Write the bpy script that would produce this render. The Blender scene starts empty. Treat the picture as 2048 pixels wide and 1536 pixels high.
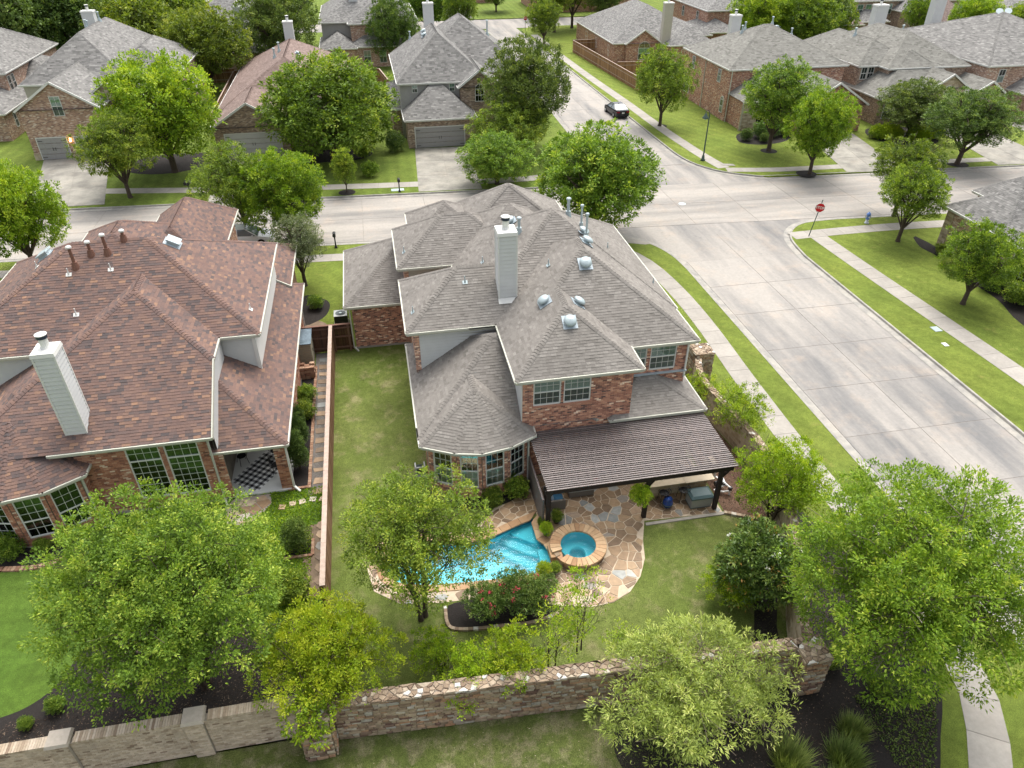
import bpy, bmesh, math, random
import numpy as np
from mathutils import Vector, Matrix
from mathutils.geometry import tessellate_polygon

R = math.radians
SC = bpy.context.scene
COL = SC.collection
rnd = random.Random(7)

# ------------------------------------------------------------------ camera, sky, sun, exposure
cam = bpy.data.cameras.new('camera')
cam.sensor_width = 36.0
cam.lens = 36.0 * 1440.0 / 2048.0
cam.clip_start = 0.1
cam.clip_end = 3000
cam_o = bpy.data.objects.new('camera', cam)
COL.objects.link(cam_o)
cam_o.location = (0, 0, 24)
cam_o.rotation_euler = (R(55), 0, R(-10.8))
SC.camera = cam_o

SUN_EL, SUN_AZ = R(64), R(25)          # azimuth measured from +Y towards +X
world = bpy.data.worlds.new('World')
SC.world = world
world.use_nodes = True
wn = world.node_tree
bg = wn.nodes['Background']
sky = wn.nodes.new('ShaderNodeTexSky')
sky.sky_type = 'NISHITA'
sky.sun_disc = False
sky.sun_elevation = SUN_EL
sky.sun_rotation = SUN_AZ
sky.air_density = 1.0
sky.dust_density = 5.0
sky.ozone_density = 0.6
ov = wn.nodes.new('ShaderNodeHueSaturation')          # thin overcast: most of the blue is washed out
ov.inputs['Saturation'].default_value = 0.3
wn.links.new(sky.outputs[0], ov.inputs['Color'])
wn.links.new(ov.outputs[0], bg.inputs[0])
bg.inputs[1].default_value = 0.15
sun = bpy.data.lights.new('sun', 'SUN')
sun.energy = 1.2
sun.angle = R(50)
sun.color = (1.0, 0.95, 0.86)
sun_o = bpy.data.objects.new('sun', sun)
COL.objects.link(sun_o)
sd = Vector((math.sin(SUN_AZ) * math.cos(SUN_EL), math.cos(SUN_AZ) * math.cos(SUN_EL), math.sin(SUN_EL)))
sun_o.rotation_euler = sd.to_track_quat('Z', 'Y').to_euler()
sun_o.location = (0, 0, 60)
vs = SC.view_settings
vs.view_transform = 'Standard'
vs.look = 'None'
vs.exposure = 1.15
vs.gamma = 1.0
vs.use_curve_mapping = False

# ------------------------------------------------------------------ mesh helpers
WL = {}


def wl(o):
    return WL.get(o.name, Vector((0, 0, 0))) if o else Vector((0, 0, 0))


def props(o, label=None, cat=None, group=None, kind=None):
    if label: o['label'] = label
    if cat: o['category'] = cat
    if group: o['group'] = group
    if kind: o['kind'] = kind
    return o


def thing(name, label, cat, loc, group=None, rz=0.0):
    o = bpy.data.objects.new(name, None)
    o.empty_display_size = 0.3
    o.location = loc
    o.rotation_euler = (0, 0, rz)
    COL.objects.link(o)
    WL[o.name] = Vector(loc)
    return props(o, label, cat, group)


def add_obj(name, me, parent=None, loc=(0, 0, 0), rz=0.0, scale=None, kind=None):
    o = bpy.data.objects.new(name, me)
    COL.objects.link(o)
    o.location = loc
    if rz: o.rotation_euler = (0, 0, rz)
    if scale: o.scale = scale
    if parent: o.parent = parent
    if kind: o['kind'] = kind
    WL[o.name] = wl(parent) + Vector(loc)
    return o


class MB:
    def __init__(s):
        s.v = []; s.f = []; s.t = []; s.m = []; s.cur = 0.5; s.mi = 0

    def face(s, pts):
        i = len(s.v)
        s.v += [tuple(p) for p in pts]
        s.f.append(tuple(range(i, i + len(pts)))); s.t.append(s.cur); s.m.append(s.mi)

    def idx(s, pts, faces):
        i = len(s.v)
        s.v += [tuple(p) for p in pts]
        for f in faces:
            s.f.append(tuple(i + k for k in f)); s.t.append(s.cur); s.m.append(s.mi)

    def hexa(s, p):       # p: 8 points, bottom 0-3 ccw, top 4-7 ccw
        s.idx(p, [(3, 2, 1, 0), (4, 5, 6, 7), (0, 1, 5, 4), (1, 2, 6, 5), (2, 3, 7, 6), (3, 0, 4, 7)])

    def box(s, x0, x1, y0, y1, z0, z1):
        s.hexa([(x0, y0, z0), (x1, y0, z0), (x1, y1, z0), (x0, y1, z0), (x0, y0, z1), (x1, y0, z1), (x1, y1, z1), (x0, y1, z1)])

    def taper(s, x0, x1, y0, y1, z0, z1, i):
        s.hexa([(x0, y0, z0), (x1, y0, z0), (x1, y1, z0), (x0, y1, z0), (x0 + i, y0 + i, z1), (x1 - i, y0 + i, z1), (x1 - i, y1 - i, z1), (x0 + i, y1 - i, z1)])

    def obox(s, c, h, ax=(1, 0, 0), ay=(0, 1, 0), az=(0, 0, 1)):
        c = Vector(c); ax = Vector(ax) * h[0]; ay = Vector(ay) * h[1]; az = Vector(az) * h[2]
        s.hexa([c - ax - ay - az, c + ax - ay - az, c + ax + ay - az, c - ax + ay - az, c - ax - ay + az, c + ax - ay + az, c + ax + ay + az, c - ax + ay + az])

    def beam(s, a, b, w, h):          # bar from a to b, w sideways, h upwards
        a = Vector(a); b = Vector(b); d = b - a; L = d.length
        d.normalize()
        sd_ = d.cross(Vector((0, 0, 1)))
        sd_ = sd_.normalized() if sd_.length > 1e-5 else Vector((1, 0, 0))
        up = sd_.cross(d)
        s.obox((a + b) / 2, (L / 2, w / 2, h / 2), d, sd_, up)

    def prism(s, poly, z0, z1, bottom=False):
        n = len(poly)
        s.idx([(x, y, z1) for x, y in poly], [tuple(range(n))])
        if bottom: s.idx([(x, y, z0) for x, y in poly], [tuple(range(n - 1, -1, -1))])
        for i in range(n):
            a, b = poly[i], poly[(i + 1) % n]
            s.face([(a[0], a[1], z0), (b[0], b[1], z0), (b[0], b[1], z1), (a[0], a[1], z1)])

    def tube(s, p, q, r0, r1=None, n=8, caps=True):
        s.path([p, q], [r0, r0 if r1 is None else r1], n, caps)

    def path(s, pts, rad, n=6, caps=True):
        pts = [Vector(p) for p in pts]
        base = len(s.v)
        ref = None
        for i, p in enumerate(pts):
            d = (pts[min(i + 1, len(pts) - 1)] - pts[max(i - 1, 0)])
            if d.length < 1e-6: d = Vector((0, 0, 1))
            d.normalize()
            if ref is None:
                ref = d.orthogonal().normalized()
            else:
                ref = (ref - d * ref.dot(d))
                ref = ref.normalized() if ref.length > 1e-5 else d.orthogonal().normalized()
            bi = d.cross(ref)
            for k in range(n):
                a = 2 * math.pi * k / n
                s.v.append(tuple(p + (ref * math.cos(a) + bi * math.sin(a)) * rad[i]))
        for i in range(len(pts) - 1):
            for k in range(n):
                k2 = (k + 1) % n
                s.f.append((base + i * n + k, base + i * n + k2, base + (i + 1) * n + k2, base + (i + 1) * n + k)); s.t.append(s.cur); s.m.append(s.mi)
        if caps:
            s.f.append(tuple(base + k for k in range(n - 1, -1, -1))); s.t.append(s.cur); s.m.append(s.mi)
            e = base + (len(pts) - 1) * n
            s.f.append(tuple(e + k for k in range(n))); s.t.append(s.cur); s.m.append(s.mi)

    def lathe(s, prof, c=(0, 0, 0), n=16, sx=1.0, sy=1.0):
        base = len(s.v)
        for r, z in prof:
            for k in range(n):
                a = 2 * math.pi * k / n
                s.v.append((c[0] + r * math.cos(a) * sx, c[1] + r * math.sin(a) * sy, c[2] + z))
        for i in range(len(prof) - 1):
            for k in range(n):
                k2 = (k + 1) % n
                s.f.append((base + i * n + k, base + i * n + k2, base + (i + 1) * n + k2, base + (i + 1) * n + k)); s.t.append(s.cur); s.m.append(s.mi)
        if prof[0][0] > 1e-4:
            s.f.append(tuple(base + k for k in range(n - 1, -1, -1))); s.t.append(s.cur); s.m.append(s.mi)
        if prof[-1][0] > 1e-4:
            e = base + (len(prof) - 1) * n
            s.f.append(tuple(e + k for k in range(n))); s.t.append(s.cur); s.m.append(s.mi)

    def mesh(s, name, mat, off=(0, 0, 0), smooth=False):
        me = bpy.data.meshes.new(name)
        ox, oy, oz = off
        me.from_pydata([(x - ox, y - oy, z - oz) for x, y, z in s.v], [], s.f)
        at = me.attributes.new('tint', 'FLOAT', 'FACE')
        at.data.foreach_set('value', s.t)
        if smooth: me.polygons.foreach_set('use_smooth', [True] * len(s.f))
        for m_ in (mat if isinstance(mat, (list, tuple)) else [mat]): me.materials.append(m_)
        if isinstance(mat, (list, tuple)): me.polygons.foreach_set('material_index', s.m)
        me.update()
        return me

    def build(s, name, mat, parent=None, smooth=False, kind=None, off=None, local=False):
        """verts are world coordinates unless local; a top-level mesh gets its origin at off"""
        if local: o = (0, 0, 0)
        elif parent: o = wl(parent)
        else: o = off or (0, 0, 0)
        me = s.mesh(name, mat, o, smooth)
        return add_obj(name, me, parent, (0, 0, 0) if (parent or local) else o, kind=kind)


def fill_poly(mb, loops, z, up=True):
    """flat polygon with holes"""
    ls = [[Vector((x, y, 0)) for x, y in lp] for lp in loops]
    pts = [p for l in ls for p in l]
    tr = tessellate_polygon(ls)
    vs_ = [(p.x, p.y, z) for p in pts]
    fs = []
    for a, b, c in tr:
        n = (pts[b] - pts[a]).cross(pts[c] - pts[a]).z
        if abs(n) < 1e-9: continue
        fs.append((a, b, c) if (n > 0) == up else (c, b, a))
    mb.idx(vs_, fs)


def skirt(mb, lp, z0, z1):
    n = len(lp)
    for i in range(n):
        a, b = lp[i], lp[(i + 1) % n]
        mb.face([(a[0], a[1], z0), (b[0], b[1], z0), (b[0], b[1], z1), (a[0], a[1], z1)])


def inside(p, poly):
    x, y = p; c = False; n = len(poly); j = n - 1
    for i in range(n):
        xi, yi = poly[i]; xj, yj = poly[j]
        if (yi > y) != (yj > y) and x < (xj - xi) * (y - yi) / (yj - yi) + xi: c = not c
        j = i
    return c


def nearest_on(p, poly):
    best = None
    n = len(poly)
    for i in range(n):
        a = Vector(poly[i]); b = Vector(poly[(i + 1) % n]); d = b - a
        t = max(0, min(1, (Vector(p) - a).dot(d) / max(d.length_squared, 1e-9)))
        q = a + d * t; e = (Vector(p) - q).length
        if best is None or e < best[0]: best = (e, q.x, q.y)
    return best


def catmull(pts, k=6, closed=False):
    P = [Vector(p) for p in pts]; out = []
    n = len(P)
    for i in range(n if closed else n - 1):
        p0 = P[(i - 1) % n] if closed or i > 0 else P[0]
        p1, p2 = P[i], P[(i + 1) % n]
        p3 = P[(i + 2) % n] if closed or i + 2 < n else P[-1]
        for j in range(k):
            t = j / k
            out.append(tuple(0.5 * ((2 * p1) + (-p0 + p2) * t + (2 * p0 - 5 * p1 + 4 * p2 - p3) * t * t + (-p0 + 3 * p1 - 3 * p2 + p3) * t ** 3)))
    if not closed: out.append(tuple(P[-1]))
    return out


# ------------------------------------------------------------------ material helpers
def nd(nt, typ, ins=None, **pr):
    n = nt.nodes.new(typ)
    for k, v in pr.items(): setattr(n, k, v)
    for k, v in (ins or {}).items():
        if isinstance(v, bpy.types.NodeSocket): nt.links.new(v, n.inputs[k])
        else: n.inputs[k].default_value = v
    return n


def c4(c):
    return (c[0], c[1], c[2], 1.0)


def new_mat(name):
    m = bpy.data.materials.new(name)
    m.use_nodes = True
    nt = m.node_tree
    b = nt.nodes['Principled BSDF']
    b.inputs['Roughness'].default_value = 0.8
    b.inputs['Specular IOR Level'].default_value = 0.3
    return m, nt, b


def ramp(nt, fac, stops, interp='LINEAR'):
    r = nd(nt, 'ShaderNodeValToRGB', {0: fac})
    r.color_ramp.interpolation = interp
    el = r.color_ramp.elements
    while len(el) < len(stops): el.new(0.5)
    for e, (p, c) in zip(el, stops):
        e.position = p; e.color = c4(c)
    return r.outputs[0]


def noise(nt, vec, scale, detail=5, rough=0.6):
    return nd(nt, 'ShaderNodeTexNoise', {'Vector': vec, 'Scale': scale, 'Detail': detail, 'Roughness': rough}).outputs['Fac']


def mixc(nt, fac, a, b, blend='MIX'):
    n = nd(nt, 'ShaderNodeMix', data_type='RGBA', blend_type=blend)
    for k, v in ((0, fac), (6, a), (7, b)):
        if isinstance(v, bpy.types.NodeSocket): nt.links.new(v, n.inputs[k])
        elif k == 0: n.inputs[0].default_value = v
        else: n.inputs[k].default_value = c4(v)
    return n.outputs[2]


def maprange(nt, v, a, b, c, d):
    return nd(nt, 'ShaderNodeMapRange', {'Value': v, 'From Min': a, 'From Max': b, 'To Min': c, 'To Max': d}).outputs[0]


def math_(nt, op, a, b=0.0):
    return nd(nt, 'ShaderNodeMath', {0: a, 1: b}, operation=op).outputs[0]


def gray_mul(nt, col, fac):
    """multiply colour by a scalar socket"""
    comb = nd(nt, 'ShaderNodeCombineColor', {0: fac, 1: fac, 2: fac}).outputs[0]
    return mixc(nt, 1.0, col, comb, 'MULTIPLY')


def pos(nt):
    return nd(nt, 'ShaderNodeNewGeometry').outputs['Position']


def bump(nt, b, h, strength=0.3, dist=0.02):
    n = nd(nt, 'ShaderNodeBump', {'Height': h, 'Strength': strength, 'Distance': dist})
    nt.links.new(n.outputs[0], b.inputs['Normal'])


def plain(name, rgb, rough=0.7, vary=0.12, scale=6.0, metal=0.0, spec=0.3, bmp=0.0, rand=0.0, scale2=None):
    m, nt, b = new_mat(name)
    p = pos(nt)
    f = maprange(nt, noise(nt, p, scale), 0.25, 0.75, 1 - vary, 1 + vary)
    if scale2:
        f = math_(nt, 'MULTIPLY', f, maprange(nt, noise(nt, p, scale2, 2), 0.3, 0.7, 1 - vary, 1 + vary))
    if rand:
        ob = nd(nt, 'ShaderNodeObjectInfo').outputs['Random']
        f = math_(nt, 'MULTIPLY', f, maprange(nt, ob, 0, 1, 1 - rand, 1 + rand))
    col = gray_mul(nt, rgb, f)
    nt.links.new(col, b.inputs['Base Color'])
    b.inputs['Roughness'].default_value = rough
    b.inputs['Metallic'].default_value = metal
    b.inputs['Specular IOR Level'].default_value = spec
    if bmp: bump(nt, b, noise(nt, p, scale * 4), bmp)
    return m


def tinted(name, stops, rough=0.85, interp='LINEAR', nvary=0.18, nscale=9.0, use_obj=False, spec=0.2, bmp=0.0, bscale=60, patch=0.0):
    """colour picked per face (or per object) from a ramp, with grain on top"""
    m, nt, b = new_mat(name)
    p = pos(nt)
    if use_obj: t = nd(nt, 'ShaderNodeObjectInfo').outputs['Random']
    else: t = nd(nt, 'ShaderNodeAttribute', attribute_name='tint').outputs['Fac']
    col = ramp(nt, t, stops, interp)
    f = maprange(nt, noise(nt, p, nscale), 0.25, 0.75, 1 - nvary, 1 + nvary)
    if patch: f = math_(nt, 'MULTIPLY', f, maprange(nt, noise(nt, p, 0.45, 4), 0.3, 0.7, 1 - patch, 1 + patch))
    col = gray_mul(nt, col, f)
    nt.links.new(col, b.inputs['Base Color'])
    b.inputs['Roughness'].default_value = rough
    b.inputs['Specular IOR Level'].default_value = spec
    if bmp: bump(nt, b, noise(nt, p, bscale), bmp, 0.01)
    return m


def uv_wall(nt):
    """(u, v): metres along a vertical or sloping face and height"""
    g = nd(nt, 'ShaderNodeNewGeometry')
    t = nd(nt, 'ShaderNodeVectorMath', {0: (0, 0, 1), 1: g.outputs['True Normal']}, operation='CROSS_PRODUCT').outputs[0]
    t = nd(nt, 'ShaderNodeVectorMath', {0: t}, operation='NORMALIZE').outputs[0]
    u = nd(nt, 'ShaderNodeVectorMath', {0: g.outputs['Position'], 1: t}, operation='DOT_PRODUCT').outputs['Value']
    z = nd(nt, 'ShaderNodeSeparateXYZ', {0: g.outputs['Position']}).outputs['Z']
    return u, z, g.outputs['Position']


def course_mat(name, stops, bw, bh, mortar, mcol, rough=0.85, nvary=0.15, bstr=0.4, patch=0.1, mot=None):
    """bricks or shingles too far away to be built one by one"""
    m, nt, b = new_mat(name)
    u, v, p = uv_wall(nt)
    row = math_(nt, 'FLOOR', math_(nt, 'DIVIDE', v, bh))
    sh = math_(nt, 'MULTIPLY', math_(nt, 'FRACT', math_(nt, 'MULTIPLY', row, 0.37)), 1.0)
    uu = math_(nt, 'ADD', math_(nt, 'DIVIDE', u, bw), sh)
    colid = math_(nt, 'FLOOR', uu)
    vec = nd(nt, 'ShaderNodeCombineXYZ', {0: colid, 1: row, 2: 0.0}).outputs[0]
    t = nd(nt, 'ShaderNodeTexWhiteNoise', {'Vector': vec}, noise_dimensions='2D').outputs[0]
    col = ramp(nt, t, stops)
    fu = math_(nt, 'FRACT', uu)
    fv = math_(nt, 'FRACT', math_(nt, 'DIVIDE', v, bh))
    mu = math_(nt, 'LESS_THAN', fu, mortar / bw)
    mv = math_(nt, 'LESS_THAN', fv, mortar / bh)
    mk = math_(nt, 'MAXIMUM', mu, mv)
    col = mixc(nt, mk, col, mcol)
    f = maprange(nt, noise(nt, p, 1.2, 5), 0.25, 0.75, 1 - patch, 1 + patch)
    f = math_(nt, 'MULTIPLY', f, maprange(nt, noise(nt, p, 14, 3), 0.25, 0.75, 1 - nvary, 1 + nvary))
    col = gray_mul(nt, col, f)
    nt.links.new(col, b.inputs['Base Color'])
    b.inputs['Roughness'].default_value = rough
    bump(nt, b, math_(nt, 'SUBTRACT', 1.0, mk), bstr, 0.012)
    return m


def lawn_mat(name, a, bcol, dry, dry_amt=0.0, fine=0.45, stripes=0.0, sdir=(1, 0), dscale=0.9):
    m, nt, b = new_mat(name)
    p = pos(nt)
    big = maprange(nt, noise(nt, p, 0.22, 4), 0.3, 0.7, 0, 1)
    col = mixc(nt, big, a, bcol)
    if dry_amt:
        dm = maprange(nt, noise(nt, p, dscale, 7, 0.65), 0.62 - dry_amt * 0.2, 0.82 - dry_amt * 0.25, 0, 1)
        nt.nodes[-1].clamp = True
        col = mixc(nt, math_(nt, 'MULTIPLY', dm, 0.75), col, dry)
    mp = nd(nt, 'ShaderNodeMapping', {'Vector': p, 'Scale': (1, 1, 1)}).outputs[0]
    f1 = maprange(nt, noise(nt, mp, 28, 4, 0.75), 0.28, 0.72, 1 - fine, 1 + fine)
    f2 = maprange(nt, noise(nt, mp, 3.5, 5, 0.7), 0.3, 0.7, 0.76, 1.24)
    f2 = math_(nt, 'MULTIPLY', f2, maprange(nt, noise(nt, mp, 0.6, 4, 0.6), 0.3, 0.7, 0.84, 1.16))
    f = math_(nt, 'MULTIPLY', f1, f2)
    if stripes:
        sx = nd(nt, 'ShaderNodeVectorMath', {0: p, 1: (sdir[0], sdir[1], 0)}, operation='DOT_PRODUCT').outputs['Value']
        w = math_(nt, 'SINE', math_(nt, 'MULTIPLY', sx, 5.2))
        f = math_(nt, 'MULTIPLY', f, maprange(nt, w, -1, 1, 1 - stripes, 1 + stripes))
    col = gray_mul(nt, col, f)
    nt.links.new(col, b.inputs['Base Color'])
    b.inputs['Roughness'].default_value = 0.95
    b.inputs['Specular IOR Level'].default_value = 0.1
    bump(nt, b, noise(nt, mp, 45, 4, 0.8), 0.9, 0.06)
    return m


def concrete_mat(name, a, dark, amt=0.5, stretch=(1, 1, 1), rand=0.05, sc=0.35, rust=0.0):
    m, nt, b = new_mat(name)
    p = pos(nt)
    mp = nd(nt, 'ShaderNodeMapping', {'Vector': p, 'Scale': stretch}).outputs[0]
    big = nd(nt, 'ShaderNodeMapRange', {'Value': noise(nt, mp, sc, 6, 0.62), 'From Min': 0.4, 'From Max': 0.66, 'To Min': 0, 'To Max': amt}).outputs[0]
    col = mixc(nt, big, a, dark)
    if rust:
        rm = nd(nt, 'ShaderNodeMapRange', {'Value': noise(nt, p, 0.5, 6, 0.7), 'From Min': 0.52, 'From Max': 0.75, 'To Min': 0, 'To Max': rust}).outputs[0]
        col = mixc(nt, rm, col, (0.42, 0.33, 0.25))
    dr = nd(nt, 'ShaderNodeMapRange', {'Value': noise(nt, p, 1.7, 5, 0.72), 'From Min': 0.6, 'From Max': 0.72, 'To Min': 0, 'To Max': amt * 0.5}).outputs[0]
    col = mixc(nt, dr, col, dark)
    f = maprange(nt, noise(nt, p, 5, 6, 0.7), 0.3, 0.7, 0.9, 1.08)
    ob = nd(nt, 'ShaderNodeObjectInfo').outputs['Random']
    f = math_(nt, 'MULTIPLY', f, maprange(nt, ob, 0, 1, 1 - rand, 1 + rand))
    col = gray_mul(nt, col, f)
    nt.links.new(col, b.inputs['Base Color'])
    b.inputs['Roughness'].default_value = 0.85
    bump(nt, b, noise(nt, p, 60, 3), 0.15, 0.004)
    return m


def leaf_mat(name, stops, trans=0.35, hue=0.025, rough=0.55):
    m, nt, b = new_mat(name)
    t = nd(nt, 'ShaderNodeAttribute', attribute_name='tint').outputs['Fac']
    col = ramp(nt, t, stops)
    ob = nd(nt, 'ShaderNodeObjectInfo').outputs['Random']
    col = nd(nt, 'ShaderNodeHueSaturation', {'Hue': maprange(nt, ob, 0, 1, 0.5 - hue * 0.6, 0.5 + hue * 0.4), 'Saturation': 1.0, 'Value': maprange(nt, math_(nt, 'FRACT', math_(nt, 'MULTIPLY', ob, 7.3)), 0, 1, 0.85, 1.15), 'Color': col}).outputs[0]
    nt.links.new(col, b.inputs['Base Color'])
    b.inputs['Roughness'].default_value = rough
    b.inputs['Specular IOR Level'].default_value = 0.25
    tr = nd(nt, 'ShaderNodeBsdfTranslucent', {0: mixc(nt, 1.0, col, (1.25, 1.2, 0.55), 'MULTIPLY')})
    mx = nd(nt, 'ShaderNodeMixShader', {0: trans, 1: b.outputs[0], 2: tr.outputs[0]})
    nt.links.new(mx.outputs[0], nt.nodes['Material Output'].inputs[0])
    return m


def glass_mat(name, tint, through=0.5, rough=0.03):
    """window glass: shows what is behind it, reflects the sky at a slant"""
    m, nt, b = new_mat(name)
    fr = nd(nt, 'ShaderNodeFresnel', {0: 1.5}).outputs[0]
    tr = nd(nt, 'ShaderNodeBsdfTransparent', {0: c4(tint)})
    gl = nd(nt, 'ShaderNodeBsdfGlossy', {0: (0.95, 1, 1, 1), 1: rough})
    fac = math_(nt, 'MINIMUM', math_(nt, 'ADD', math_(nt, 'MULTIPLY', fr, 1.05), 1 - through), 1.0)
    mx = nd(nt, 'ShaderNodeMixShader', {0: fac, 1: tr.outputs[0], 2: gl.outputs[0]})
    nt.links.new(mx.outputs[0], nt.nodes['Material Output'].inputs[0])
    return m


M = {}
# roofs
GREY = [(0.0, (0.15, 0.138, 0.124)), (0.3, (0.18, 0.166, 0.15)), (0.7, (0.205, 0.19, 0.172)), (1.0, (0.24, 0.223, 0.203))]
GREY2 = [(0.0, (0.115, 0.112, 0.107)), (0.35, (0.16, 0.156, 0.149)), (0.7, (0.205, 0.2, 0.19)), (1.0, (0.265, 0.258, 0.245))]
GREENGREY = [(0.0, (0.125, 0.122, 0.108)), (0.4, (0.18, 0.176, 0.158)), (1.0, (0.235, 0.23, 0.208))]
BROWN = [(0.0, (0.082, 0.068, 0.067)), (0.2, (0.108, 0.082, 0.077)), (0.5, (0.148, 0.096, 0.082)), (0.8, (0.18, 0.114, 0.09)), (1.0, (0.25, 0.15, 0.1))]
BROWNF = [(0.0, (0.13, 0.095, 0.082)), (0.5, (0.19, 0.138, 0.12)), (1.0, (0.245, 0.185, 0.162))]
M['shingle_grey'] = tinted('shingle_grey', GREY, 0.9, nvary=0.14, nscale=14, bmp=0.25, patch=0.1)
M['shingle_brown'] = tinted('shingle_brown', BROWN, 0.9, nvary=0.14, nscale=14, bmp=0.25, patch=0.08)
M['shingle_mid'] = tinted('shingle_mid', GREY2, 0.9, nvary=0.12, nscale=8, patch=0.08)
M['shingle_pale'] = tinted('shingle_pale', GREENGREY, 0.9, nvary=0.12, nscale=8, patch=0.08)
M['shingle_tan'] = tinted('shingle_tan', BROWNF, 0.9, nvary=0.12, nscale=8, patch=0.08)
M['roof_far'] = course_mat('roof_far', GREY2, 0.3, 0.1, 0.015, (0.09, 0.09, 0.088), patch=0.12)
M['roof_far_brown'] = course_mat('roof_far_brown', BROWNF, 0.3, 0.1, 0.015, (0.07, 0.055, 0.05), patch=0.12)
M['deck'] = plain('roof_deck', (0.09, 0.08, 0.075), 0.9)
# walls
BR_RED = [(0.0, (0.156, 0.082, 0.0664)), (0.2, (0.26, 0.117, 0.0796)), (0.5, (0.39, 0.178, 0.113)), (0.8, (0.468, 0.26, 0.172)), (1.0, (0.624, 0.491, 0.385))]
BR_MAIN = [(0.0, (0.134, 0.0903, 0.0819)), (0.3, (0.306, 0.15, 0.113)), (0.65, (0.516, 0.261, 0.175)), (0.9, (0.649, 0.382, 0.264)), (1.0, (0.86, 0.662, 0.506))]
BR_TAN = [(0.0, (0.152, 0.109, 0.087)), (0.4, (0.271, 0.185, 0.131)), (0.8, (0.37, 0.266, 0.196)), (1.0, (0.5, 0.413, 0.326))]
BR_PINK = [(0.0, (0.215, 0.133, 0.103)), (0.4, (0.38, 0.226, 0.162)), (0.8, (0.482, 0.333, 0.246)), (1.0, (0.634, 0.559, 0.465))]
BR_PALE = [(0.0, (0.24, 0.175, 0.125)), (0.12, (0.38, 0.3, 0.215)), (0.5, (0.47, 0.385, 0.29)), (1.0, (0.55, 0.46, 0.36))]
M['brick_main'] = tinted('brick_main', BR_MAIN, 0.9, nvary=0.2, nscale=22, bmp=0.3)
M['brick_red'] = tinted('brick_red', BR_RED, 0.9, nvary=0.2, nscale=22, bmp=0.3, patch=0.12)
M['brick_wall_pale'] = tinted('brick_wall_pale', BR_PALE, 0.9, nvary=0.22, nscale=7, bmp=0.3, patch=0.18)
M['mortar'] = plain('mortar', (0.446, 0.394, 0.33), 0.95, 0.12, 8)
M['mortar_dark'] = plain('mortar_dark', (0.316, 0.267, 0.219), 0.95, 0.15, 8)
M['w_main'] = course_mat('wall_brick_main', BR_MAIN, 0.213, 0.0757, 0.011, (0.42, 0.37, 0.31))
M['w_red'] = course_mat('wall_brick_red', BR_RED, 0.213, 0.0757, 0.011, (0.4, 0.34, 0.28))
M['w_pink'] = course_mat('wall_brick_pink', BR_PINK, 0.24, 0.09, 0.012, (0.42, 0.35, 0.29), patch=0.15)
M['w_tan'] = course_mat('wall_brick_tan', BR_TAN, 0.24, 0.09, 0.012, (0.38, 0.33, 0.27), patch=0.15)
M['w_stone'] = course_mat('wall_stone_tan', [(0, (0.26, 0.2, 0.13)), (0.5, (0.4, 0.32, 0.22)), (1, (0.5, 0.42, 0.31))], 0.4, 0.2, 0.02, (0.42, 0.38, 0.3))
M['white'] = plain('white_paint', (0.624, 0.624, 0.592), 0.55, 0.04, 3)
M['cream'] = plain('cream_gutter', (0.462, 0.462, 0.394), 0.5, 0.06, 4)
M['siding'] = plain('siding_white', (0.541, 0.549, 0.541), 0.6, 0.05, 2.5)
M['siding_grey'] = plain('siding_grey', (0.34, 0.332, 0.315), 0.7, 0.06, 3)
M['siding_beige'] = plain('siding_beige', (0.425, 0.399, 0.34), 0.7, 0.06, 3)
M['found'] = plain('foundation', (0.306, 0.281, 0.246), 0.9, 0.15, 4)
M['glass'] = glass_mat('window_glass', (0.78, 0.88, 0.85), 0.95)
M['glass_dark'] = glass_mat('window_glass_dark', (0.5, 0.6, 0.58), 0.99)
M['screen'] = glass_mat('window_screen', (0.55, 0.62, 0.6), 0.97, 0.3)
M['blind'] = plain('window_blind', (0.425, 0.476, 0.442), 0.7, 0.05, 5)
M['room'] = plain('room_shade', (0.03, 0.032, 0.03), 0.9, 0.3, 2)
M['room_pale'] = plain('room_pale', (0.2, 0.18, 0.15), 0.9, 0.3, 2)
M['metal'] = plain('galvanised', (0.357, 0.425, 0.442), 0.45, 0.08, 4, 0.15, 0.5)
M['flash'] = plain('flashing', (0.36, 0.42, 0.46), 0.5, 0.15, 4, 0.2, 0.5)
M['rustpipe'] = plain('brown_pipe', (0.17, 0.085, 0.06), 0.6, 0.2, 10)
M['black'] = plain('black_paint', (0.02, 0.02, 0.022), 0.45, 0.2, 8)
M['blackcap'] = plain('black_cap', (0.03, 0.04, 0.06), 0.4, 0.1)
M['garage'] = plain('garage_door_grey', (0.306, 0.297, 0.289), 0.6, 0.05, 3)
M['garage_w'] = plain('garage_door_white', (0.48, 0.48, 0.456), 0.6, 0.05, 3)
# ground
M['lawn'] = lawn_mat('lawn_bright', (0.127, 0.173, 0.0315), (0.164, 0.203, 0.0381), (0.276, 0.256, 0.0774), 0.12, 0.42, 0.06, (0.9, 0.45))
M['lawn_front'] = lawn_mat('lawn_front', (0.103, 0.151, 0.0279), (0.141, 0.184, 0.0351), (0.256, 0.252, 0.0858), 0.1, 0.4, 0.08, (1, 0))
M['lawn_back'] = lawn_mat('lawn_back', (0.113, 0.156, 0.0322), (0.153, 0.183, 0.0514), (0.266, 0.243, 0.124), 0.55, 0.5)
M['lawn_bottom'] = lawn_mat('lawn_bottom', (0.0935, 0.127, 0.031), (0.14, 0.158, 0.0496), (0.258, 0.23, 0.137), 0.8, 0.55, dscale=1.4)
M['lawn_left'] = lawn_mat('lawn_left', (0.0785, 0.143, 0.0224), (0.106, 0.172, 0.0283), (0.183, 0.166, 0.0555), 0.0, 0.42, 0.05, (0.3, 1))
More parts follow.
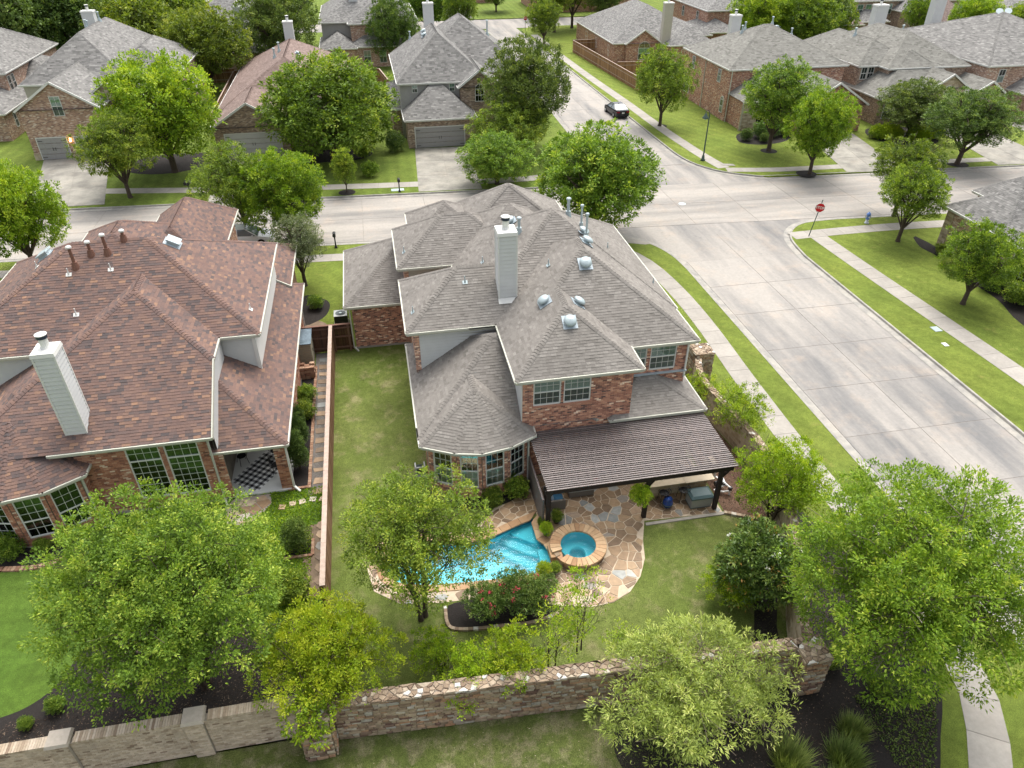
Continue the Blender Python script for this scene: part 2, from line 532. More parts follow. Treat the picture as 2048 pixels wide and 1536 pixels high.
M['ground'] = lawn_mat('ground_far', (0.0784, 0.123, 0.0224), (0.112, 0.157, 0.0336), (0.224, 0.202, 0.0896), 0.3)
M['road'] = concrete_mat('road_concrete', (0.311, 0.289, 0.261), (0.126, 0.127, 0.129), 0.85, (1.0, 0.13, 1), 0.04, 0.42, 0.35)
M['road_x'] = concrete_mat('road_concrete_cross', (0.319, 0.295, 0.264), (0.151, 0.146, 0.139), 0.8, (0.13, 1.0, 1), 0.04, 0.4, 0.4)
M['walk'] = concrete_mat('sidewalk_concrete', (0.322, 0.3, 0.267), (0.223, 0.208, 0.187), 0.5, (1, 1, 1), 0.07, 0.8, 0.12)
M['drive'] = concrete_mat('driveway_concrete', (0.296, 0.281, 0.243), (0.142, 0.135, 0.121), 0.8, (1, 1, 1), 0.06, 0.55, 0.2)
M['kerb'] = concrete_mat('kerb_concrete', (0.32, 0.304, 0.269), (0.192, 0.186, 0.179), 0.8, (1, 1, 1), 0.03, 1.3, 0.25)
M['joint'] = plain('joint_dark', (0.224, 0.203, 0.182), 0.95, 0.3, 3)
M['mulch'] = plain('mulch', (0.0218, 0.0182, 0.0164), 0.95, 0.5, 18, bmp=0.9)
M['mulch_brown'] = plain('mulch_brown', (0.117, 0.0675, 0.045), 0.95, 0.5, 22, bmp=0.9)
M['soil'] = plain('bare_soil', (0.17, 0.125, 0.085), 0.95, 0.3, 3, bmp=0.5)
M['gravel'] = plain('gravel', (0.16, 0.145, 0.13), 0.9, 0.6, 30, bmp=1.0)
# wood, stone
M['wood_fence'] = tinted('fence_wood', [(0, (0.133, 0.0665, 0.038)), (0.5, (0.209, 0.114, 0.0665)), (1, (0.285, 0.18, 0.114))], 0.85, use_obj=True, nvary=0.2, nscale=12)
M['wood_far'] = tinted('fence_wood_far', [(0, (0.173, 0.0859, 0.0459)), (0.5, (0.252, 0.138, 0.0688)), (1, (0.333, 0.196, 0.103))], 0.85, nvary=0.15, nscale=6)
M['wood_cap'] = plain('fence_cap_weathered', (0.374, 0.289, 0.238), 0.85, 0.18, 7, rand=0.05)
M['wood_dark'] = tinted('gate_wood', [(0, (0.06, 0.028, 0.018)), (1, (0.11, 0.05, 0.03))], 0.8, use_obj=True, nvary=0.2, nscale=12)
M['wood_rail'] = plain('gate_rail', (0.16, 0.085, 0.06), 0.8, 0.2, 9)
M['pergola'] = plain('pergola_stain', (0.028, 0.02, 0.019), 0.7, 0.3, 9, rand=0.25)
M['slat'] = plain('pergola_slat', (0.13, 0.107, 0.102), 0.55, 0.3, 12, rand=0.3, spec=0.5)
FLAG = [(0.0, (0.134, 0.0869, 0.0512)), (0.25, (0.205, 0.134, 0.0769)), (0.5, (0.267, 0.175, 0.0976)), (0.72, (0.318, 0.216, 0.123)), (0.84, (0.348, 0.236, 0.143)), (0.92, (0.164, 0.175, 0.169)), (1.0, (0.369, 0.369, 0.339))]
M['flag'] = tinted('flagstone', FLAG, 0.55, use_obj=True, nvary=0.22, nscale=5, spec=0.4, bmp=0.2, bscale=25)
M['flag_mass'] = tinted('flagstone_mass', FLAG, 0.55, nvary=0.22, nscale=5, spec=0.4, bmp=0.2, bscale=25)
M['litter'] = tinted('fallen_leaf', [(0, (0.2, 0.15, 0.08)), (0.6, (0.35, 0.3, 0.18)), (1, (0.5, 0.46, 0.34))], 0.9)
M['flag_pale'] = tinted('flagstone_pale', [(0, (0.276, 0.184, 0.11)), (0.4, (0.386, 0.276, 0.174)), (0.8, (0.46, 0.368, 0.266)), (1, (0.46, 0.451, 0.414))], 0.6, use_obj=True, nvary=0.2, nscale=5, bmp=0.2, bscale=25)
M['flag_grout'] = plain('flagstone_grout', (0.493, 0.405, 0.299), 0.9, 0.15, 5)
M['coping'] = tinted('pool_coping', [(0, (0.293, 0.167, 0.0875)), (0.5, (0.411, 0.264, 0.146)), (1, (0.489, 0.342, 0.205))], 0.65, use_obj=True, nvary=0.15, nscale=6)
ST = [(0.0, (0.13, 0.075, 0.06)), (0.15, (0.2, 0.14, 0.095)), (0.4, (0.28, 0.215, 0.145)), (0.6, (0.34, 0.275, 0.19)), (0.75, (0.33, 0.19, 0.11)), (0.88, (0.33, 0.31, 0.26)), (1.0, (0.44, 0.37, 0.27))]
M['stone_obj'] = tinted('wall_stone', ST, 0.85, use_obj=True, nvary=0.3, nscale=5, bmp=0.4, bscale=20, patch=0.2)
M['stone'] = tinted('wall_stone_mass', ST, 0.85, nvary=0.3, nscale=5, bmp=0.4, bscale=20, patch=0.2)
M['cap'] = tinted('cap_stone', [(0, (0.17, 0.12, 0.085)), (0.3, (0.25, 0.185, 0.13)), (0.6, (0.33, 0.255, 0.185)), (0.9, (0.4, 0.33, 0.25)), (0.94, (0.55, 0.52, 0.47)), (1, (0.58, 0.56, 0.52))], 0.85, use_obj=True, nvary=0.3, nscale=6, bmp=0.4, bscale=20)
M['paver'] = tinted('paver_block', [(0, (0.252, 0.135, 0.09)), (0.5, (0.342, 0.207, 0.135)), (1, (0.414, 0.288, 0.198))], 0.85, use_obj=True, nvary=0.2, nscale=8)
M['pool'] = plain('pool_plaster', (0.18, 0.558, 0.63), 0.6, 0.06, 2)
M['pool_dark'] = plain('pool_drain', (0.02, 0.1, 0.12), 0.6, 0.1)
M['bark'] = plain('bark', (0.07, 0.052, 0.04), 0.95, 0.35, 9, bmp=0.6)
M['bark_pale'] = plain('bark_pale', (0.2, 0.165, 0.13), 0.95, 0.3, 9, bmp=0.5)
# foliage: tint 0 = dark inner leaf, 1 = young tip
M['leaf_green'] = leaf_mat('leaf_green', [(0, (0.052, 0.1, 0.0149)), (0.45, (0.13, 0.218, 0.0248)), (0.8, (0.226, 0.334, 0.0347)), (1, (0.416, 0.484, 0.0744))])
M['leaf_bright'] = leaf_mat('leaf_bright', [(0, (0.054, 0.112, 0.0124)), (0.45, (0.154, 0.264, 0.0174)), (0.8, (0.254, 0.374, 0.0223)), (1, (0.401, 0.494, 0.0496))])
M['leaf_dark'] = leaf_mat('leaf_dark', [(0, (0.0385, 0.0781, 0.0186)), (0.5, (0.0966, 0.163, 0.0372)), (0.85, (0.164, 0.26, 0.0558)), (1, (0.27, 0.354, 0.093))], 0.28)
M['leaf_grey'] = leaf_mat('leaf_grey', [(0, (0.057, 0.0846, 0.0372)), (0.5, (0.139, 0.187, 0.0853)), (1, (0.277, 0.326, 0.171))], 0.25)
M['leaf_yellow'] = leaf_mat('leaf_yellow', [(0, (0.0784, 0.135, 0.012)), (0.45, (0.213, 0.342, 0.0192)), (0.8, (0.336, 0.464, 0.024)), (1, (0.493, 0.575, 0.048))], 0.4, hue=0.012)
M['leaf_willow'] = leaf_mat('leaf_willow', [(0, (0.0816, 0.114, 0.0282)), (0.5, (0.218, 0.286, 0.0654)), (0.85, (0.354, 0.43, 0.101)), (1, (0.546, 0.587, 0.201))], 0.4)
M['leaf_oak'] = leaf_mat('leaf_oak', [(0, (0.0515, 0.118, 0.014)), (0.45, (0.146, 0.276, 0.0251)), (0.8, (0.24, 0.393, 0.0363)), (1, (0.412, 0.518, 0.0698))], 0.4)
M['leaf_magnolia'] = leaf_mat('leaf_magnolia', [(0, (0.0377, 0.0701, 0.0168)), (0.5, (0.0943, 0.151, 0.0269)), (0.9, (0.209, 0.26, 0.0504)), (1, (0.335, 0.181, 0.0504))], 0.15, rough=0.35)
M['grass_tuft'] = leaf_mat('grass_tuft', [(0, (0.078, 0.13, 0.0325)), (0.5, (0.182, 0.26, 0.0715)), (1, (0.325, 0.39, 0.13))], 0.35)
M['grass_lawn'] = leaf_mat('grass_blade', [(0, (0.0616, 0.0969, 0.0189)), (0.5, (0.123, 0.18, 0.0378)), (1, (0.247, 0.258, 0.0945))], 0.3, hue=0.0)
M['flower_pink'] = plain('flower_pink', (0.55, 0.06, 0.1), 0.6, 0.3, 20)
M['flower_white'] = plain('flower_white', (0.8, 0.8, 0.72), 0.6, 0.1, 20)
# ------------------------------------------------------------------ ground, streets, kerbs, walks
ZR = -0.12


def y_near(x): return 55.3 - 0.062 * x
def y_far(x): return 66.1 - 0.058 * x


def offset_poly(poly, d):
    """closed polygon offset (ccw: positive grows)"""
    n = len(poly); out = []
    for i in range(n):
        p0 = Vector(poly[i - 1]); p1 = Vector(poly[i]); p2 = Vector(poly[(i + 1) % n])
        a = (p1 - p0).normalized(); b = (p2 - p1).normalized()
        na = Vector((a.y, -a.x)); nb = Vector((b.y, -b.x))
        m = (na + nb)
        m = m.normalized() if m.length > 1e-6 else na
        k = d / max(0.5, m.dot(na))
        out.append((p1.x + m.x * k, p1.y + m.y * k))
    return out


def ccw(poly):
    a = sum(poly[i - 1][0] * poly[i][1] - poly[i][0] * poly[i - 1][1] for i in range(len(poly)))
    return poly if a > 0 else poly[::-1]


POOL = ccw(catmull([(5.24, 22.84), (4.5, 22.6), (3.3, 22.15), (2.2, 22.0), (0.8, 22.35), (-0.7, 22.4), (-1.45, 21.6), (-1.2, 20.5), (0.1, 20.0), (2.9, 19.74), (4.7, 19.68)], 3, False) + [(5.55, 20.05), (5.66, 21.2), (5.26, 21.4), (5.25, 22.2)])
SPA_C = (6.85, 20.62)
def circle(c, r, n=28): return [(c[0] + r * math.cos(2 * math.pi * i / n), c[1] + r * math.sin(2 * math.pi * i / n)) for i in range(n)]
SPA_H = circle(SPA_C, 0.9)

g = MB()
fill_poly(g, [[(-1500, -800), (1500, -800), (1500, 2200), (-1500, 2200)], offset_poly(POOL, 0.1), SPA_H], -0.2)
g.build('ground', M['ground'], kind='structure')

# city blocks: outline at the back of the kerb
BL_SW = [(-160, -70), (22.15, -70)] + [(22.15, 40), (22.15, 46)] + catmull([(22.15, 46), (21.9, 48.6), (21.0, 50.9), (19.3, 52.7), (16.5, y_near(16.5) - 0.15)], 4)[1:] + [(x, y_near(x) - 0.15) for x in (0, -20, -60, -160)]
BL_SE = [(32.25, -70), (190, -70), (190, y_near(190) - 0.15), (100, y_near(100) - 0.15), (60, y_near(60) - 0.15)] + catmull([(38.5, y_near(38.5) - 0.15), (35.6, 52.55), (33.9, 51.5), (32.75, 49.6), (32.25, 46.5)], 4)
BL_NW = [(-160, y_far(-160) + 0.15), (-60, y_far(-60) + 0.15), (-10, y_far(-10) + 0.15)] + catmull([(15.5, y_far(15.5) + 0.15), (18.8, 66.1), (21.0, 68.0), (21.9, 71.0), (22.1, 75)], 4) + [(22.6, 100), (24.0, 146)] + catmull([(24, 150), (23.2, 153.5), (20, 155.6), (16, 156)], 4) + [(-160, 158)]
BL_NE = catmull([(31.75, 76), (31.9, 72), (32.6, 69), (34.4, 66.3), (38, y_far(38) + 0.15)], 4) + [(x, y_far(x) + 0.15) for x in (60, 100, 190)] + [(190, 155)] + catmull([(36, 155.4), (33, 154.5), (31, 152), (30.6, 148)], 4) + [(31.2, 120)]
BL_N = [(-160, 168), (190, 165), (190, 420), (-160, 420)]
for nm, poly, holes, mt in (('lawn_sw', BL_SW, [offset_poly(POOL, 0.1), SPA_H], 'lawn'), ('lawn_se', BL_SE, [], 'lawn'), ('lawn_nw', BL_NW, [], 'lawn_front'), ('lawn_ne', BL_NE, [], 'lawn'), ('lawn_far', BL_N, [], 'lawn_front')):
    g = MB()
    fill_poly(g, [poly] + holes, 0.0)
    skirt(g, ccw(poly), -0.25, 0.0)
    g.build('lawn', M[mt], kind='structure')


def strip(mb, line, a, b, z, z2=None):
    """ribbon along a polyline between left offsets a and b"""
    P = [Vector(p) for p in line]
    nrm = []
    for i in range(len(P)):
        d = P[min(i + 1, len(P) - 1)] - P[max(i - 1, 0)]
        d.normalize(); nrm.append(Vector((-d.y, d.x)))
    z2 = z if z2 is None else z2
    for i in range(len(P) - 1):
        q = [P[i] + nrm[i] * a, P[i + 1] + nrm[i + 1] * a, P[i + 1] + nrm[i + 1] * b, P[i] + nrm[i] * b]
        zz = (z, z, z2, z2)
        pts = [(v.x, v.y, k) for v, k in zip(q, zz)]
        if (Vector(pts[1]) - Vector(pts[0])).cross(Vector(pts[2]) - Vector(pts[0])).z < 0: pts = pts[::-1]
        mb.face(pts)


def kerb(line):
    """line runs along the back of the kerb with the street on its right"""
    k = MB()
    strip(k, line, 0.0, -0.13, 0.012)
    strip(k, line, -0.13, -0.17, 0.012, ZR + 0.012)
    strip(k, line, -0.17, -0.62, ZR + 0.012, ZR + 0.004)
    k.build('kerb', M['kerb'], kind='structure')


def fine(line, step=2.0):
    out = [line[0]]
    for a, b in zip(line[:-1], line[1:]):
        n = max(1, int((Vector(b) - Vector(a)).length / step))
        for i in range(1, n + 1):
            t = i / n; out.append((a[0] + (b[0] - a[0]) * t, a[1] + (b[1] - a[1]) * t))
    return out


kerb(fine(BL_SW[1:], 6))
kerb(fine([(190, y_near(190) - 0.15)] + BL_SE[3:] + [(32.25, -70)], 6)[::1])
kerb(fine(BL_NW[:-1], 6))
kerb(fine([(30.6, 148), (31.2, 120)] + BL_NE[:20][:16] + [(60, y_far(60) + 0.15), (100, y_far(100) + 0.15)], 6))

# carriageways: a concrete sheet under separate slabs, dark sealed joints between them
g = MB()
fill_poly(g, [[(-160, y_near(-160) - 1), (14, 53.2), (18, 51.3), (20.3, 49), (21.4, 45), (21.6, -70), (32.8, -70), (32.9, 45), (33.6, 49), (35, 51), (39, 52), (190, y_near(190) - 1), (190, y_far(190) + 1), (34, 68), (31, 80), (30.4, 155), (190, 154), (190, 168), (-160, 170), (-160, 154), (24.5, 155), (22, 78), (16, 67), (-160, y_far(-160) + 1)]], ZR - 0.016)
road = g.build('road', M['road'], kind='structure')
joints = MB()


def slab_quad(q, parent, mat, z, gap=0.02, nm='slab', th=0.012, jz=None):
    """one concrete panel: quad q (ccw) drawn in by half a joint"""
    q = offset_poly(ccw(q), -gap)
    b = MB()
    b.prism(q, z - th, z)
    c = (sum(p[0] for p in q) / 4, sum(p[1] for p in q) / 4, z)
    me = b.mesh(nm, mat, c)
    return add_obj(nm, me, parent, c)


def lerp(a, b, t): return (a[0] + (b[0] - a[0]) * t, a[1] + (b[1] - a[1]) * t)


JY = [47.4, 43.1, 39.0, 34.4, 30.05, 25.7, 21.3, 16.9, 12.5, 8.1, 3.7, -0.7, -5, -10, -20, -40, -70]
for i in range(len(JY) - 1):
    for xa, xb in ((22.78, 27.25), (27.25, 31.62)):
        slab_quad([(xa, JY[i + 1]), (xb, JY[i + 1]), (xb, JY[i]), (xa, JY[i])], road, M['road'], ZR)
    joints.box(22.7, 31.7, JY[i] - 0.03, JY[i] + 0.03, ZR - 0.015, ZR - 0.011)
joints.box(27.22, 27.28, -70, 52, ZR - 0.0155, ZR - 0.0115)
xs = [-80 + 5.6 * i for i in range(34)]
for a, b in zip(xs[:-1], xs[1:]):
    for s0, s1 in ((0.055, 0.5), (0.5, 0.945)):
        q = [(a, y_near(a) + (y_far(a) - y_near(a)) * s0), (b, y_near(b) + (y_far(b) - y_near(b)) * s0), (b, y_near(b) + (y_far(b) - y_near(b)) * s1), (a, y_near(a) + (y_far(a) - y_near(a)) * s1)]
        slab_quad(q, road, M['road_x'], ZR)
    joints.beam((a, y_near(a) + 0.6, ZR - 0.013), (a, y_far(a) - 0.6, ZR - 0.013), 0.06, 0.004)
joints.beam((-80, (y_near(-80) + y_far(-80)) / 2, ZR - 0.0125), (104, (y_near(104) + y_far(104)) / 2, ZR - 0.0125), 0.06, 0.004)
ys = [69.5 + 4.55 * i for i in range(20)]
for a, b in zip(ys[:-1], ys[1:]):
    def xl(y): return 22.75 + (y - 75) * 0.027
    def xr(y): return 31.2 - (y - 75) * 0.012
    for s0, s1 in ((0, 0.5), (0.5, 1)):
        slab_quad([(xl(a) + (xr(a) - xl(a)) * s0, a), (xl(a) + (xr(a) - xl(a)) * s1, a), (xl(b) + (xr(b) - xl(b)) * s1, b), (xl(b) + (xr(b) - xl(b)) * s0, b)], road, M['road'], ZR)
    joints.box(22.8, 31.2, a - 0.03, a + 0.03, ZR - 0.015, ZR - 0.011)
joints.beam((26.95, 69, ZR - 0.0125), (27.4, 156, ZR - 0.0125), 0.06, 0.004)
joints.build('joint_sealant', M['joint'], road)


def walk(line, w, step=1.5, mat='walk', name='sidewalk', z=0.014):
    L = catmull(line, 8)
    # resample evenly
    acc = [0.0]
    for a, b in zip(L[:-1], L[1:]): acc.append(acc[-1] + (Vector(b) - Vector(a)).length)
    n = max(2, int(acc[-1] / step)); pts = []
    for i in range(n + 1):
        d = acc[-1] * i / n
        j = max(k for k in range(len(acc)) if acc[k] <= d + 1e-9); j = min(j, len(L) - 2)
        pts.append(Vector(lerp(L[j], L[j + 1], (d - acc[j]) / max(1e-6, acc[j + 1] - acc[j]))))
    base = MB()
    strip(base, [tuple(p) for p in pts], -w / 2 + 0.01, w / 2 - 0.01, 0.004)
    root = base.build(name, M['joint'], kind='structure')
    for i in range(n):
        d0 = (pts[min(i + 1, n)] - pts[max(i - 1, 0)]).normalized(); d1 = (pts[min(i + 2, n)] - pts[i]).normalized()
        n0 = Vector((-d0.y, d0.x)) * w / 2; n1 = Vector((-d1.y, d1.x)) * w / 2
        slab_quad([tuple(pts[i] + n0), tuple(pts[i] - n0), tuple(pts[i + 1] - n1), tuple(pts[i + 1] + n1)], root, M[mat], z, 0.012)
    return root


walk([(14, 6), (16.4, 7.4), (18, 9.3), (19.3, 11.6), (19.85, 15.5), (19.75, 24), (19.9, 31), (20.2, 38), (20.1, 43), (19.5, 47.5), (18.2, 50.2), (15.5, 52.0)], 1.35)
walk([(15.5, 52.0), (8, 52.4), (0, 52.8), (-12, 53.6), (-30, 54.8), (-60, 56.5)], 1.3)
walk([(35.1, 49.6), (35.25, 46), (35.5, 41), (35.9, 34), (36.2, 28), (36.5, 18), (36.8, 5), (37, -10)], 1.5)
walk([(33.0, 50.2), (36.5, 50.35), (42, 50.4), (50, 50.0), (70, 48.7), (90, 47.4)], 1.4)
walk([(34.8, 67.3), (34.2, 72), (33.6, 81), (33.2, 95), (32.6, 110), (32.2, 128), (32.1, 146)], 1.35)
walk([(34.8, 66.7), (40, 65.75), (48, 65.4), (60, 64.8), (90, 63.2)], 1.25)
walk([(-60, 76), (-40, 73.6), (-26, 72.0), (-12, 69.9), (4, 68.3), (15, 67.9), (19.3, 69.6)], 1.4)


def drive(c, nx, ny, name='driveway', mat='drive'):
    """c: four corners, garage-left, garage-right, street-right, street-left"""
    b = MB(); b.prism(ccw(offset_poly(ccw(c), -0.02)), -0.05, 0.012)
    root = b.build(name, M['joint'], kind='structure')
    for i in range(nx):
        for j in range(ny):
            def P(u, v): return lerp(lerp(c[0], c[1], u), lerp(c[3], c[2], u), v)
            slab_quad([P(i / nx, j / ny), P((i + 1) / nx, j / ny), P((i + 1) / nx, (j + 1) / ny), P(i / nx, (j + 1) / ny)], root, M[mat], 0.026, 0.015)
    return root


drive([(-34.0, 82.9), (-27.5, 82.9), (-24.4, 68.3), (-30.6, 68.4)], 2, 3)
drive([(-15.2, 81), (-9.0, 81), (-9.2, 66.9), (-15.4, 67.2)], 2, 3)
drive([(4.4, 79.6), (10.1, 79.3), (9.7, 65.9), (3.7, 66.2)], 2, 3)
drive([(48.8, 76.5), (54.6, 76.3), (52.4, 63.4), (46.3, 63.7)], 2, 3)
drive([(65.5, 78.0), (71.5, 77.6), (69.5, 62.3), (62.8, 62.8)], 2, 3)
drive([(75.0, 76.5), (83, 76.0), (80.0, 61.8), (73.5, 62.2)], 2, 3)
drive([(56.5, 46), (49.2, 46), (49.2, 52.0), (56.5, 51.6)], 2, 2)
drive([(-13.4, 50.5), (-8.2, 50.5), (-8.2, 55.5), (-13.4, 55.9)], 2, 1)
drive([(18.5, 190), (23.5, 190), (23.5, 168), (18.5, 168)], 2, 3)

# back-yard sheets a few millimetres over the block
def sheet(name, poly, mat, z=0.005, holes=(), kind='structure'):
    b = MB(); fill_poly(b, [poly] + list(holes), z)
    return b.build(name, M[mat], kind=kind)


sheet('lawn', [(-3.7, 14.5), (13.4, 13.6), (16.1, 19.5), (16.6, 25.5), (16.1, 31), (16.6, 33), (1.2, 33), (1.2, 39.2), (-3.7, 39.2)], 'lawn_back', 0.005, [offset_poly(POOL, 0.1), SPA_H])
sheet('lawn', [(-40, 14.5), (-4.4, 14.5), (-3.2, 14.25), (13.2, 13.45), (12.5, 8.5), (14, 2), (6, -40), (-40, -40)], 'lawn_bottom', 0.005)
sheet('lawn', [(-40, 14.6), (-3.8, 14.3), (-3.8, 27.2), (-9, 27.2), (-40, 27.2)], 'lawn_left', 0.005)
# planting beds
def bed(pts, mat='mulch', z=0.012, k=4):
    return sheet('planting_bed', ccw(catmull(pts, k, True)), mat, z)


bed([(-16.5, 14.9), (-12, 14.8), (-8, 14.7), (-3.9, 14.6), (-3.9, 19.2), (-6.0, 19.2), (-7.5, 19.9), (-9.5, 20.0), (-12.6, 19.6), (-13.3, 18.2), (-14.0, 17.4), (-15.1, 17.0), (-18, 16.6)])
bed([(-19, 26.6), (-19, 24.1), (-17.5, 24.2), (-16.2, 24.1), (-15.2, 24.3), (-14.7, 24.8), (-14.3, 25.5), (-13.9, 26.8), (-16, 26.9)])
sheet('planting_bed', [(-5.8, 27.0), (-5.8, 37.6), (-4.85, 37.6), (-4.7, 27.0)], 'mulch', 0.012)
sheet('gravel_path', [(-4.85, 26.4), (-4.85, 39.1), (-3.7, 39.1), (-3.7, 26.4)], 'gravel', 0.011)
sheet('gravel_path', [(-4.9, 20.3), (-4.9, 24.4), (-3.7, 24.4), (-3.7, 20.3)], 'soil', 0.011)
bed([(0.9, 18.8), (0.9, 17.9), (1.2, 17.6), (2.0, 17.5), (3.0, 17.45), (4.1, 17.4), (5.1, 17.6), (5.4, 17.95), (4.6, 18.3), (2.6, 18.9)])
bed([(-3.4, 14.6), (3, 14.25), (9, 13.8), (12.8, 13.6), (13.5, 15.4), (15.2, 18.6), (14.2, 18.9), (12.8, 15.9), (11.8, 14.9), (8, 14.6), (3, 15.0), (-3.3, 15.5)])
sheet('planting_bed', [(14.15, 21.6), (15.9, 20.6), (16.5, 25.5), (16.0, 31), (16.5, 32.5), (14.4, 33.2), (14.2, 27)], 'mulch_brown', 0.012)
BED_R = [(11.4, 13.0), (13.4, 13.2), (14.2, 15.2), (15.4, 17.6), (16.3, 19.8), (17.4, 21.4), (18.2, 19.0), (18.5, 14.2), (17.9, 11.8), (16.8, 10.4), (15.5, 8.7), (13.5, 7.3), (9.5, 7.1), (8.9, 9.6), (6.3, 10.6), (6.1, 12.6), (8.6, 12.9)]
bed([(11.4, 13.0), (13.4, 13.2), (14.2, 15.2), (15.4, 17.6), (16.3, 19.8), (17.4, 21.4), (18.2, 19.0), (18.6, 14.2), (18.0, 11.8), (16.9, 10.3), (15.5, 8.6), (13.5, 7.2), (9.5, 7.0), (8.8, 9.6), (6.2, 10.6), (6.0, 12.6), (8.6, 12.9)])
bed([(4.0, 25.4), (5.6, 25.3), (5.7, 24.75), (4.6, 24.2), (3.4, 24.0), (2.0, 24.2), (1.6, 24.7), (2.4, 25.2)])
bed([(-5.9, 43.0), (-4.8, 43.3), (-4.2, 44.4), (-4.3, 46.0), (-5.9, 47.0)])
sheet('sidewalk_ramp', [(17.4, 50.6), (19.4, 51.35), (20.6, 50.85), (21.14, 50.9), (20.3, 52.0), (19.35, 52.85), (16.5, 54.15), (14.5, 52.6)], 'walk', 0.011)
sheet('bare_soil', ccw(catmull([(-5.9, 43.3), (-4.4, 42.9), (-4.0, 41.0), (-4.4, 39.4), (-6, 39.3)], 5, True)), 'soil', 0.009)
# front yards
bed([(-7.7, 76.2), (-6.5, 74.4), (-5.6, 76.6), (-2.6, 76.6), (-0.5, 77.9), (-0.5, 80), (-4, 80.8), (-8, 80.8)])
bed([(-23.5, 82), (-24.5, 77.5), (-21, 76.0), (-17.5, 77.5), (-16.5, 82)])
bed([(42, 78.5), (40.2, 75.2), (42.2, 73.8), (45.5, 74.6), (47.5, 77.5)])
bed([(57.8, 77.6), (55.5, 73.4), (58.5, 70.5), (62, 71), (64, 76)])
bed([(43.2, 47), (42.0, 46.4), (42.2, 44.2), (41.7, 40.4), (41.6, 37.3), (40.7, 34), (41, 28), (43.2, 28)])
for c, r in (((41.9, 71.6), 0.9), ((42.1, 64.1), 1.0), ((58.9, 63.9), 1.1), ((33.8, 83), 0.8), ((-2.9, 67.3), 0.8)):
    sheet('tree_ring', circle(c, r, 14), 'mulch', 0.013)
for q, m_ in (([(34.5, 34.9), (35.0, 34.9), (35.0, 34.3), (34.5, 34.3)], 'metal'), ([(33.9, 33.0), (34.2, 33.0), (34.2, 32.6), (33.9, 32.6)], 'white'), ([(1.2, 66.8), (2.4, 66.8), (2.4, 67.4), (1.2, 67.4)], 'metal'), ([(34.9, 68.6), (36.2, 68.2), (36.2, 67.6), (34.9, 68.0)], 'walk')):
    b = MB(); b.prism(ccw(q), 0, 0.03)
    c = q[0]
    o = b.build('utility_lid', M[m_], off=(c[0], c[1], 0))
    props(o, {34.5: 'green plastic utility lid lying in the verge beside the wide street', 33.9: 'small white utility lid in the verge beside the wide street', 1.2: 'pale utility lid in the verge next to the mailbox by the driveway', 34.9: 'square concrete lid in the grass behind the street lamp'}[c[0]], 'lid')
b = MB(); b.lathe([(0.33, 0), (0.33, 0.006), (0.0, 0.006)], (27.0, 59.0, ZR), 18)
props(b.build('manhole_cover', M['metal'], off=(27, 59, ZR)), 'round iron manhole cover in the middle of the crossing', 'manhole')
# ------------------------------------------------------------------ house kit
def roof_block(x0, x1, y0, y1, z, p, ax='y', gables=''):
    """hip or gable roof over a rectangle: facets (eave edge first), hip and ridge lines, rake lines"""
    F, H, RK = [], [], []
    if ax == 'y':
        xm, h = (x0 + x1) / 2, (x1 - x0) / 2
        zr = z + p * h
        ys, yn = (y0 if 's' in gables else y0 + h), (y1 if 'n' in gables else y1 - h)
        if ys > yn: ys = yn = (ys + yn) / 2
        S, N = (xm, ys, zr), (xm, yn, zr)
        F.append([(x0, y1, z), (x0, y0, z), S, N]); F.append([(x1, y0, z), (x1, y1, z), N, S])
        H.append((S, N, p, 'r'))
        if 's' in gables: RK.append([(x0, y0, z), S, (x1, y0, z)])
        else:
            F.append([(x0, y0, z), (x1, y0, z), S]); H += [((x0, y0, z), S, p * 0.7, 'sw'), ((x1, y0, z), S, p * 0.7, 'se')]
        if 'n' in gables: RK.append([(x1, y1, z), N, (x0, y1, z)])
        else:
            F.append([(x1, y1, z), (x0, y1, z), N]); H += [((x0, y1, z), N, p * 0.7, 'nw'), ((x1, y1, z), N, p * 0.7, 'ne')]
    else:
        ym, h = (y0 + y1) / 2, (y1 - y0) / 2
        zr = z + p * h
        xw, xe = (x0 if 'w' in gables else x0 + h), (x1 if 'e' in gables else x1 - h)
        if xw > xe: xw = xe = (xw + xe) / 2
        W, E = (xw, ym, zr), (xe, ym, zr)
        F.append([(x0, y0, z), (x1, y0, z), E, W]); F.append([(x1, y1, z), (x0, y1, z), W, E])
        H.append((W, E, p, 'r'))
        if 'w' in gables: RK.append([(x0, y1, z), W, (x0, y0, z)])
        else:
            F.append([(x0, y1, z), (x0, y0, z), W]); H += [((x0, y0, z), W, p * 0.7, 'sw'), ((x0, y1, z), W, p * 0.7, 'nw')]
        if 'e' in gables: RK.append([(x1, y0, z), E, (x1, y1, z)])
        else:
            F.append([(x1, y0, z), (x1, y1, z), E]); H += [((x1, y0, z), E, p * 0.7, 'se'), ((x1, y1, z), E, p * 0.7, 'ne')]
    return F, H, RK


def dedupe(poly):
    out = []
    for q in poly:
        if not out or (Vector(q) - Vector(out[-1])).length > 1e-4: out.append(q)
    if len(out) > 2 and (Vector(out[0]) - Vector(out[-1])).length < 1e-4: out.pop()
    return out


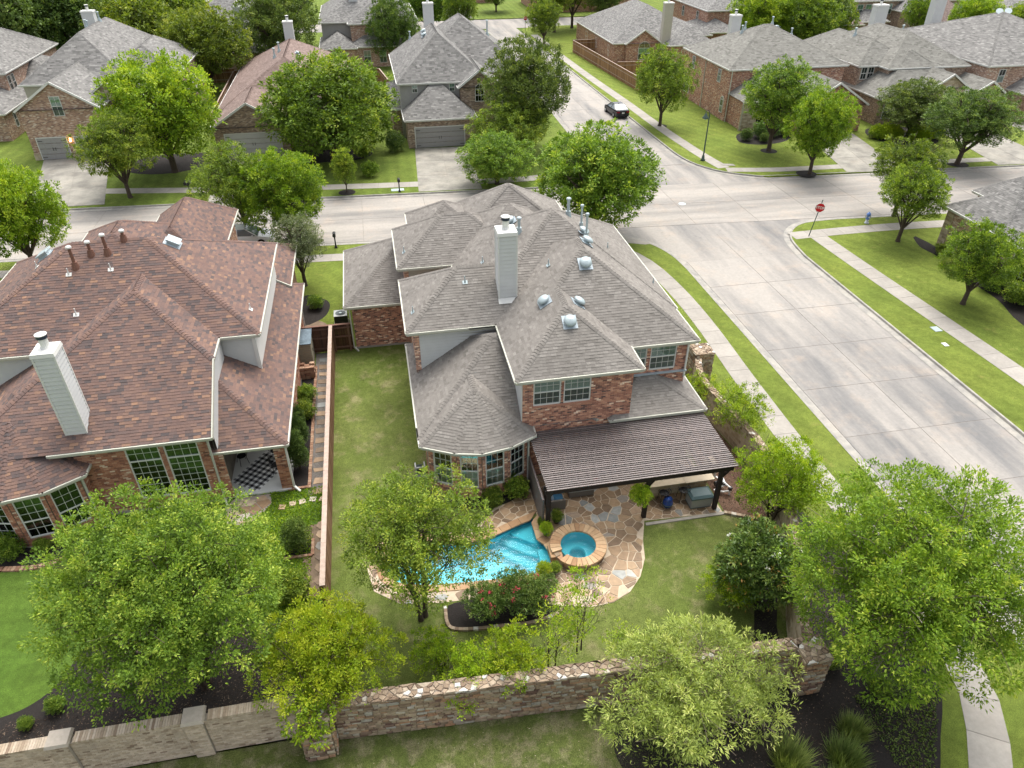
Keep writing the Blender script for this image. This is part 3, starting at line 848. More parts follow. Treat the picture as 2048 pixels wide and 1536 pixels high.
def shingle_facet(mb, poly, ex, wmin, wmax, rg, th=0.016):
    """rows of overlapping tabs over one roof plane, butts raised; each tab its own tint"""
    poly = dedupe(poly)
    if len(poly) < 3: return
    a, b = Vector(poly[0]), Vector(poly[1])
    e = (b - a).normalized()
    n = (b - a).cross(Vector(poly[2]) - a).normalized()
    s = n.cross(e)
    P = [((Vector(q) - a).dot(e), (Vector(q) - a).dot(s)) for q in poly]
    vmax = max(v for _, v in P)

    def span(v):
        xs_ = []
        m = len(P)
        for i in range(m):
            (u0, v0), (u1, v1) = P[i], P[(i + 1) % m]
            if abs(v1 - v0) < 1e-9:
                if abs(v - v0) < 1e-6: xs_ += [u0, u1]
            elif min(v0, v1) - 1e-9 <= v <= max(v0, v1) + 1e-9:
                xs_.append(u0 + (u1 - u0) * (v - v0) / (v1 - v0))
        return (min(xs_), max(xs_)) if xs_ else None
    rows = int(math.ceil(vmax / ex))
    for k in range(rows):
        v0, v1 = k * ex, min((k + 1) * ex, vmax - 1e-5)
        s0, s1 = span(v0 + 1e-6), span(v1)
        if not s0 or not s1: continue
        L0, R0 = s0; L1, R1 = s1
        u = min(L0, L1) - rg.random() * wmax
        end = max(R0, R1)
        while u < end:
            w = rg.uniform(wmin, wmax)
            ub = u + w
            p0, p1 = max(u, L0), min(ub, R0); q0, q1 = max(u, L1), min(ub, R1)
            if p1 - p0 > 0.01 or q1 - q0 > 0.01:
                if p1 < p0: p0 = p1 = (p0 + p1) / 2
                if q1 < q0: q0 = q1 = min(max((q0 + q1) / 2, L1), R1)
                t = th * (1.0 if rg.random() < 0.55 else 0.5)
                mb.cur = min(1, max(0, rg.gauss(0.52, 0.22) - (0.1 if t < th else 0)))
                A = a + e * p0 + s * v0; B = a + e * p1 + s * v0; C = a + e * q1 + s * v1; D = a + e * q0 + s * v1
                up = n * (t + 0.004); lo = n * 0.005
                i = len(mb.v)
                mb.v += [tuple(A + up), tuple(B + up), tuple(C + lo), tuple(D + lo), tuple(A), tuple(B)]
                mb.f += [(i, i + 1, i + 2, i + 3), (i + 4, i + 5, i + 1, i)]
                mb.t += [mb.cur, mb.cur * 0.6]; mb.m += [0, 0]
            u = ub


def cap_line(mb, a, b, slope, rg, w=0.15, step=0.17):
    """folded ridge or hip caps, lapped uphill"""
    a, b = Vector(a), Vector(b)
    if a.z > b.z: a, b = b, a
    d = b - a; L = d.length
    if L < 0.3: return
    d.normalize()
    side = Vector((d.y, -d.x, 0)).normalized()
    up = side.cross(d)
    if up.z < 0: up = -up
    n = int(L / step)
    dz = Vector((0, 0, -slope * w))
    for i in range(n):
        p = a + d * (i * step); q = p + d * (step * 1.15)
        hi, lo = 0.045, 0.018
        mb.cur = min(1, max(0, rg.gauss(0.5, 0.16)))
        A = p + up * hi; B = q + up * lo
        for sg in (1, -1):
            A2 = p + side * w * sg + dz + up * hi * 0.8; B2 = q + side * w * sg + dz + up * lo
            mb.face([A, A2, B2, B] if sg < 0 else [A, B, B2, A2])
            mb.face([A, A - up * hi, A2 - up * hi * 0.7, A2] if sg > 0 else [A2, A2 - up * hi * 0.7, A - up * hi, A])


def lap_siding(name, parent, a, b, z0, ztop, mat, board=0.17, proud=0.02):
    """horizontal lap boards on a vertical face from a to b (left to right seen from outside); ztop(u) is the upper limit, z0(u) the lower"""
    a = Vector((a[0], a[1], 0)); b = Vector((b[0], b[1], 0)); d = b - a; L = d.length; d.normalize()
    out = Vector((d.y, -d.x, 0))
    zmin = min(z0(0), z0(L)); zmax = max(ztop(0), ztop(L), ztop(L / 2))
    k = 0
    z = zmin
    zgap = 0.014
    while z < zmax - 0.01:
        zz = min(z + board, zmax)
        us = [L * i / 24 for i in range(25)]
        ok = [u for u in us if z0(u) < zz - 0.02 and ztop(u) > z + 0.02]
        if ok:
            u0, u1 = min(ok), max(ok)
            m = MB()
            A, B = a + d * u0, a + d * u1
            lo = [max(z, z0(u0)), max(z, z0(u1))]; hi = [min(zz - zgap, ztop(u0)), min(zz - zgap, ztop(u1))]
            m.face([A + out * proud + Vector((0, 0, lo[0])), B + out * proud + Vector((0, 0, lo[1])), B + out * 0.004 + Vector((0, 0, hi[1])), A + out * 0.004 + Vector((0, 0, hi[0]))])
            m.face([A + Vector((0, 0, lo[0])), B + Vector((0, 0, lo[1])), B + out * proud + Vector((0, 0, lo[1])), A + out * proud + Vector((0, 0, lo[0]))])
            m.build(name, mat, parent)
        z = zz; k += 1


def brick_panel(parent, a, b, z0, z1, openings, mat, mortar, rg, th=0.1, ztop=None, bw=0.213, bh=0.0757):
    """a face of real bricks from a to b (left to right seen from outside), openings as (u0,u1,z0,z1); the face stands th out from line a-b"""
    a = Vector((a[0], a[1], 0)); b = Vector((b[0], b[1], 0)); d = b - a; L = d.length; d.normalize()
    out = Vector((d.y, -d.x, 0))
    ub = sorted({0, L} | {o[0] for o in openings} | {o[1] for o in openings})
    zb = sorted({z0, z1} | {o[2] for o in openings} | {o[3] for o in openings})
    mm = MB()
    for i in range(len(ub) - 1):
        for j in range(len(zb) - 1):
            uc, zc = (ub[i] + ub[i + 1]) / 2, (zb[j] + zb[j + 1]) / 2
            if zc < z0 or zc > z1 or any(o[0] < uc < o[1] and o[2] < zc < o[3] for o in openings): continue
            mm.obox(a + d * uc + out * (th / 2 - 0.006) + Vector((0, 0, zc)), ((ub[i + 1] - ub[i]) / 2, th / 2 - 0.006, (zb[j + 1] - zb[j]) / 2), d, out, (0, 0, 1))
    wall = mm.build('wall', mortar, parent)
    bm_ = MB()
    rows = int((z1 - z0) / bh)
    for r in range(rows):
        za, zc = z0 + r * bh + 0.005, z0 + (r + 1) * bh - 0.005
        u = -bw * 0.5 * (r % 2)
        while u < L:
            u0, u1 = max(u + 0.005, 0), min(u + bw - 0.005, L)
            segs = [(u0, u1)]
            for o in openings:
                if o[2] < zc and o[3] > za:
                    ns = []
                    for s0, s1 in segs:
                        if o[1] <= s0 or o[0] >= s1: ns.append((s0, s1))
                        else:
                            if s0 < o[0]: ns.append((s0, o[0]))
                            if s1 > o[1]: ns.append((o[1], s1))
                    segs = ns
            for s0, s1 in segs:
                if s1 - s0 < 0.03: continue
                if ztop and zc > ztop((s0 + s1) / 2): continue
                bm_.cur = min(1, max(0, rg.gauss(0.5, 0.27)))
                f = out * (th + rg.uniform(-0.003, 0.003)); k = out * (th - 0.014)
                P = [a + d * s0, a + d * s1]
                A0 = P[0] + Vector((0, 0, za)); B0 = P[1] + Vector((0, 0, za)); B1 = P[1] + Vector((0, 0, zc)); A1 = P[0] + Vector((0, 0, zc))
                i = len(bm_.v)
                bm_.v += [tuple(q + f) for q in (A0, B0, B1, A1)] + [tuple(q + k) for q in (A0, B0, B1, A1)]
                bm_.f += [(i, i + 1, i + 2, i + 3), (i + 4, i + 5, i + 1, i), (i + 5, i + 6, i + 2, i + 1), (i + 6, i + 7, i + 3, i + 2), (i + 7, i + 4, i, i + 3)]
                bm_.t += [bm_.cur] * 5; bm_.m += [0] * 5
            u += bw
    bm_.build('bricks', mat, wall, kind='stuff')
    return wall


_PANE = {}


def window(parent, x, y, z, ang, w, h, cols=4, top=2, bot=2, split=0.5, blind=True, detail=True, frame='white', sill=None, arch=False, glass=None, depth=0.07, room=True):
    """sash window; x, y, z = middle of its bottom edge on the wall face, ang turns its outward side from -Y"""
    wx = wl(parent)
    m = MB(); fr = 0.055
    D = depth
    m.box(-w / 2, -w / 2 + fr, -D, 0, 0, h); m.box(w / 2 - fr, w / 2, -D, 0, 0, h)
    m.box(-w / 2 + fr, w / 2 - fr, -D, 0, h - fr, h); m.box(-w / 2 + fr, w / 2 - fr, -D - 0.015, 0, 0, fr)
    hs = h * split
    if split > 0: m.box(-w / 2 + fr, w / 2 - fr, -D + 0.004, -0.012, hs - 0.028, hs + 0.028)
    if arch:
        n = 10; ro, ri = w / 2, w / 2 - fr
        for i in range(n):
            a0, a1 = math.pi * i / n, math.pi * (i + 1) / n
            m.hexa([(ri * math.cos(a0), -D, h + ri * math.sin(a0)), (ro * math.cos(a0), -D, h + ro * math.sin(a0)), (ro * math.cos(a0), 0, h + ro * math.sin(a0)), (ri * math.cos(a0), 0, h + ri * math.sin(a0)),
                    (ri * math.cos(a1), -D, h + ri * math.sin(a1)), (ro * math.cos(a1), -D, h + ro * math.sin(a1)), (ro * math.cos(a1), 0, h + ro * math.sin(a1)), (ri * math.cos(a1), 0, h + ri * math.sin(a1))])
        m.box(-0.015, 0.015, -D + 0.004, -0.012, h, h + ri)
    me = m.mesh('window', M[frame])
    win = add_obj('window', me, parent, (x - wx.x, y - wx.y, z - wx.z), ang)
    iw = w - 2 * fr
    gl = glass or ('glass' if blind else 'glass_dark')

    def rowset(za, zb, rows, low):
        if rows < 1: return
        dz = (zb - za) / rows; dx = iw / cols
        if detail:
            key = (round(dx, 3), round(dz, 3), gl, low and blind)
            if key not in _PANE:
                q = MB(); q.box(-dx / 2 + 0.006, dx / 2 - 0.006, -0.003, 0.003, -dz / 2 + 0.006, dz / 2 - 0.006)
                _PANE[key] = q.mesh('pane', M['screen'] if (low and blind) else M[gl])
            for i in range(cols):
                for j in range(rows):
                    add_obj('pane', _PANE[key], win, (-iw / 2 + (i + 0.5) * dx, -D * 0.5, za + (j + 0.5) * dz))
            b = MB(); t = 0.008
            for i in range(1, cols): b.box(-iw / 2 + i * dx - t, -iw / 2 + i * dx + t, -D * 0.5 - 0.012, -D * 0.5 + 0.012, za, zb)
            for j in range(1, rows): b.box(-iw / 2, iw / 2, -D * 0.5 - 0.0125, -D * 0.5 + 0.0115, za + j * dz - t, za + j * dz + t)
            if b.v: b.build('glazing_bars', M[frame], win, local=True)
        else:
            q = MB(); q.box(-iw / 2, iw / 2, -D * 0.5 - 0.003, -D * 0.5 + 0.003, za, zb); q.build('pane', M['screen'] if (low and blind) else M[gl], win, local=True)
            b = MB(); t = 0.014
            for i in range(1, cols): b.box(-iw / 2 + i * dx - t, -iw / 2 + i * dx + t, -D * 0.5 - 0.012, -D * 0.5 - 0.004, za, zb)
            for j in range(1, rows): b.box(-iw / 2, iw / 2, -D * 0.5 - 0.0125, -D * 0.5 - 0.0045, za + j * dz - t, za + j * dz + t)
            if b.v: b.build('glazing_bars', M[frame], win, local=True)
    if split > 0:
        rowset(fr, hs - 0.028, bot, True); rowset(hs + 0.028, h - fr, top, False)
    else: rowset(fr, h - fr, top, False)
    if arch:
        q = MB(); n = 12; ri = w / 2 - fr
        q.face([(0, -D * 0.5, h)] + [(ri * math.cos(math.pi * i / n), -D * 0.5, h + ri * math.sin(math.pi * i / n)) for i in range(n + 1)])
        q.build('pane', M[gl], win, local=True)
    if blind:
        b = MB()
        if detail:
            nsl = int((h - 2 * fr) / 0.05)
            for i in range(nsl):
                zz = fr + (h - 2 * fr) * i / nsl
                b.face([(-iw / 2, -0.012, zz), (iw / 2, -0.012, zz), (iw / 2, -0.003, zz + 0.047), (-iw / 2, -0.003, zz + 0.047)])
        else: b.face([(-iw / 2, -0.004, fr), (iw / 2, -0.004, fr), (iw / 2, -0.004, h - fr), (-iw / 2, -0.004, h - fr)])
        b.build('blind', M['blind'], win, local=True)
    elif room:
        b = MB(); b.face([(-iw / 2, -0.002, fr), (iw / 2, -0.002, fr), (iw / 2, -0.002, h - fr), (-iw / 2, -0.002, h - fr)])
        if arch:
            n = 12; ri = w / 2 - fr
            b.face([(0, -0.002, h)] + [(ri * math.cos(math.pi * i / n), -0.002, h + ri * math.sin(math.pi * i / n)) for i in range(n + 1)])
        b.build('room_shade_sheet', M['room'], win, local=True)  # flat near-black sheet paints the darkness of an unlit room
    if sill:
        b = MB(); b.box(-w / 2 - 0.05, w / 2 + 0.05, -D - 0.06, 0.0, -0.09, -0.002)
        b.build('sill', M[sill], win, local=True)
    return win


def gutter_run(mb, a, b, out):
    a = Vector(a); b = Vector(b); o = Vector((out[0], out[1], 0))
    d = (b - a).normalized()
    mb.obox((a + b) / 2 + o * 0.04 + Vector((0, 0, -0.055)), ((b - a).length / 2 + 0.04, 0.04, 0.05), d, o, (0, 0, 1))
    mb.obox((a + b) / 2 + o * -0.01 + Vector((0, 0, -0.13)), ((b - a).length / 2, 0.012, 0.075), d, o, (0, 0, 1))


def gable_wall(parent, tri, mat, inset):
    """triangle wall under a gable, set in from the rake"""
    a, s, b = [Vector(q) for q in tri]
    d = (b - a).normalized(); out = Vector((d.y, -d.x, 0))
    L = (b - a).length; k = 1 - 2 * inset / L * 0.6
    c = (a + b) / 2
    dn = Vector((0, 0, 0.05)); A = c + (a - c) * k - out * inset - dn; B = c + (b - c) * k - out * inset - dn; S = Vector((s.x, s.y, a.z + (s.z - a.z) * k)) - out * inset
    m = MB(); t = out * -0.2
    m.face([A, B, S]); m.face([B + t, A + t, S + t])
    m.build('gable', mat, parent)


ROOFS = {}


def roof_z(h, x, y):
    """height of the highest roof plane of house h over a point"""
    best = 0.0
    for b in ROOFS[h.name]:
        x0, x1, y0, y1 = b['r']
        if not (x0 <= x <= x1 and y0 <= y <= y1): continue
        gb = b.get('g', '')
        d = [v for k, v in (('w', x - x0), ('e', x1 - x), ('s', y - y0), ('n', y1 - y)) if k not in gb]
        best = max(best, b['z'] + b['p'] * min(d))
    return best


def build_house(name, label, base, blocks, roof, shingle=None, oh=0.35, fasc='white', seed=1, ex=0.15, wr=(0.17, 0.36), cat='house', group=None):
    """blocks: dicts with roof rectangle at the eaves, z, p, ax, g(ables), wall material, z0 of the wall"""
    h = thing(name, label, cat, (base[0], base[1], 0), group)
    ROOFS[h.name] = blocks
    rg = random.Random(seed)
    for i, b in enumerate(blocks):
        x0, x1, y0, y1 = b['r']; z, p = b['z'], b['p']
        F, H, RK = roof_block(x0, x1, y0, y1, z, p, b.get('ax', 'y'), b.get('g', ''))
        dk = MB()
        for f in F: dk.face(dedupe(f))
        dk.face([(x0, y1, z - 0.03), (x1, y1, z - 0.03), (x1, y0, z - 0.03), (x0, y0, z - 0.03)])
        ro = dk.build('roof', M[roof] if not shingle else M['deck'], h)
        if shingle:
            sm = MB()
            for f in F: shingle_facet(sm, f, ex, wr[0], wr[1], rg)
            sm.build('shingles', M[shingle], ro, kind='stuff')
            cm = MB()
            for a_, b_, s_, nm_ in H:
                k_ = b.get('cap', {}).get(nm_, 0.0)         # part of the line hidden under another roof
                k0_, k1_ = k_ if isinstance(k_, tuple) else (k_, 1.0)
                if k0_ < k1_: cap_line(cm, tuple(Vector(a_).lerp(Vector(b_), k0_)), tuple(Vector(a_).lerp(Vector(b_), k1_)), s_, rg)
            if cm.v: cm.build('ridge_caps', M[shingle], ro, kind='stuff')
        gm = MB()
        gb = b.get('g', '')
        no = b.get('nogut', '')
        if 's' not in gb and 's' not in no: gutter_run(gm, (x0, y0, z), (x1, y0, z), (0, -1))
        if 'n' not in gb and 'n' not in no: gutter_run(gm, (x0, y1, z), (x1, y1, z), (0, 1))
        if 'w' not in gb and 'w' not in no: gutter_run(gm, (x0, y0, z), (x0, y1, z), (-1, 0))
        if 'e' not in gb and 'e' not in no: gutter_run(gm, (x1, y0, z), (x1, y1, z), (1, 0))
        if gm.v: gm.build('gutter', M[fasc], ro)
        wm = b.get('w')
        o = oh + 0.0045 * i
        if RK:
            rm = MB()
            for tri in RK:
                A, S, B = [Vector(q) for q in tri]
                out = Vector(((B - A).normalized().y, -(B - A).normalized().x, 0))
                for q in (A, B):
                    e = (S - q)
                    rm.beam(q + out * 0.03 - Vector((0, 0, 0.07)), S + out * 0.03 - Vector((0, 0, 0.07)), 0.09, 0.2)
                if wm: gable_wall(h, tri, M[b.get('gw', wm)], o)
            rm.build('rake_board', M[fasc], ro)
        if wm:
            m = MB()
            m.box(x0 + o, x1 - o, y0 + o, y1 - o, b.get('z0', 0.0), z - 0.035)
            m.build('wall', M[wm], h)
    return h


def chimney(parent, x0, x1, y0, y1, z0, z1, near=False, mat='siding', flue=True):
    m = MB(); m.box(x0, x1, y0, y1, z0, z1)
    ch = m.build('chimney', M['found'] if near else M[mat], parent)  # near: the darker core showing between boards paints their shadow lines
    if near:
        for a, b in (((x0, y0), (x1, y0)), ((x0, y1), (x0, y0)), ((x1, y0), (x1, y1))):
            lap_siding('siding_board', ch, a, b, lambda u: z0, lambda u: z1 - 0.1, M['siding'], 0.2, 0.03)
        t = MB()
        for x, y in ((x0, y0), (x1, y0), (x0, y1), (x1, y1)): t.box(x - 0.035, x + 0.035, y - 0.035, y + 0.035, z0, z1 - 0.1)
        t.build('corner_trim', M['white'], ch)
    c = MB(); c.taper(x0 - 0.06, x1 + 0.06, y0 - 0.06, y1 + 0.06, z1 - 0.12, z1 + 0.05, 0.03)
    c.build('chimney_top', M['white'], ch)
    if flue:
        cx, cy = (x0 + x1) / 2, (y0 + y1) / 2 + 0.1
        f = MB(); f.lathe([(0.22, 0), (0.2, 0.05), (0.17, 0.1), (0.17, 0.42)], (cx, cy, z1 + 0.04), 14)
        f.build('flue', M['white'], ch)
        f = MB(); f.lathe([(0.17, 0.0), (0.21, 0.02), (0.21, 0.17)], (cx, cy, z1 + 0.46), 14); f.build('flue_band', M['blackcap'], ch)
        f = MB(); f.lathe([(0.23, 0.0), (0.235, 0.03), (0.1, 0.06), (0.0, 0.065)], (cx, cy, z1 + 0.63), 14); f.build('flue_cap', M['white'], ch)
    return ch


def roof_vent(parent, x, y, z, n=None, r=0.3):
    """mushroom vent on a flashing square; n = roof normal"""
    m = MB()
    nv = Vector(n or (0, -0.55, 0.83)).normalized()
    ax = Vector((1, 0, 0)) if abs(nv.x) < 0.4 else Vector((0, 1, 0))
    ax = (ax - nv * ax.dot(nv)).normalized(); ay = nv.cross(ax)
    c = Vector((x, y, z))
    m.obox(c + nv * 0.03, (r * 1.15, r * 1.15, 0.008), ax, ay, nv)
    v = m.build('roof_vent', M['flash'], parent)
    m = MB()
    prof = [(r * 0.55, 0.03), (r * 0.55, 0.16), (r, 0.15), (r * 1.02, 0.2), (r * 0.92, 0.26), (r * 0.55, 0.32), (0.0, 0.34)]
    base = len(m.v); k = 20
    for rr, zz in prof:
        for i in range(k):
            a = 2 * math.pi * i / k
            m.v.append(tuple(c + nv * zz + ax * rr * math.cos(a) + ay * rr * math.sin(a)))
    for j in range(len(prof) - 1):
        for i in range(k):
            i2 = (i + 1) % k
            m.f.append((base + j * k + i, base + j * k + i2, base + (j + 1) * k + i2, base + (j + 1) * k + i)); m.t.append(0.5); m.m.append(0)
    m.build('vent_hood', M['metal'], v, smooth=True)


def roof_pipe(parent, x, y, z, h, r=0.07, mat='metal', cap=True, collar=True):
    m = MB(); m.tube((x, y, z - 0.2), (x, y, z + h), r, r, 10)
    o = m.build('vent_pipe', M[mat], parent)
    if collar:
        m = MB(); m.lathe([(r * 2.6, -0.12), (r * 2.3, 0.02), (r * 1.7, 0.25), (r * 1.75, 0.3)], (x, y, z), 12); m.build('pipe_collar', M[mat], o)
    if cap:
        m = MB(); m.lathe([(r * 1.1, 0), (r * 1.7, 0.02), (r * 1.7, 0.09), (r * 1.2, 0.13), (0, 0.14)], (x, y, z + h - 0.02), 12); m.build('pipe_cap', M['white'] if mat != 'metal' else M['metal'], o)


def garage_door(parent, x0, x1, y, zt, mat='garage', panels=4, cols=4, facing='s'):
    m = MB(); m.box(x0 - 0.08, x0, y - 0.05, y + 0.02, 0.02, zt + 0.08); m.box(x1, x1 + 0.08, y - 0.05, y + 0.02, 0.02, zt + 0.08); m.box(x0, x1, y - 0.05, y + 0.02, zt, zt + 0.08)
    d = m.build('garage_door', M['white'], parent)
    h = zt / panels; w = (x1 - x0) / cols
    for j in range(panels):
        m = MB()
        m.box(x0 + 0.01, x1 - 0.01, y - 0.03, y, j * h + 0.03, (j + 1) * h - 0.006)
        for i in range(cols):
            m.taper(x0 + i * w + 0.1, x0 + (i + 1) * w - 0.1, y - 0.045, y - 0.03, j * h + 0.1, (j + 1) * h - 0.08, 0.0)
        m.build('door_panel', M[mat], d)
    m = MB()
    for s in (-0.12, 0.12): m.box((x0 + x1) / 2 + s - 0.02, (x0 + x1) / 2 + s + 0.02, y - 0.075, y - 0.05, zt * 0.42, zt * 0.56)
    for x, s in ((x0, 1), (x1, -1)):
        for z in (0.25, zt - 0.3): m.box(min(x + 0.05 * s, x + 0.5 * s), max(x + 0.05 * s, x + 0.5 * s), y - 0.07, y - 0.05, z, z + 0.05)
    m.build('door_hardware', M['black'], d)
    return d


def downspout(parent, x, y, z0, z1, mat='white', sx=0, sy=0):
    m = MB(); m.box(x - 0.04, x + 0.04, y - 0.04, y + 0.04, z0 + 0.15, z1)
    m.beam((x, y, z0 + 0.18), (x + sx * 0.4, y + sy * 0.4, z0 + 0.05), 0.09, 0.08)
    return m.build('downspout', M[mat], parent)
# ------------------------------------------------------------------ the grey-roofed brick house in the middle
def turret(parent, ring, apex, back, shingle, rg, fasc='cream'):
    """fan roof over a bay: ring = eave corners left to right, apex, back = where its ridge dies into the roof behind"""
    dk = MB(); F = []
    for i in range(len(ring) - 1):
        F.append([ring[i], ring[i + 1], apex])
    F[0] = [ring[0], ring[1], apex, back]; F[-1] = [ring[-2], ring[-1], back, apex]
    for f in F: dk.face(f)
    dk.face([(p[0], p[1], p[2] - 0.03) for p in ring][::-1])
    ro = dk.build('roof', M['deck'], parent)
    sm = MB()
    for f in F: shingle_facet(sm, f, 0.15, 0.17, 0.36, rg)
    sm.build('shingles', M[shingle], ro, kind='stuff')
    cm = MB()
    for p in ring[1:-1]: cap_line(cm, p, apex, 0.3, rg)
    cap_line(cm, apex, (back[0], back[1], back[2] + 0.01), 0.5, rg)
    cm.build('ridge_caps', M[shingle], ro, kind='stuff')
    gm = MB()
    for a, b in zip(ring[:-1], ring[1:]):
        d = (Vector(b) - Vector(a)).normalized()
        gutter_run(gm, a, b, (d.y, -d.x))
    gm.build('gutter', M[fasc], ro)


P8 = 0.667
main = build_house('brick_house', 'two-storey brick house with grey shingle roof behind the pergola and pool', (7, 33), [
    dict(r=(3.7, 14.5, 30.6, 41.7), z=5.87, p=P8, ax='y', w='siding_grey', cap=dict(sw=0.54, se=1)),
    dict(r=(5.05, 14.4, 27.4, 38.0), z=5.87, p=P8, ax='y', w='siding', cap=dict(sw=0.62, nw=1, ne=1)),
    dict(r=(5.05, 10.95, 25.5, 36.0), z=5.9, p=P8, ax='y', w='siding', cap=dict(r=(0, 0.42), nw=1, ne=1)),
    dict(r=(0.6, 12.0, 30.6, 36.4), z=5.9, p=P8, ax='x', w='w_main', cap=dict(r=(0, 0.38), se=1, ne=1)),
    dict(r=(0.6, 8.0, 37.8, 43.6), z=5.9, p=P8, ax='x', w='w_main'),
    dict(r=(3.7, 11.3, 36.5, 44.1), z=5.83, p=P8, ax='y', w='w_main', cap=dict(sw=1, se=1)),
    dict(r=(4.1, 11.9, 40.0, 46.6), z=5.9, p=P8, ax='y', w='w_main'),
    dict(r=(1.6, 6.4, 41.0, 46.2), z=5.88, p=P8, ax='y', w='w_main'),
    dict(r=(-2.75, 6.0, 39.0, 47.2), z=3.1, p=0.63, ax='x', w='mortar'),
    dict(r=(0.6, 9.0, 25.75, 34.15), z=3.1, p=0.645, ax='x', w='w_main', nogut='s'),
    dict(r=(9.6, 14.4, 25.55, 30.5), z=3.1, p=0.42, ax='x', w='w_main'),
], None, 'shingle_grey', seed=11, fasc='cream', wr=(0.14, 0.31))
rgm = random.Random(5)
turret(main, [(0.6, 26.6, 3.1), (0.61, 25.3, 3.1), (2.07, 24.55, 3.1), (3.27, 24.28, 3.1), (4.67, 24.52, 3.1), (5.87, 25.12, 3.1), (5.9, 26.2, 3.1)], (3.35, 27.1, 4.72), (3.36, 28.15, 4.74), 'shingle_grey', rgm)
# rear wall of the upper storey
bp = brick_panel(main, (5.4, 25.86), (10.6, 25.86), 0.0, 5.84, [(0.5, 1.78, 4.25, 5.66), (1.92, 3.2, 4.25, 5.66), (2.2, 4.2, 0.1, 2.2)], M['brick_main'], M['mortar'], rgm)
for xc in (6.54, 7.96): window(main, xc, 25.86, 4.25, 0, 1.28, 1.41, 4, 2, 2, 0.5, sill=None)
window(main, 8.6, 25.86, 0.1, 0, 2.0, 2.1, 4, 4, 0, 0, blind=False)
for xc in (6.54, 7.96):
    m = MB(); m.box(xc - 0.7, xc + 0.7, 25.70, 25.85, 4.16, 4.245); m.build('window_sill', M['brick_main'], main)
bp = brick_panel(main, (10.65, 27.77), (14.03, 27.77), 2.9, 5.84, [(0.15, 1.3, 4.2, 5.64), (1.48, 2.82, 4.2, 5.64)], M['brick_main'], M['mortar'], rgm)
window(main, 11.375, 27.77, 4.2, 0, 1.15, 1.44, 4, 2, 2, 0.5); window(main, 12.8, 27.77, 4.2, 0, 1.34, 1.44, 4, 2, 2, 0.5)
m = MB(); m.box(10.66, 14.0, 27.56, 27.67, 3.99, 4.06); m.beam((10.6, 27.6, 4.02), (14.1, 27.62, 4.02), 0.14, 0.05); m.build('flashing', M['flash'], main)
# garage end wall and the lap-sided triangle under the upper eave
brick_panel(main, (-2.36, 39.39), (1.0, 39.39), 0.12, 3.04, [], M['brick_main'], M['mortar'], rgm)
m = MB(); m.box(-2.4, 1.0, 39.26, 39.4, 0, 0.12); m.build('foundation', M['found'], main)
m = MB(); m.box(1.2, 5.4, 30.945, 30.955, 3.0, 5.8); m.build('wall', M['found'], main)  # dark backing; its strips between the boards paint the laps' shadow
lap_siding('siding_board', main, (1.2, 30.94), (5.42, 30.96), lambda u: 3.0, lambda u: 5.84, M['siding'], 0.17, 0.022)
m = MB(); m.box(0.93, 1.2, 30.9, 30.97, 3.0, 5.84); m.build('wall', M['w_main'], main)
lap_siding('siding_board', main, (1.2, 38.15), (4.1, 38.15), lambda u: 3.0, lambda u: 5.84, M['siding_beige'], 0.17, 0.02)
m = MB(); m.box(5.36, 5.44, 25.8, 25.92, 3.0, 5.84); m.build('corner_trim', M['white'], main)
# the bay: five brick faces with windows
RW = [(0.98, 26.2), (1.0, 25.62), (2.2, 24.93), (3.3, 24.66), (4.5, 24.88), (5.5, 25.42), (5.52, 25.9)]
for i in range(1, 5):
    a, b = Vector(RW[i]), Vector(RW[i + 1])
    L = (b - a).length; d = (b - a).normalized(); w = min(0.92, L - 0.3); o = Vector((d.y, -d.x))
    brick_panel(main, a, b, 0.1, 3.05, [((L - w) / 2, (L + w) / 2, 0.75, 2.7)], M['brick_main'], M['mortar'], rgm)
    c = (a + b) / 2
    window(main, c.x, c.y, 0.75, math.atan2(d.y, d.x), w, 1.95, 3, 2, 2, 0.5)
brick_panel(main, RW[0], RW[1], 0.1, 3.05, [], M['brick_main'], M['mortar'], rgm)
brick_panel(main, RW[5], RW[6], 0.1, 3.05, [], M['brick_main'], M['mortar'], rgm)
m = MB(); m.prism([RW[0]] + RW[1:-1] + [RW[-1], (5.5, 27), (1.0, 27)], 0.0, 0.1); m.build('foundation', M['found'], main)
chimney(main, 5.4, 6.3, 31.75, 32.7, 5.8, 10.15, True)
m = MB(); m.obox((5.85, 31.62, 6.62), (0.5, 0.16, 0.012), (1, 0, 0), (0, 0.832, 0.555), (0, -0.555, 0.832)); m.build('flashing', M['white'], main)
nS, nW, nE = (0, -0.555, 0.832), (-0.555, 0, 0.832), (0.555, 0, 0.832)
for x, y, z, n in ((9.63, 31.25, 8.47, nS), (7.97, 27.69, 7.36, nS), (7.28, 29.71, 7.39, nW), (8.82, 29.43, 7.32, nE), (10.23, 33.27, 8.68, nE), (10.5, 34.89, 8.5, nE), (7.14, 37.75, 8.2, nW)):
    roof_vent(main, x, y, z, n)
for x, y, z, h in ((10.2, 36.86, 8.7, 0.95), (10.72, 35.96, 8.36, 1.2), (10.55, 34.35, 8.47, 1.25), (7.27, 36.09, 8.28, 0.78)):
    roof_pipe(main, x, y, z, h, 0.06 if h > 1 else 0.08)


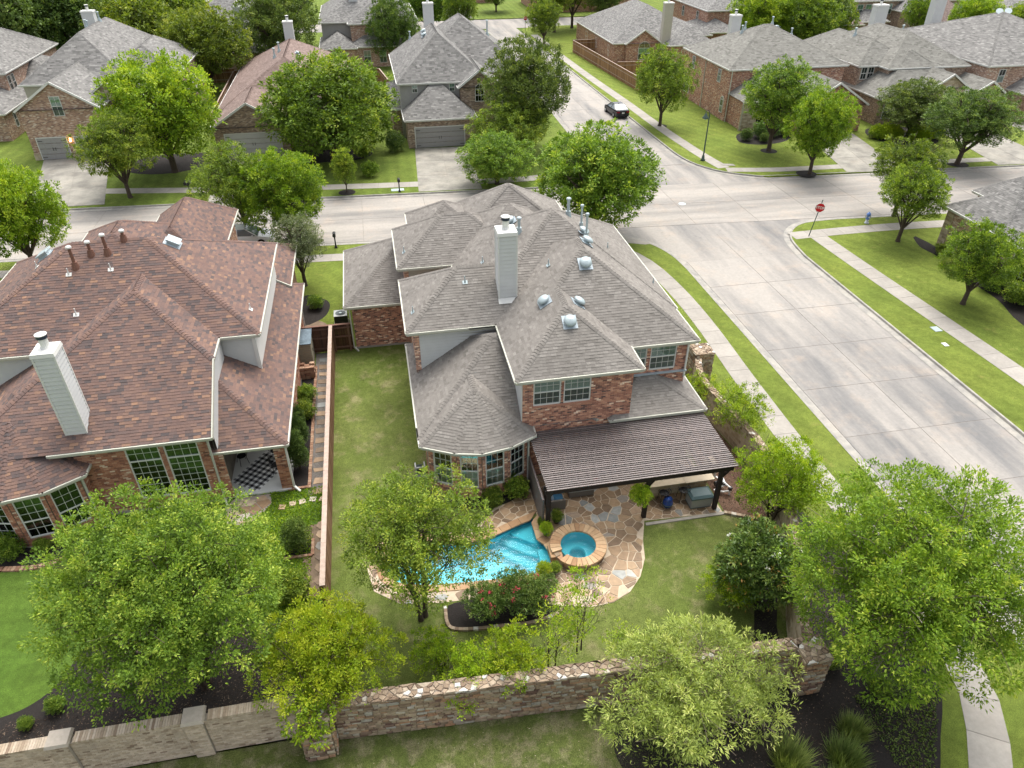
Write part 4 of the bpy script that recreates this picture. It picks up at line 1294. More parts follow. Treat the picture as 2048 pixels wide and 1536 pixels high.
def jack(parent, x, y, z, n, mat='white'):
    nv = Vector(n); ax = Vector((1, 0, 0)) if abs(nv.x) < 0.4 else Vector((0, 1, 0)); ay = nv.cross(ax)
    m = MB(); m.obox(Vector((x, y, z)) + nv * 0.03, (0.13, 0.1, 0.008), ax, ay, nv); m.path([Vector((x, y, z)), Vector((x, y, z + 0.22))], [0.06, 0.025], 8)
    m.tube((x, y, z + 0.2), (x, y, z + 0.36), 0.025, 0.025, 8)
    m.build('plumbing_vent', M[mat], parent)


for x, y, z, n in ((3.81, 32.69, 7.29, nS), (11.92, 34.74, 7.55, nE), (14.0, 32.84, 6.17, nE), (1.08, 39.24, 6.22, nW), (5.17, 35.69, 6.88, nW), (1.05, 32.05, 6.2, nW), (8.09, 32.52, 7.93, nW)):
    jack(main, x, y, z, n, 'metal')
downspout(main, -2.5, 39.2, 0, 3.0, 'cream', 0.6, -0.8); downspout(main, 1.0, 31.0, 0.0, 5.8, 'white'); downspout(main, 5.62, 25.35, 0, 3.0, 'white', 0.3, -0.9)
downspout(main, 14.0, 27.6, 3.6, 5.8, 'white')
m = MB(); m.box(1.1, 1.35, 25.2, 25.3, 0.9, 1.2); m.build('meter_box', M['found'], main)

# ------------------------------------------------------------------ the brown-roofed brick house on its left
lh = build_house('brick_house', 'brick house with mottled brown shingle roof and white lap-sided chimney', (-12, 36), [
    dict(r=(-20.9, -6.45, 31.9, 42.8), z=5.9, p=0.575, ax='x', w='siding'),
    dict(r=(-12.5, -5.35, 26.9, 43.2), z=2.85, p=0.6, ax='y', nogut='sw', cap=dict(sw=1)),
    dict(r=(-12.5, -6.0, 42.0, 48.3), z=3.35, p=0.6, ax='y', g='s', w='w_red'),
    dict(r=(-18.1, -12.1, 39.0, 46.8), z=5.9, p=0.575, ax='y', w='w_red'),
    dict(r=(-15.3, -10.1, 42.0, 52.4), z=4.6, p=0.8, ax='y', w='w_red'),
], None, 'shingle_brown', seed=21, fasc='cream')
rgl = random.Random(15)
gp = 0.55
GA = [(-19.1, 26.55, 4.0), (-8.35, 26.55, 4.0), (-8.35, 30.0, 5.9), (-12.0, 33.65, 7.905)]
GB = [(-8.35, 30.0, 5.9), (-8.35, 40.0, 5.9), (-12.0, 40.0, 7.905), (-12.0, 33.65, 7.905)]
GC = [(-19.1, 40.0, 4.0), (-19.1, 26.55, 4.0), (-12.0, 33.65, 7.905), (-12.0, 40.0, 7.905)]
dk = MB()
for f in (GA, GB, GC): dk.face(f)
ro = dk.build('roof', M['deck'], lh)
sm = MB()
for f in (GA, GB, GC): shingle_facet(sm, f, 0.15, 0.17, 0.36, rgl)
sm.build('shingles', M['shingle_brown'], ro, kind='stuff')
cm = MB()
cap_line(cm, GA[0], GA[3], 0.38, rgl); cap_line(cm, GA[2], GA[3], 0.38, rgl); cap_line(cm, GA[3], (-12.0, 36.5, 7.92), 0.55, rgl)
cm.build('ridge_caps', M['shingle_brown'], ro, kind='stuff')
gm = MB(); gutter_run(gm, (-8.7, 26.9, 2.85), (-5.35, 26.9, 2.85), (0, -1)); gutter_run(gm, (-15.0, 26.55, 4.0), (-8.35, 26.55, 4.0), (0, -1)); gutter_run(gm, (-8.35, 30.0, 5.9), (-8.35, 32.3, 5.9), (1, 0))
gm.beam((-8.32, 26.5, 3.93), (-8.32, 30.0, 5.84), 0.06, 0.2)
gm.build('gutter', M['cream'], ro)
m = MB(); m.face([(-8.36, 26.9, 3.0), (-8.36, 32, 3.0), (-8.36, 32, 5.85), (-8.36, 30.0, 5.85), (-8.36, 26.9, 4.1)]); m.build('wall', M['siding'], lh)
# great-room wall with two tall windows, and the room seen through them
W1, W2 = (-12.14, -10.74), (-10.54, -9.12)
x0 = -14.2
brick_panel(lh, (x0, 26.92), (-8.72, 26.92), 0.12, 3.92, [(W1[0] - x0, W1[1] - x0, 0.7, 3.72), (W2[0] - x0, W2[1] - x0, 0.7, 3.72)], M['brick_red'], M['mortar_dark'], rgl)
for a, b in (W1, W2): window(lh, (a + b) / 2, 26.93, 0.7, 0, b - a, 3.02, 4, 2, 6, 0.72, blind=False, depth=0.09, room=False)
m = MB()
m.face([(-14.4, 30.6, 0.1), (-8.5, 30.6, 0.1), (-8.5, 30.6, 4.0), (-14.4, 30.6, 4.0)]); m.face([(-14.4, 26.95, 0.12), (-8.5, 26.95, 0.12), (-8.5, 30.6, 0.12), (-14.4, 30.6, 0.12)])
m.face([(-14.4, 30.6, 0.1), (-14.4, 30.6, 4.0), (-14.4, 26.95, 4.0), (-14.4, 26.95, 0.1)]); m.face([(-8.5, 26.95, 0.1), (-8.5, 26.95, 4.0), (-8.5, 30.6, 4.0), (-8.5, 30.6, 0.1)])
m.build('room', M['room_pale'], lh)
m = MB(); m.box(-14.25, -8.68, 26.78, 26.93, 0, 0.12); m.build('foundation', M['found'], lh)
for x, lab in ((-10.85, 'table lamp with cream shade behind the brick pier between tall windows'), (-10.0, 'table lamp with cream shade behind the second tall window')):
    t = thing('table_lamp', lab, 'lamp', (x, 27.6, 0.12), 'lamps behind the tall windows')
    b = MB(); b.lathe([(0.3, 0), (0.3, 0.03), (0.06, 0.06), (0.06, 0.7), (0.3, 0.74), (0.3, 0.78), (0.04, 0.8), (0.1, 0.95), (0.12, 1.1), (0.03, 1.3)], (x, 27.6, 0.12), 12); b.build('stand', M['black'], t)
    b = MB(); b.lathe([(0.24, 0), (0.15, 0.36)], (x, 27.6, 1.35), 16); b.build('lamp_shade', plain('lamp_shade', (0.75, 0.55, 0.28), 0.8, 0.04) if 'lamp_shade' not in bpy.data.materials else bpy.data.materials['lamp_shade'], t, smooth=True)
# bay with three windows under its own fan roof
RB = [(-19.2, 26.6, 3.1), (-18.4, 25.4, 3.1), (-16.6, 25.0, 3.1), (-15.1, 25.25, 3.1), (-13.7, 26.12, 3.1), (-13.68, 27.0, 3.1)]
turret(lh, RB, (-16.7, 28.0, 4.85), (-16.7, 30.0, 4.9), 'shingle_brown', rgl)
BW = [(-18.2, 25.75), (-16.65, 25.4), (-15.3, 25.62), (-14.1, 26.35), (-14.08, 26.95)]
for i in range(3):
    a, b = Vector(BW[i]), Vector(BW[i + 1]); L = (b - a).length; d = (b - a).normalized(); w = 1.06
    brick_panel(lh, a, b, 0.1, 3.05, [((L - w) / 2, (L + w) / 2, 0.52, 2.72)], M['brick_red'], M['mortar_dark'], rgl)
    c = (a + b) / 2
    window(lh, c.x, c.y, 0.52, math.atan2(d.y, d.x), w, 2.2, 3, 3, 2, 0.42, blind=False)
brick_panel(lh, BW[3], BW[4], 0.1, 3.05, [], M['brick_red'], M['mortar_dark'], rgl)
m = MB(); m.prism([(-18.2, 25.68), (-16.65, 25.32), (-15.25, 25.55), (-14.02, 26.3), (-14.02, 27), (-18.2, 27)], 0, 0.1); m.build('foundation', M['found'], lh)
m = MB(); m.box(-19.0, -14.4, 26.9, 27.3, 0, 3.2); m.box(-19.0, -14.45, 27, 33, 3.0, 3.2); m.build('wall', M['w_red'], lh)
downspout(lh, -13.95, 26.25, 0, 3.05, 'cream', 0.6, -0.8); downspout(lh, -8.62, 26.72, 0, 3.9, 'cream', 0.3, -0.9)
# covered porch: slab, brick column, house walls behind
m = MB(); m.box(-8.7, -5.62, 26.9, 31.2, 0.0, 0.1); m.build('porch_slab', M['white'], lh)
pb = MB(); pb.box(-6.0, -5.62, 27.05, 27.6, 0.1, 2.8); pb.build('column', M['mortar_dark'], lh)
brick_panel(lh, (-6.05, 27.1), (-5.55, 27.1), 0.1, 2.82, [], M['brick_red'], M['mortar_dark'], rgl)
brick_panel(lh, (-5.65, 27.05), (-5.65, 27.65), 0.1, 2.82, [], M['brick_red'], M['mortar_dark'], rgl, th=0.09)
m = MB(); m.box(-9.5, -5.72, 31.2, 43, 0, 2.8); m.box(-8.74, -8.68, 26.95, 31.2, 0, 2.85); m.build('wall', M['w_red'], lh)
brick_panel(lh, (-5.72, 31.2), (-5.72, 42.0), 0.12, 2.82, [], M['brick_red'], M['mortar_dark'], rgl)
brick_panel(lh, (-8.72, 26.94), (-8.2, 26.94), 0.12, 2.82, [], M['brick_red'], M['mortar_dark'], rgl)
m = MB(); m.box(-8.68, -8.62, 28.3, 29.2, 0.1, 2.2); d = m.build('door', M['white'], lh)
m = MB(); m.box(-8.62, -8.61, 28.42, 29.08, 0.5, 2.05); m.build('door_glass', M['glass'], d)
m = MB(); m.box(-5.73, -5.6, 31.2, 42, 0, 0.12); m.build('foundation', M['found'], lh)
downspout(lh, -5.48, 27.0, 0, 2.8, 'white', 0.7, -0.7); downspout(lh, -5.5, 41.2, 0, 2.8, 'white')
# upper east wall: white boards
lap_siding('siding_board', lh, (-6.79, 32.26), (-6.79, 42.4), lambda u: 3.4, lambda u: 5.84, M['white'], 0.17, 0.02)
lap_siding('siding_board', lh, (-8.36, 32.245), (-6.9, 32.245), lambda u: 3.55, lambda u: 5.84, M['siding'], 0.17, 0.02)
m = MB(); m.box(-6.92, -6.74, 32.18, 32.28, 3.4, 5.84); m.build('corner_trim', M['white'], lh)
chimney(lh, -14.32, -13.5, 27.3, 28.2, 4.2, 8.45, True)
for x, y, z, h in ((-15.13, 36.01, 8.26, 1.04), (-14.46, 36.61, 8.61, 0.65), (-13.69, 36.62, 8.62, 0.95), (-12.97, 37.3, 9.0, 0.45)):
    roof_pipe(lh, x, y, z, h, 0.08, 'rustpipe')
for x, y, z, n in ((-15.41, 35.65, 8.06, nS), (-13.48, 35.74, 8.11, nS), (-14.88, 33.61, 6.88, nS), (-6.99, 33.88, 6.21, nE), (-17.4, 37.2, 7.9, nW)):
    jack(lh, x, y, z, n)
for c, n in (((-10.86, 37.73, 8.44), (0.5, 0, 0.866)), ((-17.4, 38.6, 7.92), (-0.5, 0, 0.866))):
    nv = Vector(n); ay = Vector((0, 1, 0)); ax = ay.cross(nv)
    b = MB(); b.obox(Vector(c) + nv * 0.02, (0.42, 0.42, 0.01), ax, ay, nv); v = b.build('roof_vent', M['flash'], lh)
    b = MB(); b.obox(Vector(c) + nv * 0.1, (0.26, 0.3, 0.09), ax, ay, nv); b.obox(Vector(c) + nv * 0.22, (0.34, 0.36, 0.035), ax, ay, nv); b.build('vent_hood', M['metal'], v)
# ------------------------------------------------------------------ houses across the street and beyond
def far_win(h, x, y, z, w, hh, ang=0.0, cols=2, blind=True, arch=False, split=0.5, frame='white'):
    window(h, x, y, z, ang, w, hh, cols, 1, 1, split, blind=blind, detail=False, arch=arch, frame=frame)


WEST, EAST = R(-90), R(90)
# brick gable house with the grey garage doors
h1 = build_house('brick_house', 'pink brick house with tall gable over two grey garage doors', (-30, 92), [
    dict(r=(-35.0, -26.9, 82.7, 98.0), z=5.0, p=0.65, ax='y', g='s', w='w_pink'),
    dict(r=(-36.8, -25.3, 90.3, 113), z=5.9, p=0.72, ax='y', w='siding_beige'),
    dict(r=(-29.6, -24.0, 85.6, 100), z=4.9, p=0.72, ax='y', g='s', w='w_stone'),
    dict(r=(-30.0, -21.4, 95.0, 110), z=5.5, p=0.6, ax='y', w='w_pink'),
    dict(r=(-26.0, -20.6, 99.0, 106), z=3.0, p=0.5, ax='x', w='w_pink'),
], None, 'shingle_mid', seed=31, ex=0.2, wr=(0.25, 0.5), oh=0.3)
far_win(h1, -31.0, 83.0, 4.3, 1.0, 1.9)
garage_door(h1, -34.0, -31.2, 82.95, 2.2); garage_door(h1, -30.4, -27.6, 82.95, 2.2)
m = MB(); m.box(-34.75, -34.1, 82.9, 83.2, 0, 0.7); m.box(-31.1, -30.5, 82.9, 83.2, 0, 0.7); m.build('stone_base', M['w_stone'], h1)
chimney(h1, -34.0, -32.6, 108, 109.2, 7.5, 10.6)
for x, y in ((-32.2, 103.5), (-31.0, 104.5), (-31.6, 101)): roof_pipe(h1, x, y, roof_z(h1, x, y), 0.9, 0.1, 'metal')
m = MB(); m.lathe([(0.07, 0), (0.1, 0.05), (0.1, 0.3), (0.03, 0.38)], (-30.8, 82.85, 1.75), 10)
em = new_mat('lamp_glow'); em[2].inputs['Emission Color'].default_value = (1, 0.55, 0.2, 1); em[2].inputs['Emission Strength'].default_value = 6
m.build('wall_lamp', em[0], h1)
# far-left brick house
h0 = build_house('brick_house', 'brick house cut by the picture edge beside the pink gable house', (-43, 98), [
    dict(r=(-58, -40.5, 97.0, 116), z=5.9, p=0.6, ax='y', w='w_pink'),
    dict(r=(-58, -39.3, 90.5, 104), z=3.0, p=0.6, ax='x', w='w_pink'),
    dict(r=(-44, -37.5, 103.0, 112), z=4.2, p=0.5, ax='y', w='w_pink'),
], None, 'shingle_mid', seed=32, ex=0.2, wr=(0.25, 0.5))
for y in (98.4, 99.5): far_win(h0, -40.85, y, 3.7, 0.8, 1.7, EAST, 2, False)
far_win(h0, -39.65, 93.5, 0.9, 0.7, 1.6, EAST, 2, False)
# low house with the tan roof
h2 = build_house('brick_house', 'single-storey house with pinkish tan roof behind the big round tree', (-9, 95), [
    dict(r=(-16.5, -8.4, 80.7, 92), z=2.85, p=0.6, ax='y', g='s', w='w_tan'),
    dict(r=(-16.7, -1.6, 86.5, 113.5), z=2.9, p=0.56, ax='y', w='w_tan'),
    dict(r=(-9.0, -2.2, 82.5, 92), z=2.8, p=0.6, ax='y', w='w_tan'),
], None, 'shingle_tan', seed=33, ex=0.2, wr=(0.25, 0.5), oh=0.3)
garage_door(h2, -15.2, -9.6, 80.95, 2.15, 'garage_w', 4, 6)
for x in (-7.6, -5.9, -4.2): far_win(h2, x, 82.75, 0.8, 0.9, 1.6)
chimney(h2, -9.9, -8.7, 107.2, 108.2, 5.5, 8.9)
for x, y in ((-10.6, 98), (-10.2, 100.5)): roof_pipe(h2, x, y, roof_z(h2, x, y), 1.0, 0.1, 'metal')
roof_vent(h2, -8.0, 99, roof_z(h2, -8.0, 99), nE, 0.28)
# two-storey grey house with the carriage doors
h3 = build_house('brick_house', 'two-storey house with mottled grey roof and carriage-style garage doors', (8, 90), [
    dict(r=(3.2, 13.4, 83.3, 100), z=5.9, p=0.82, ax='y', w='siding_grey'),
    dict(r=(5.2, 18.6, 88.0, 104), z=5.9, p=0.72, ax='y', w='w_tan'),
    dict(r=(9.7, 14.5, 82.2, 92), z=5.5, p=0.72, ax='y', g='s', w='w_tan'),
    dict(r=(3.5, 11.3, 79.4, 89), z=3.05, p=0.66, ax='x', w='w_tan'),
    dict(r=(2.2, 8, 84.5, 97), z=3.05, p=0.5, ax='y', w='w_tan'),
    dict(r=(14.0, 19.0, 83.5, 92), z=3.05, p=0.7, ax='y', w='w_tan'),
], None, 'shingle_mid', seed=34, ex=0.2, wr=(0.25, 0.5), oh=0.3)
for x in (5.1, 7.2, 9.2): far_win(h3, x, 83.6, 4.85, 0.62, 0.85, 0, 2)
far_win(h3, 12.1, 82.5, 3.9, 1.0, 1.35, 0, 3, False, True)
garage_door(h3, 4.6, 9.9, 79.68, 2.15)
m = MB()
m.box(11.75, 12.75, 82.46, 82.52, 0.05, 2.1); m.face([(12.25 + 0.5 * math.cos(math.pi * i / 10), 82.45, 2.1 + 0.5 * math.sin(math.pi * i / 10)) for i in range(11)][::-1])
m.build('door', M['black'], h3)
chimney(h3, 8.2, 9.5, 104.0, 105, 7.5, 11.0)
for x, y in ((7.2, 92), (7.3, 94)): roof_vent(h3, x, y, roof_z(h3, x, y), nW, 0.35)
roof_pipe(h3, 15.2, 96, roof_z(h3, 15.2, 96), 1.6, 0.1, 'metal'); roof_pipe(h3, 5.8, 97, roof_z(h3, 5.8, 97), 0.8, 0.08)
# low house behind the plank fence
h4 = build_house('brick_house', 'low brick house with arched window behind the long plank fence', (45, 128), [
    dict(r=(38.6, 55.0, 117.8, 141), z=3.0, p=0.52, ax='y', w='w_red'),
    dict(r=(40.4, 46.4, 117.0, 126), z=3.0, p=0.66, ax='y', g='s', w='w_red'),
    dict(r=(46.5, 54.0, 114.5, 124), z=3.0, p=0.5, ax='y', w='w_red'),
    dict(r=(52, 57, 122, 136), z=3.0, p=0.5, ax='y', w='w_red'),
], 'roof_far', None, seed=35, oh=0.3)
far_win(h4, 43.6, 117.3, 0.6, 1.9, 1.7, 0, 2, True, True)
for x in (47.6, 49.4, 51.2): far_win(h4, x, 114.85, 0.6, 1.1, 1.8)
for y in (134, 128, 121): far_win(h4, 38.95, y, 0.7, 1.2 if y > 130 else 0.8, 1.6, WEST)
chimney(h4, 46.2, 47.6, 116.8, 117.8, 2.0, 8.6, mat='siding_beige')
# brick house on the corner with the street lamp
h5 = build_house('brick_house', 'red brick two-storey house on the corner behind the street lamp', (49, 88), [
    dict(r=(41.7, 56.9, 83.2, 97.5), z=5.9, p=0.5, ax='x', w='w_red'),
    dict(r=(42.0, 51.0, 79.2, 90), z=3.2, p=0.62, ax='y', w='w_red', nogut='w'),
    dict(r=(47.7, 56.0, 76.4, 88), z=3.05, p=0.6, ax='y', g='s', w='w_red'),
], None, 'shingle_pale', seed=36, ex=0.2, wr=(0.25, 0.5), oh=0.3)
for y in (94.2, 86.3): far_win(h5, 42.0, y, 3.9, 0.85, 1.5, WEST)
far_win(h5, 42.0, 84.6, 0.8, 0.8, 1.5, WEST, 2, True, True); far_win(h5, 42.0, 95.5, 0.7, 1.6, 1.9, WEST)
far_win(h5, 44.6, 79.5, 0.7, 1.8, 1.4, 0, 3, False)
for x, y in ((42.15, 90.5), (42.2, 83.1), (42.3, 79.3)): downspout(h5, x - 0.2, y, 0, 5.8 if y > 82 else 3.1, 'cream')
chimney(h5, 48.2, 49.5, 97.8, 98.8, 5.5, 9.4)
for x, y in ((46.6, 91.5), (47.2, 92.0), (52.5, 90), (50.0, 90.6)): roof_pipe(h5, x, y, roof_z(h5, x, y), 0.8, 0.09)
roof_vent(h5, 51.2, 91.6, roof_z(h5, 51.2, 91.6), (0, 0.45, 0.89), 0.35)
m = MB(); m.box(42.0, 44.0, 79.3, 79.52, 0, 2.9); m.build('stone_facing', M['w_stone'], h5)
# tan stone-gabled house next along
h6 = build_house('brick_house', 'tan brick house with stone gable and paired front gables', (65, 88), [
    dict(r=(58.6, 66.0, 83.6, 99), z=5.6, p=0.62, ax='y', w='w_tan'),
    dict(r=(61.2, 72.2, 81.6, 99), z=5.6, p=0.56, ax='y', w='w_tan'),
    dict(r=(58.6, 72.0, 78.2, 90), z=3.1, p=0.62, ax='y', w='w_tan'),
    dict(r=(64.4, 69.6, 77.6, 86), z=4.0, p=0.62, ax='y', g='s', w='w_stone'),
    dict(r=(69.8, 74.2, 77.0, 86), z=3.4, p=0.62, ax='y', g='s', w='w_pink'),
], None, 'shingle_pale', seed=37, ex=0.2, wr=(0.25, 0.5), oh=0.3)
far_win(h6, 58.9, 88, 3.9, 0.8, 1.6, WEST, 2, False)
for x in (59.6, 60.5): far_win(h6, x, 83.9, 4.0, 0.8, 1.4, 0, 2, False)
far_win(h6, 60.2, 78.5, 0.7, 1.3, 1.6, 0, 2, False); far_win(h6, 67, 77.9, 2.9, 1.0, 0.9, 0, 2, False, True); far_win(h6, 71.9, 77.3, 2.3, 0.8, 0.8, 0, 2, False, True)
chimney(h6, 68.5, 70.2, 97, 98.2, 6.5, 10.2)
for x, y in ((62.0, 91), (69.3, 92), (67.9, 90.0)): roof_pipe(h6, x, y, roof_z(h6, x, y), 0.8, 0.1)
m = MB(); m.box(65.2, 66.4, 77.86, 77.92, 0, 2.2); m.build('door', M['black'], h6)
# big roof at the right edge with two satellite dishes
h7 = build_house('brick_house', 'brick house with broad grey roof and two dishes near the picture edge', (82, 90), [
    dict(r=(72.8, 92, 79.4, 102), z=5.9, p=0.36, ax='x', w='w_pink'),
    dict(r=(76.5, 84.0, 75.6, 88), z=3.2, p=0.6, ax='y', g='s', w='w_pink'),
    dict(r=(84, 95, 77, 90), z=3.2, p=0.6, ax='x', w='w_pink'),
], None, 'shingle_mid', seed=38, ex=0.24, wr=(0.3, 0.6), oh=0.3)
far_win(h7, 75.2, 79.7, 3.9, 0.9, 1.5); garage_door(h7, 77.6, 82.6, 75.85, 2.1, 'black', 4, 4)
for x in (82.0, 83.3):
    m = MB(); m.path([(x, 91, 9.2), (x, 91, 9.9)], [0.05, 0.05], 6)
    base = Vector((x, 90.9, 10.0)); nv = Vector((-0.3, -0.6, 0.75)).normalized(); ax = nv.orthogonal().normalized(); ay = nv.cross(ax)
    m.face([base + (ax * math.cos(t * math.pi / 8) + ay * math.sin(t * math.pi / 8)) * 0.45 for t in range(16)])
    m.build('satellite_dish', M['metal'], h7)
chimney(h7, 80, 81.6, 100.5, 101.8, 5.5, 10.8)
# stone-cornered house at the right edge
h8 = build_house('brick_house', 'pale brick house at the right edge with stone corner and grid window', (47, 42), [
    dict(r=(43.5, 52.0, 40.6, 47.0), z=3.1, p=0.72, ax='x', w='w_pink'),
    dict(r=(43.45, 56.0, 28.0, 43.0), z=3.08, p=0.62, ax='y', w='w_pink'),
    dict(r=(48, 58, 43, 49.5), z=3.1, p=0.6, ax='y', w='w_pink'),
], None, 'shingle_mid', seed=39, ex=0.17, wr=(0.2, 0.4))
m = MB(); m.box(43.75, 44.5, 46.0, 46.72, 0, 3.0); m.build('stone_corner', M['w_stone'], h8)
window(h8, 43.8, 38.5, 0.5, WEST, 2.0, 2.1, 4, 2, 2, 0.5, blind=False)
window(h8, 43.8, 33.5, 0.5, WEST, 2.0, 2.1, 4, 2, 2, 0.5, blind=False)
# background rows
h9 = build_house('brick_house', 'grey-roofed house with bay behind the dark conical tree', (0, 134), [
    dict(r=(-6.3, 9.0, 126.5, 146), z=5.9, p=0.5, ax='x', w='siding_grey'),
    dict(r=(-1.9, 6.0, 124.6, 136), z=5.9, p=0.62, ax='y', w='w_pink'),
    dict(r=(-6.5, -0.8, 121.6, 132), z=3.0, p=0.6, ax='y', w='w_pink'),
    dict(r=(-2, 7.0, 122.5, 130), z=3.0, p=0.5, ax='x', w='w_pink'),
], 'roof_far', None, seed=40)
for x in (1.4, 3.6): far_win(h9, x, 124.9, 3.7, 1.0, 1.6)
for x in (-4.7, -3.0, 0.6, 3.0): far_win(h9, x, 121.9 if x < -1 else 122.8, 0.6, 1.1, 1.8)
chimney(h9, -1.4, 0.0, 131, 132, 7, 11)
h10 = build_house('brick_house', 'grey-roofed house with slim white chimney among trees at the top', (-19, 138), [
    dict(r=(-27, -12.5, 126, 146), z=5.5, p=0.62, ax='y', w='siding_beige'),
    dict(r=(-24, -14, 121.5, 134), z=3.0, p=0.6, ax='y', w='w_tan'),
], 'roof_far', None, seed=41)
chimney(h10, -17.8, -16.7, 121.6, 122.6, 2.5, 9.0)
h11 = build_house('brick_house', 'beige house with grey hip roof at the top left between trees', (-40, 150), [
    dict(r=(-47.6, -36.5, 146, 164), z=5.9, p=0.55, ax='y', w='siding_beige'),
    dict(r=(-38, -27.0, 144, 160), z=5.9, p=0.5, ax='x', w='w_pink'),
], 'roof_far', None, seed=42)
far_win(h11, -44.5, 146.3, 3.5, 1.0, 1.6)
h12 = build_house('brick_house', 'red brick two-storey house partly hidden by trees behind the low house', (64, 134), [
    dict(r=(57.8, 72, 127, 146), z=5.9, p=0.5, ax='y', w='w_red'),
    dict(r=(56, 63, 124, 134), z=3.0, p=0.5, ax='y', w='w_red'),
], 'roof_far', None, seed=43)
for y in (138, 131.5): far_win(h12, 58.1, y, 3.7, 0.9, 1.6, WEST)
far_win(h12, 58.1, 134, 0.7, 0.9, 1.6, WEST)
h13 = build_house('brick_house', 'white-sided house with brown roof above the stone-gabled house', (84, 134), [
    dict(r=(77, 86.5, 131.0, 146), z=5.9, p=0.5, ax='y', w='white'),
    dict(r=(76, 88.0, 127.0, 138), z=3.0, p=0.6, ax='x', w='w_tan'),
], 'roof_far_brown', None, seed=44)
far_win(h13, 83.3, 131.3, 3.7, 1.2, 1.7)
for x in (79, 81.5, 84.5, 86.5): far_win(h13, x, 127.3, 0.5, 1.3, 1.9)
chimney(h13, 78, 79.3, 134, 135, 6, 11)
h14 = build_house('brick_house', 'orange brick house with paired upper windows at the top edge', (94, 138), [
    dict(r=(86.8, 99.5, 133.0, 148), z=5.9, p=0.5, ax='x', w='w_tan'),
    dict(r=(89, 95, 130.0, 138), z=2.9, p=0.5, ax='x', w='w_tan'),
    dict(r=(97, 104, 130.5, 142), z=4.4, p=0.7, ax='y', w='w_tan'),
], 'roof_far', None, seed=45)
for x in (90.5, 92.2, 96.4): far_win(h14, x, 133.3, 3.6, 1.2, 1.7)
for x in (87.9, 99.3, 101.2): far_win(h14, x, 130.9 if x > 96 else 133.3, 0.5, 1.2, 1.9)
h15 = build_house('brick_house', 'brick house with brown roof wedge near the top right edge', (108, 136), [
    dict(r=(101.5, 118, 131.5, 147), z=5.9, p=0.5, ax='x', w='w_tan'),
    dict(r=(102, 110, 127.0, 136), z=3.0, p=0.75, ax='x', w='w_tan'),
], 'roof_far_brown', None, seed=46)
for x in (108.5, 110.2): far_win(h15, x, 131.8, 3.6, 1.2, 1.7)
for x in (104, 105.6, 107.2): far_win(h15, x, 127.3, 0.5, 1.1, 1.8)
h16 = build_house('brick_house', 'broad grey-roofed house in the top right corner', (124, 136), [
    dict(r=(114.5, 138, 126, 150), z=3.6, p=0.42, ax='x', w='w_tan'),
], 'roof_far', None, seed=47)
for x in (117, 121): far_win(h16, x, 126.3, 0.5, 1.2, 1.9)
h17 = build_house('brick_house', 'house with pale garage facing the far cross street at the top', (20, 194), [
    dict(r=(10, 32, 190, 206), z=3.2, p=0.5, ax='x', w='w_red'),
    dict(r=(16.8, 24.5, 187, 198), z=3.2, p=0.6, ax='y', g='s', w='w_red'),
], 'roof_far', None, seed=48)
garage_door(h17, 18.4, 23.0, 187.3, 2.2, 'garage_w')
h18 = build_house('brick_house', 'grey-roofed house far behind the corner trees at the top', (52, 180), [
    dict(r=(38, 62, 172, 190), z=3.2, p=0.55, ax='x', w='w_red'),
], 'roof_far', None, seed=49)
# ------------------------------------------------------------------ pool, spa, patio
def water_mat(name, tint):
    m, nt, b = new_mat(name)
    p = pos(nt)
    fr = nd(nt, 'ShaderNodeFresnel', {0: 1.33})
    bp_ = nd(nt, 'ShaderNodeBump', {'Height': noise(nt, nd(nt, 'ShaderNodeMapping', {'Vector': p, 'Rotation': (0, 0, 0.5), 'Scale': (1.0, 2.2, 1)}).outputs[0], 2.6, 3, 0.55), 'Strength': 0.3, 'Distance': 0.1})
    nt.links.new(bp_.outputs[0], fr.inputs['Normal'])
    tr = nd(nt, 'ShaderNodeBsdfRefraction', {0: c4(tint), 1: 0.0, 2: 1.2})
    nt.links.new(bp_.outputs[0], tr.inputs['Normal'])
    t2 = nd(nt, 'ShaderNodeBsdfTransparent', {0: c4(tint)})
    mx0 = nd(nt, 'ShaderNodeMixShader', {0: 0.5, 1: tr.outputs[0], 2: t2.outputs[0]})
    gl = nd(nt, 'ShaderNodeBsdfGlossy', {0: (1, 1, 1, 1), 1: 0.02})
    nt.links.new(bp_.outputs[0], gl.inputs['Normal'])
    mx = nd(nt, 'ShaderNodeMixShader', {0: fr.outputs[0], 1: mx0.outputs[0], 2: gl.outputs[0]})
    nt.links.new(mx.outputs[0], nt.nodes['Material Output'].inputs[0])
    return m


M['water'] = water_mat('pool_water', (0.62, 0.95, 0.98))
pool = thing('swimming_pool', 'turquoise swimming pool with corner steps and tan stone coping', 'pool', (2.0, 21.2, 0))
b = MB()
fill_poly(b, [offset_poly(POOL, 0.1)], -1.15)
PO = offset_poly(POOL, 0.1)
for i in range(len(PO)):
    a, c = PO[i], PO[(i + 1) % len(PO)]
    b.face([(c[0], c[1], -1.16), (a[0], a[1], -1.16), (a[0], a[1], 0.0), (c[0], c[1], 0.0)])
b.build('basin', M['pool'], pool)
b = MB()
for i in range(len(POOL)):
    a, c = offset_poly(POOL, 0.07)[i], offset_poly(POOL, 0.07)[(i + 1) % len(POOL)]
    b.face([(c[0], c[1], -0.25), (a[0], a[1], -0.25), (a[0], a[1], -0.02), (c[0], c[1], -0.02)])
b.build('tile_band', plain('tile_band', (0.06, 0.16, 0.22), 0.3, 0.4, 20), pool)
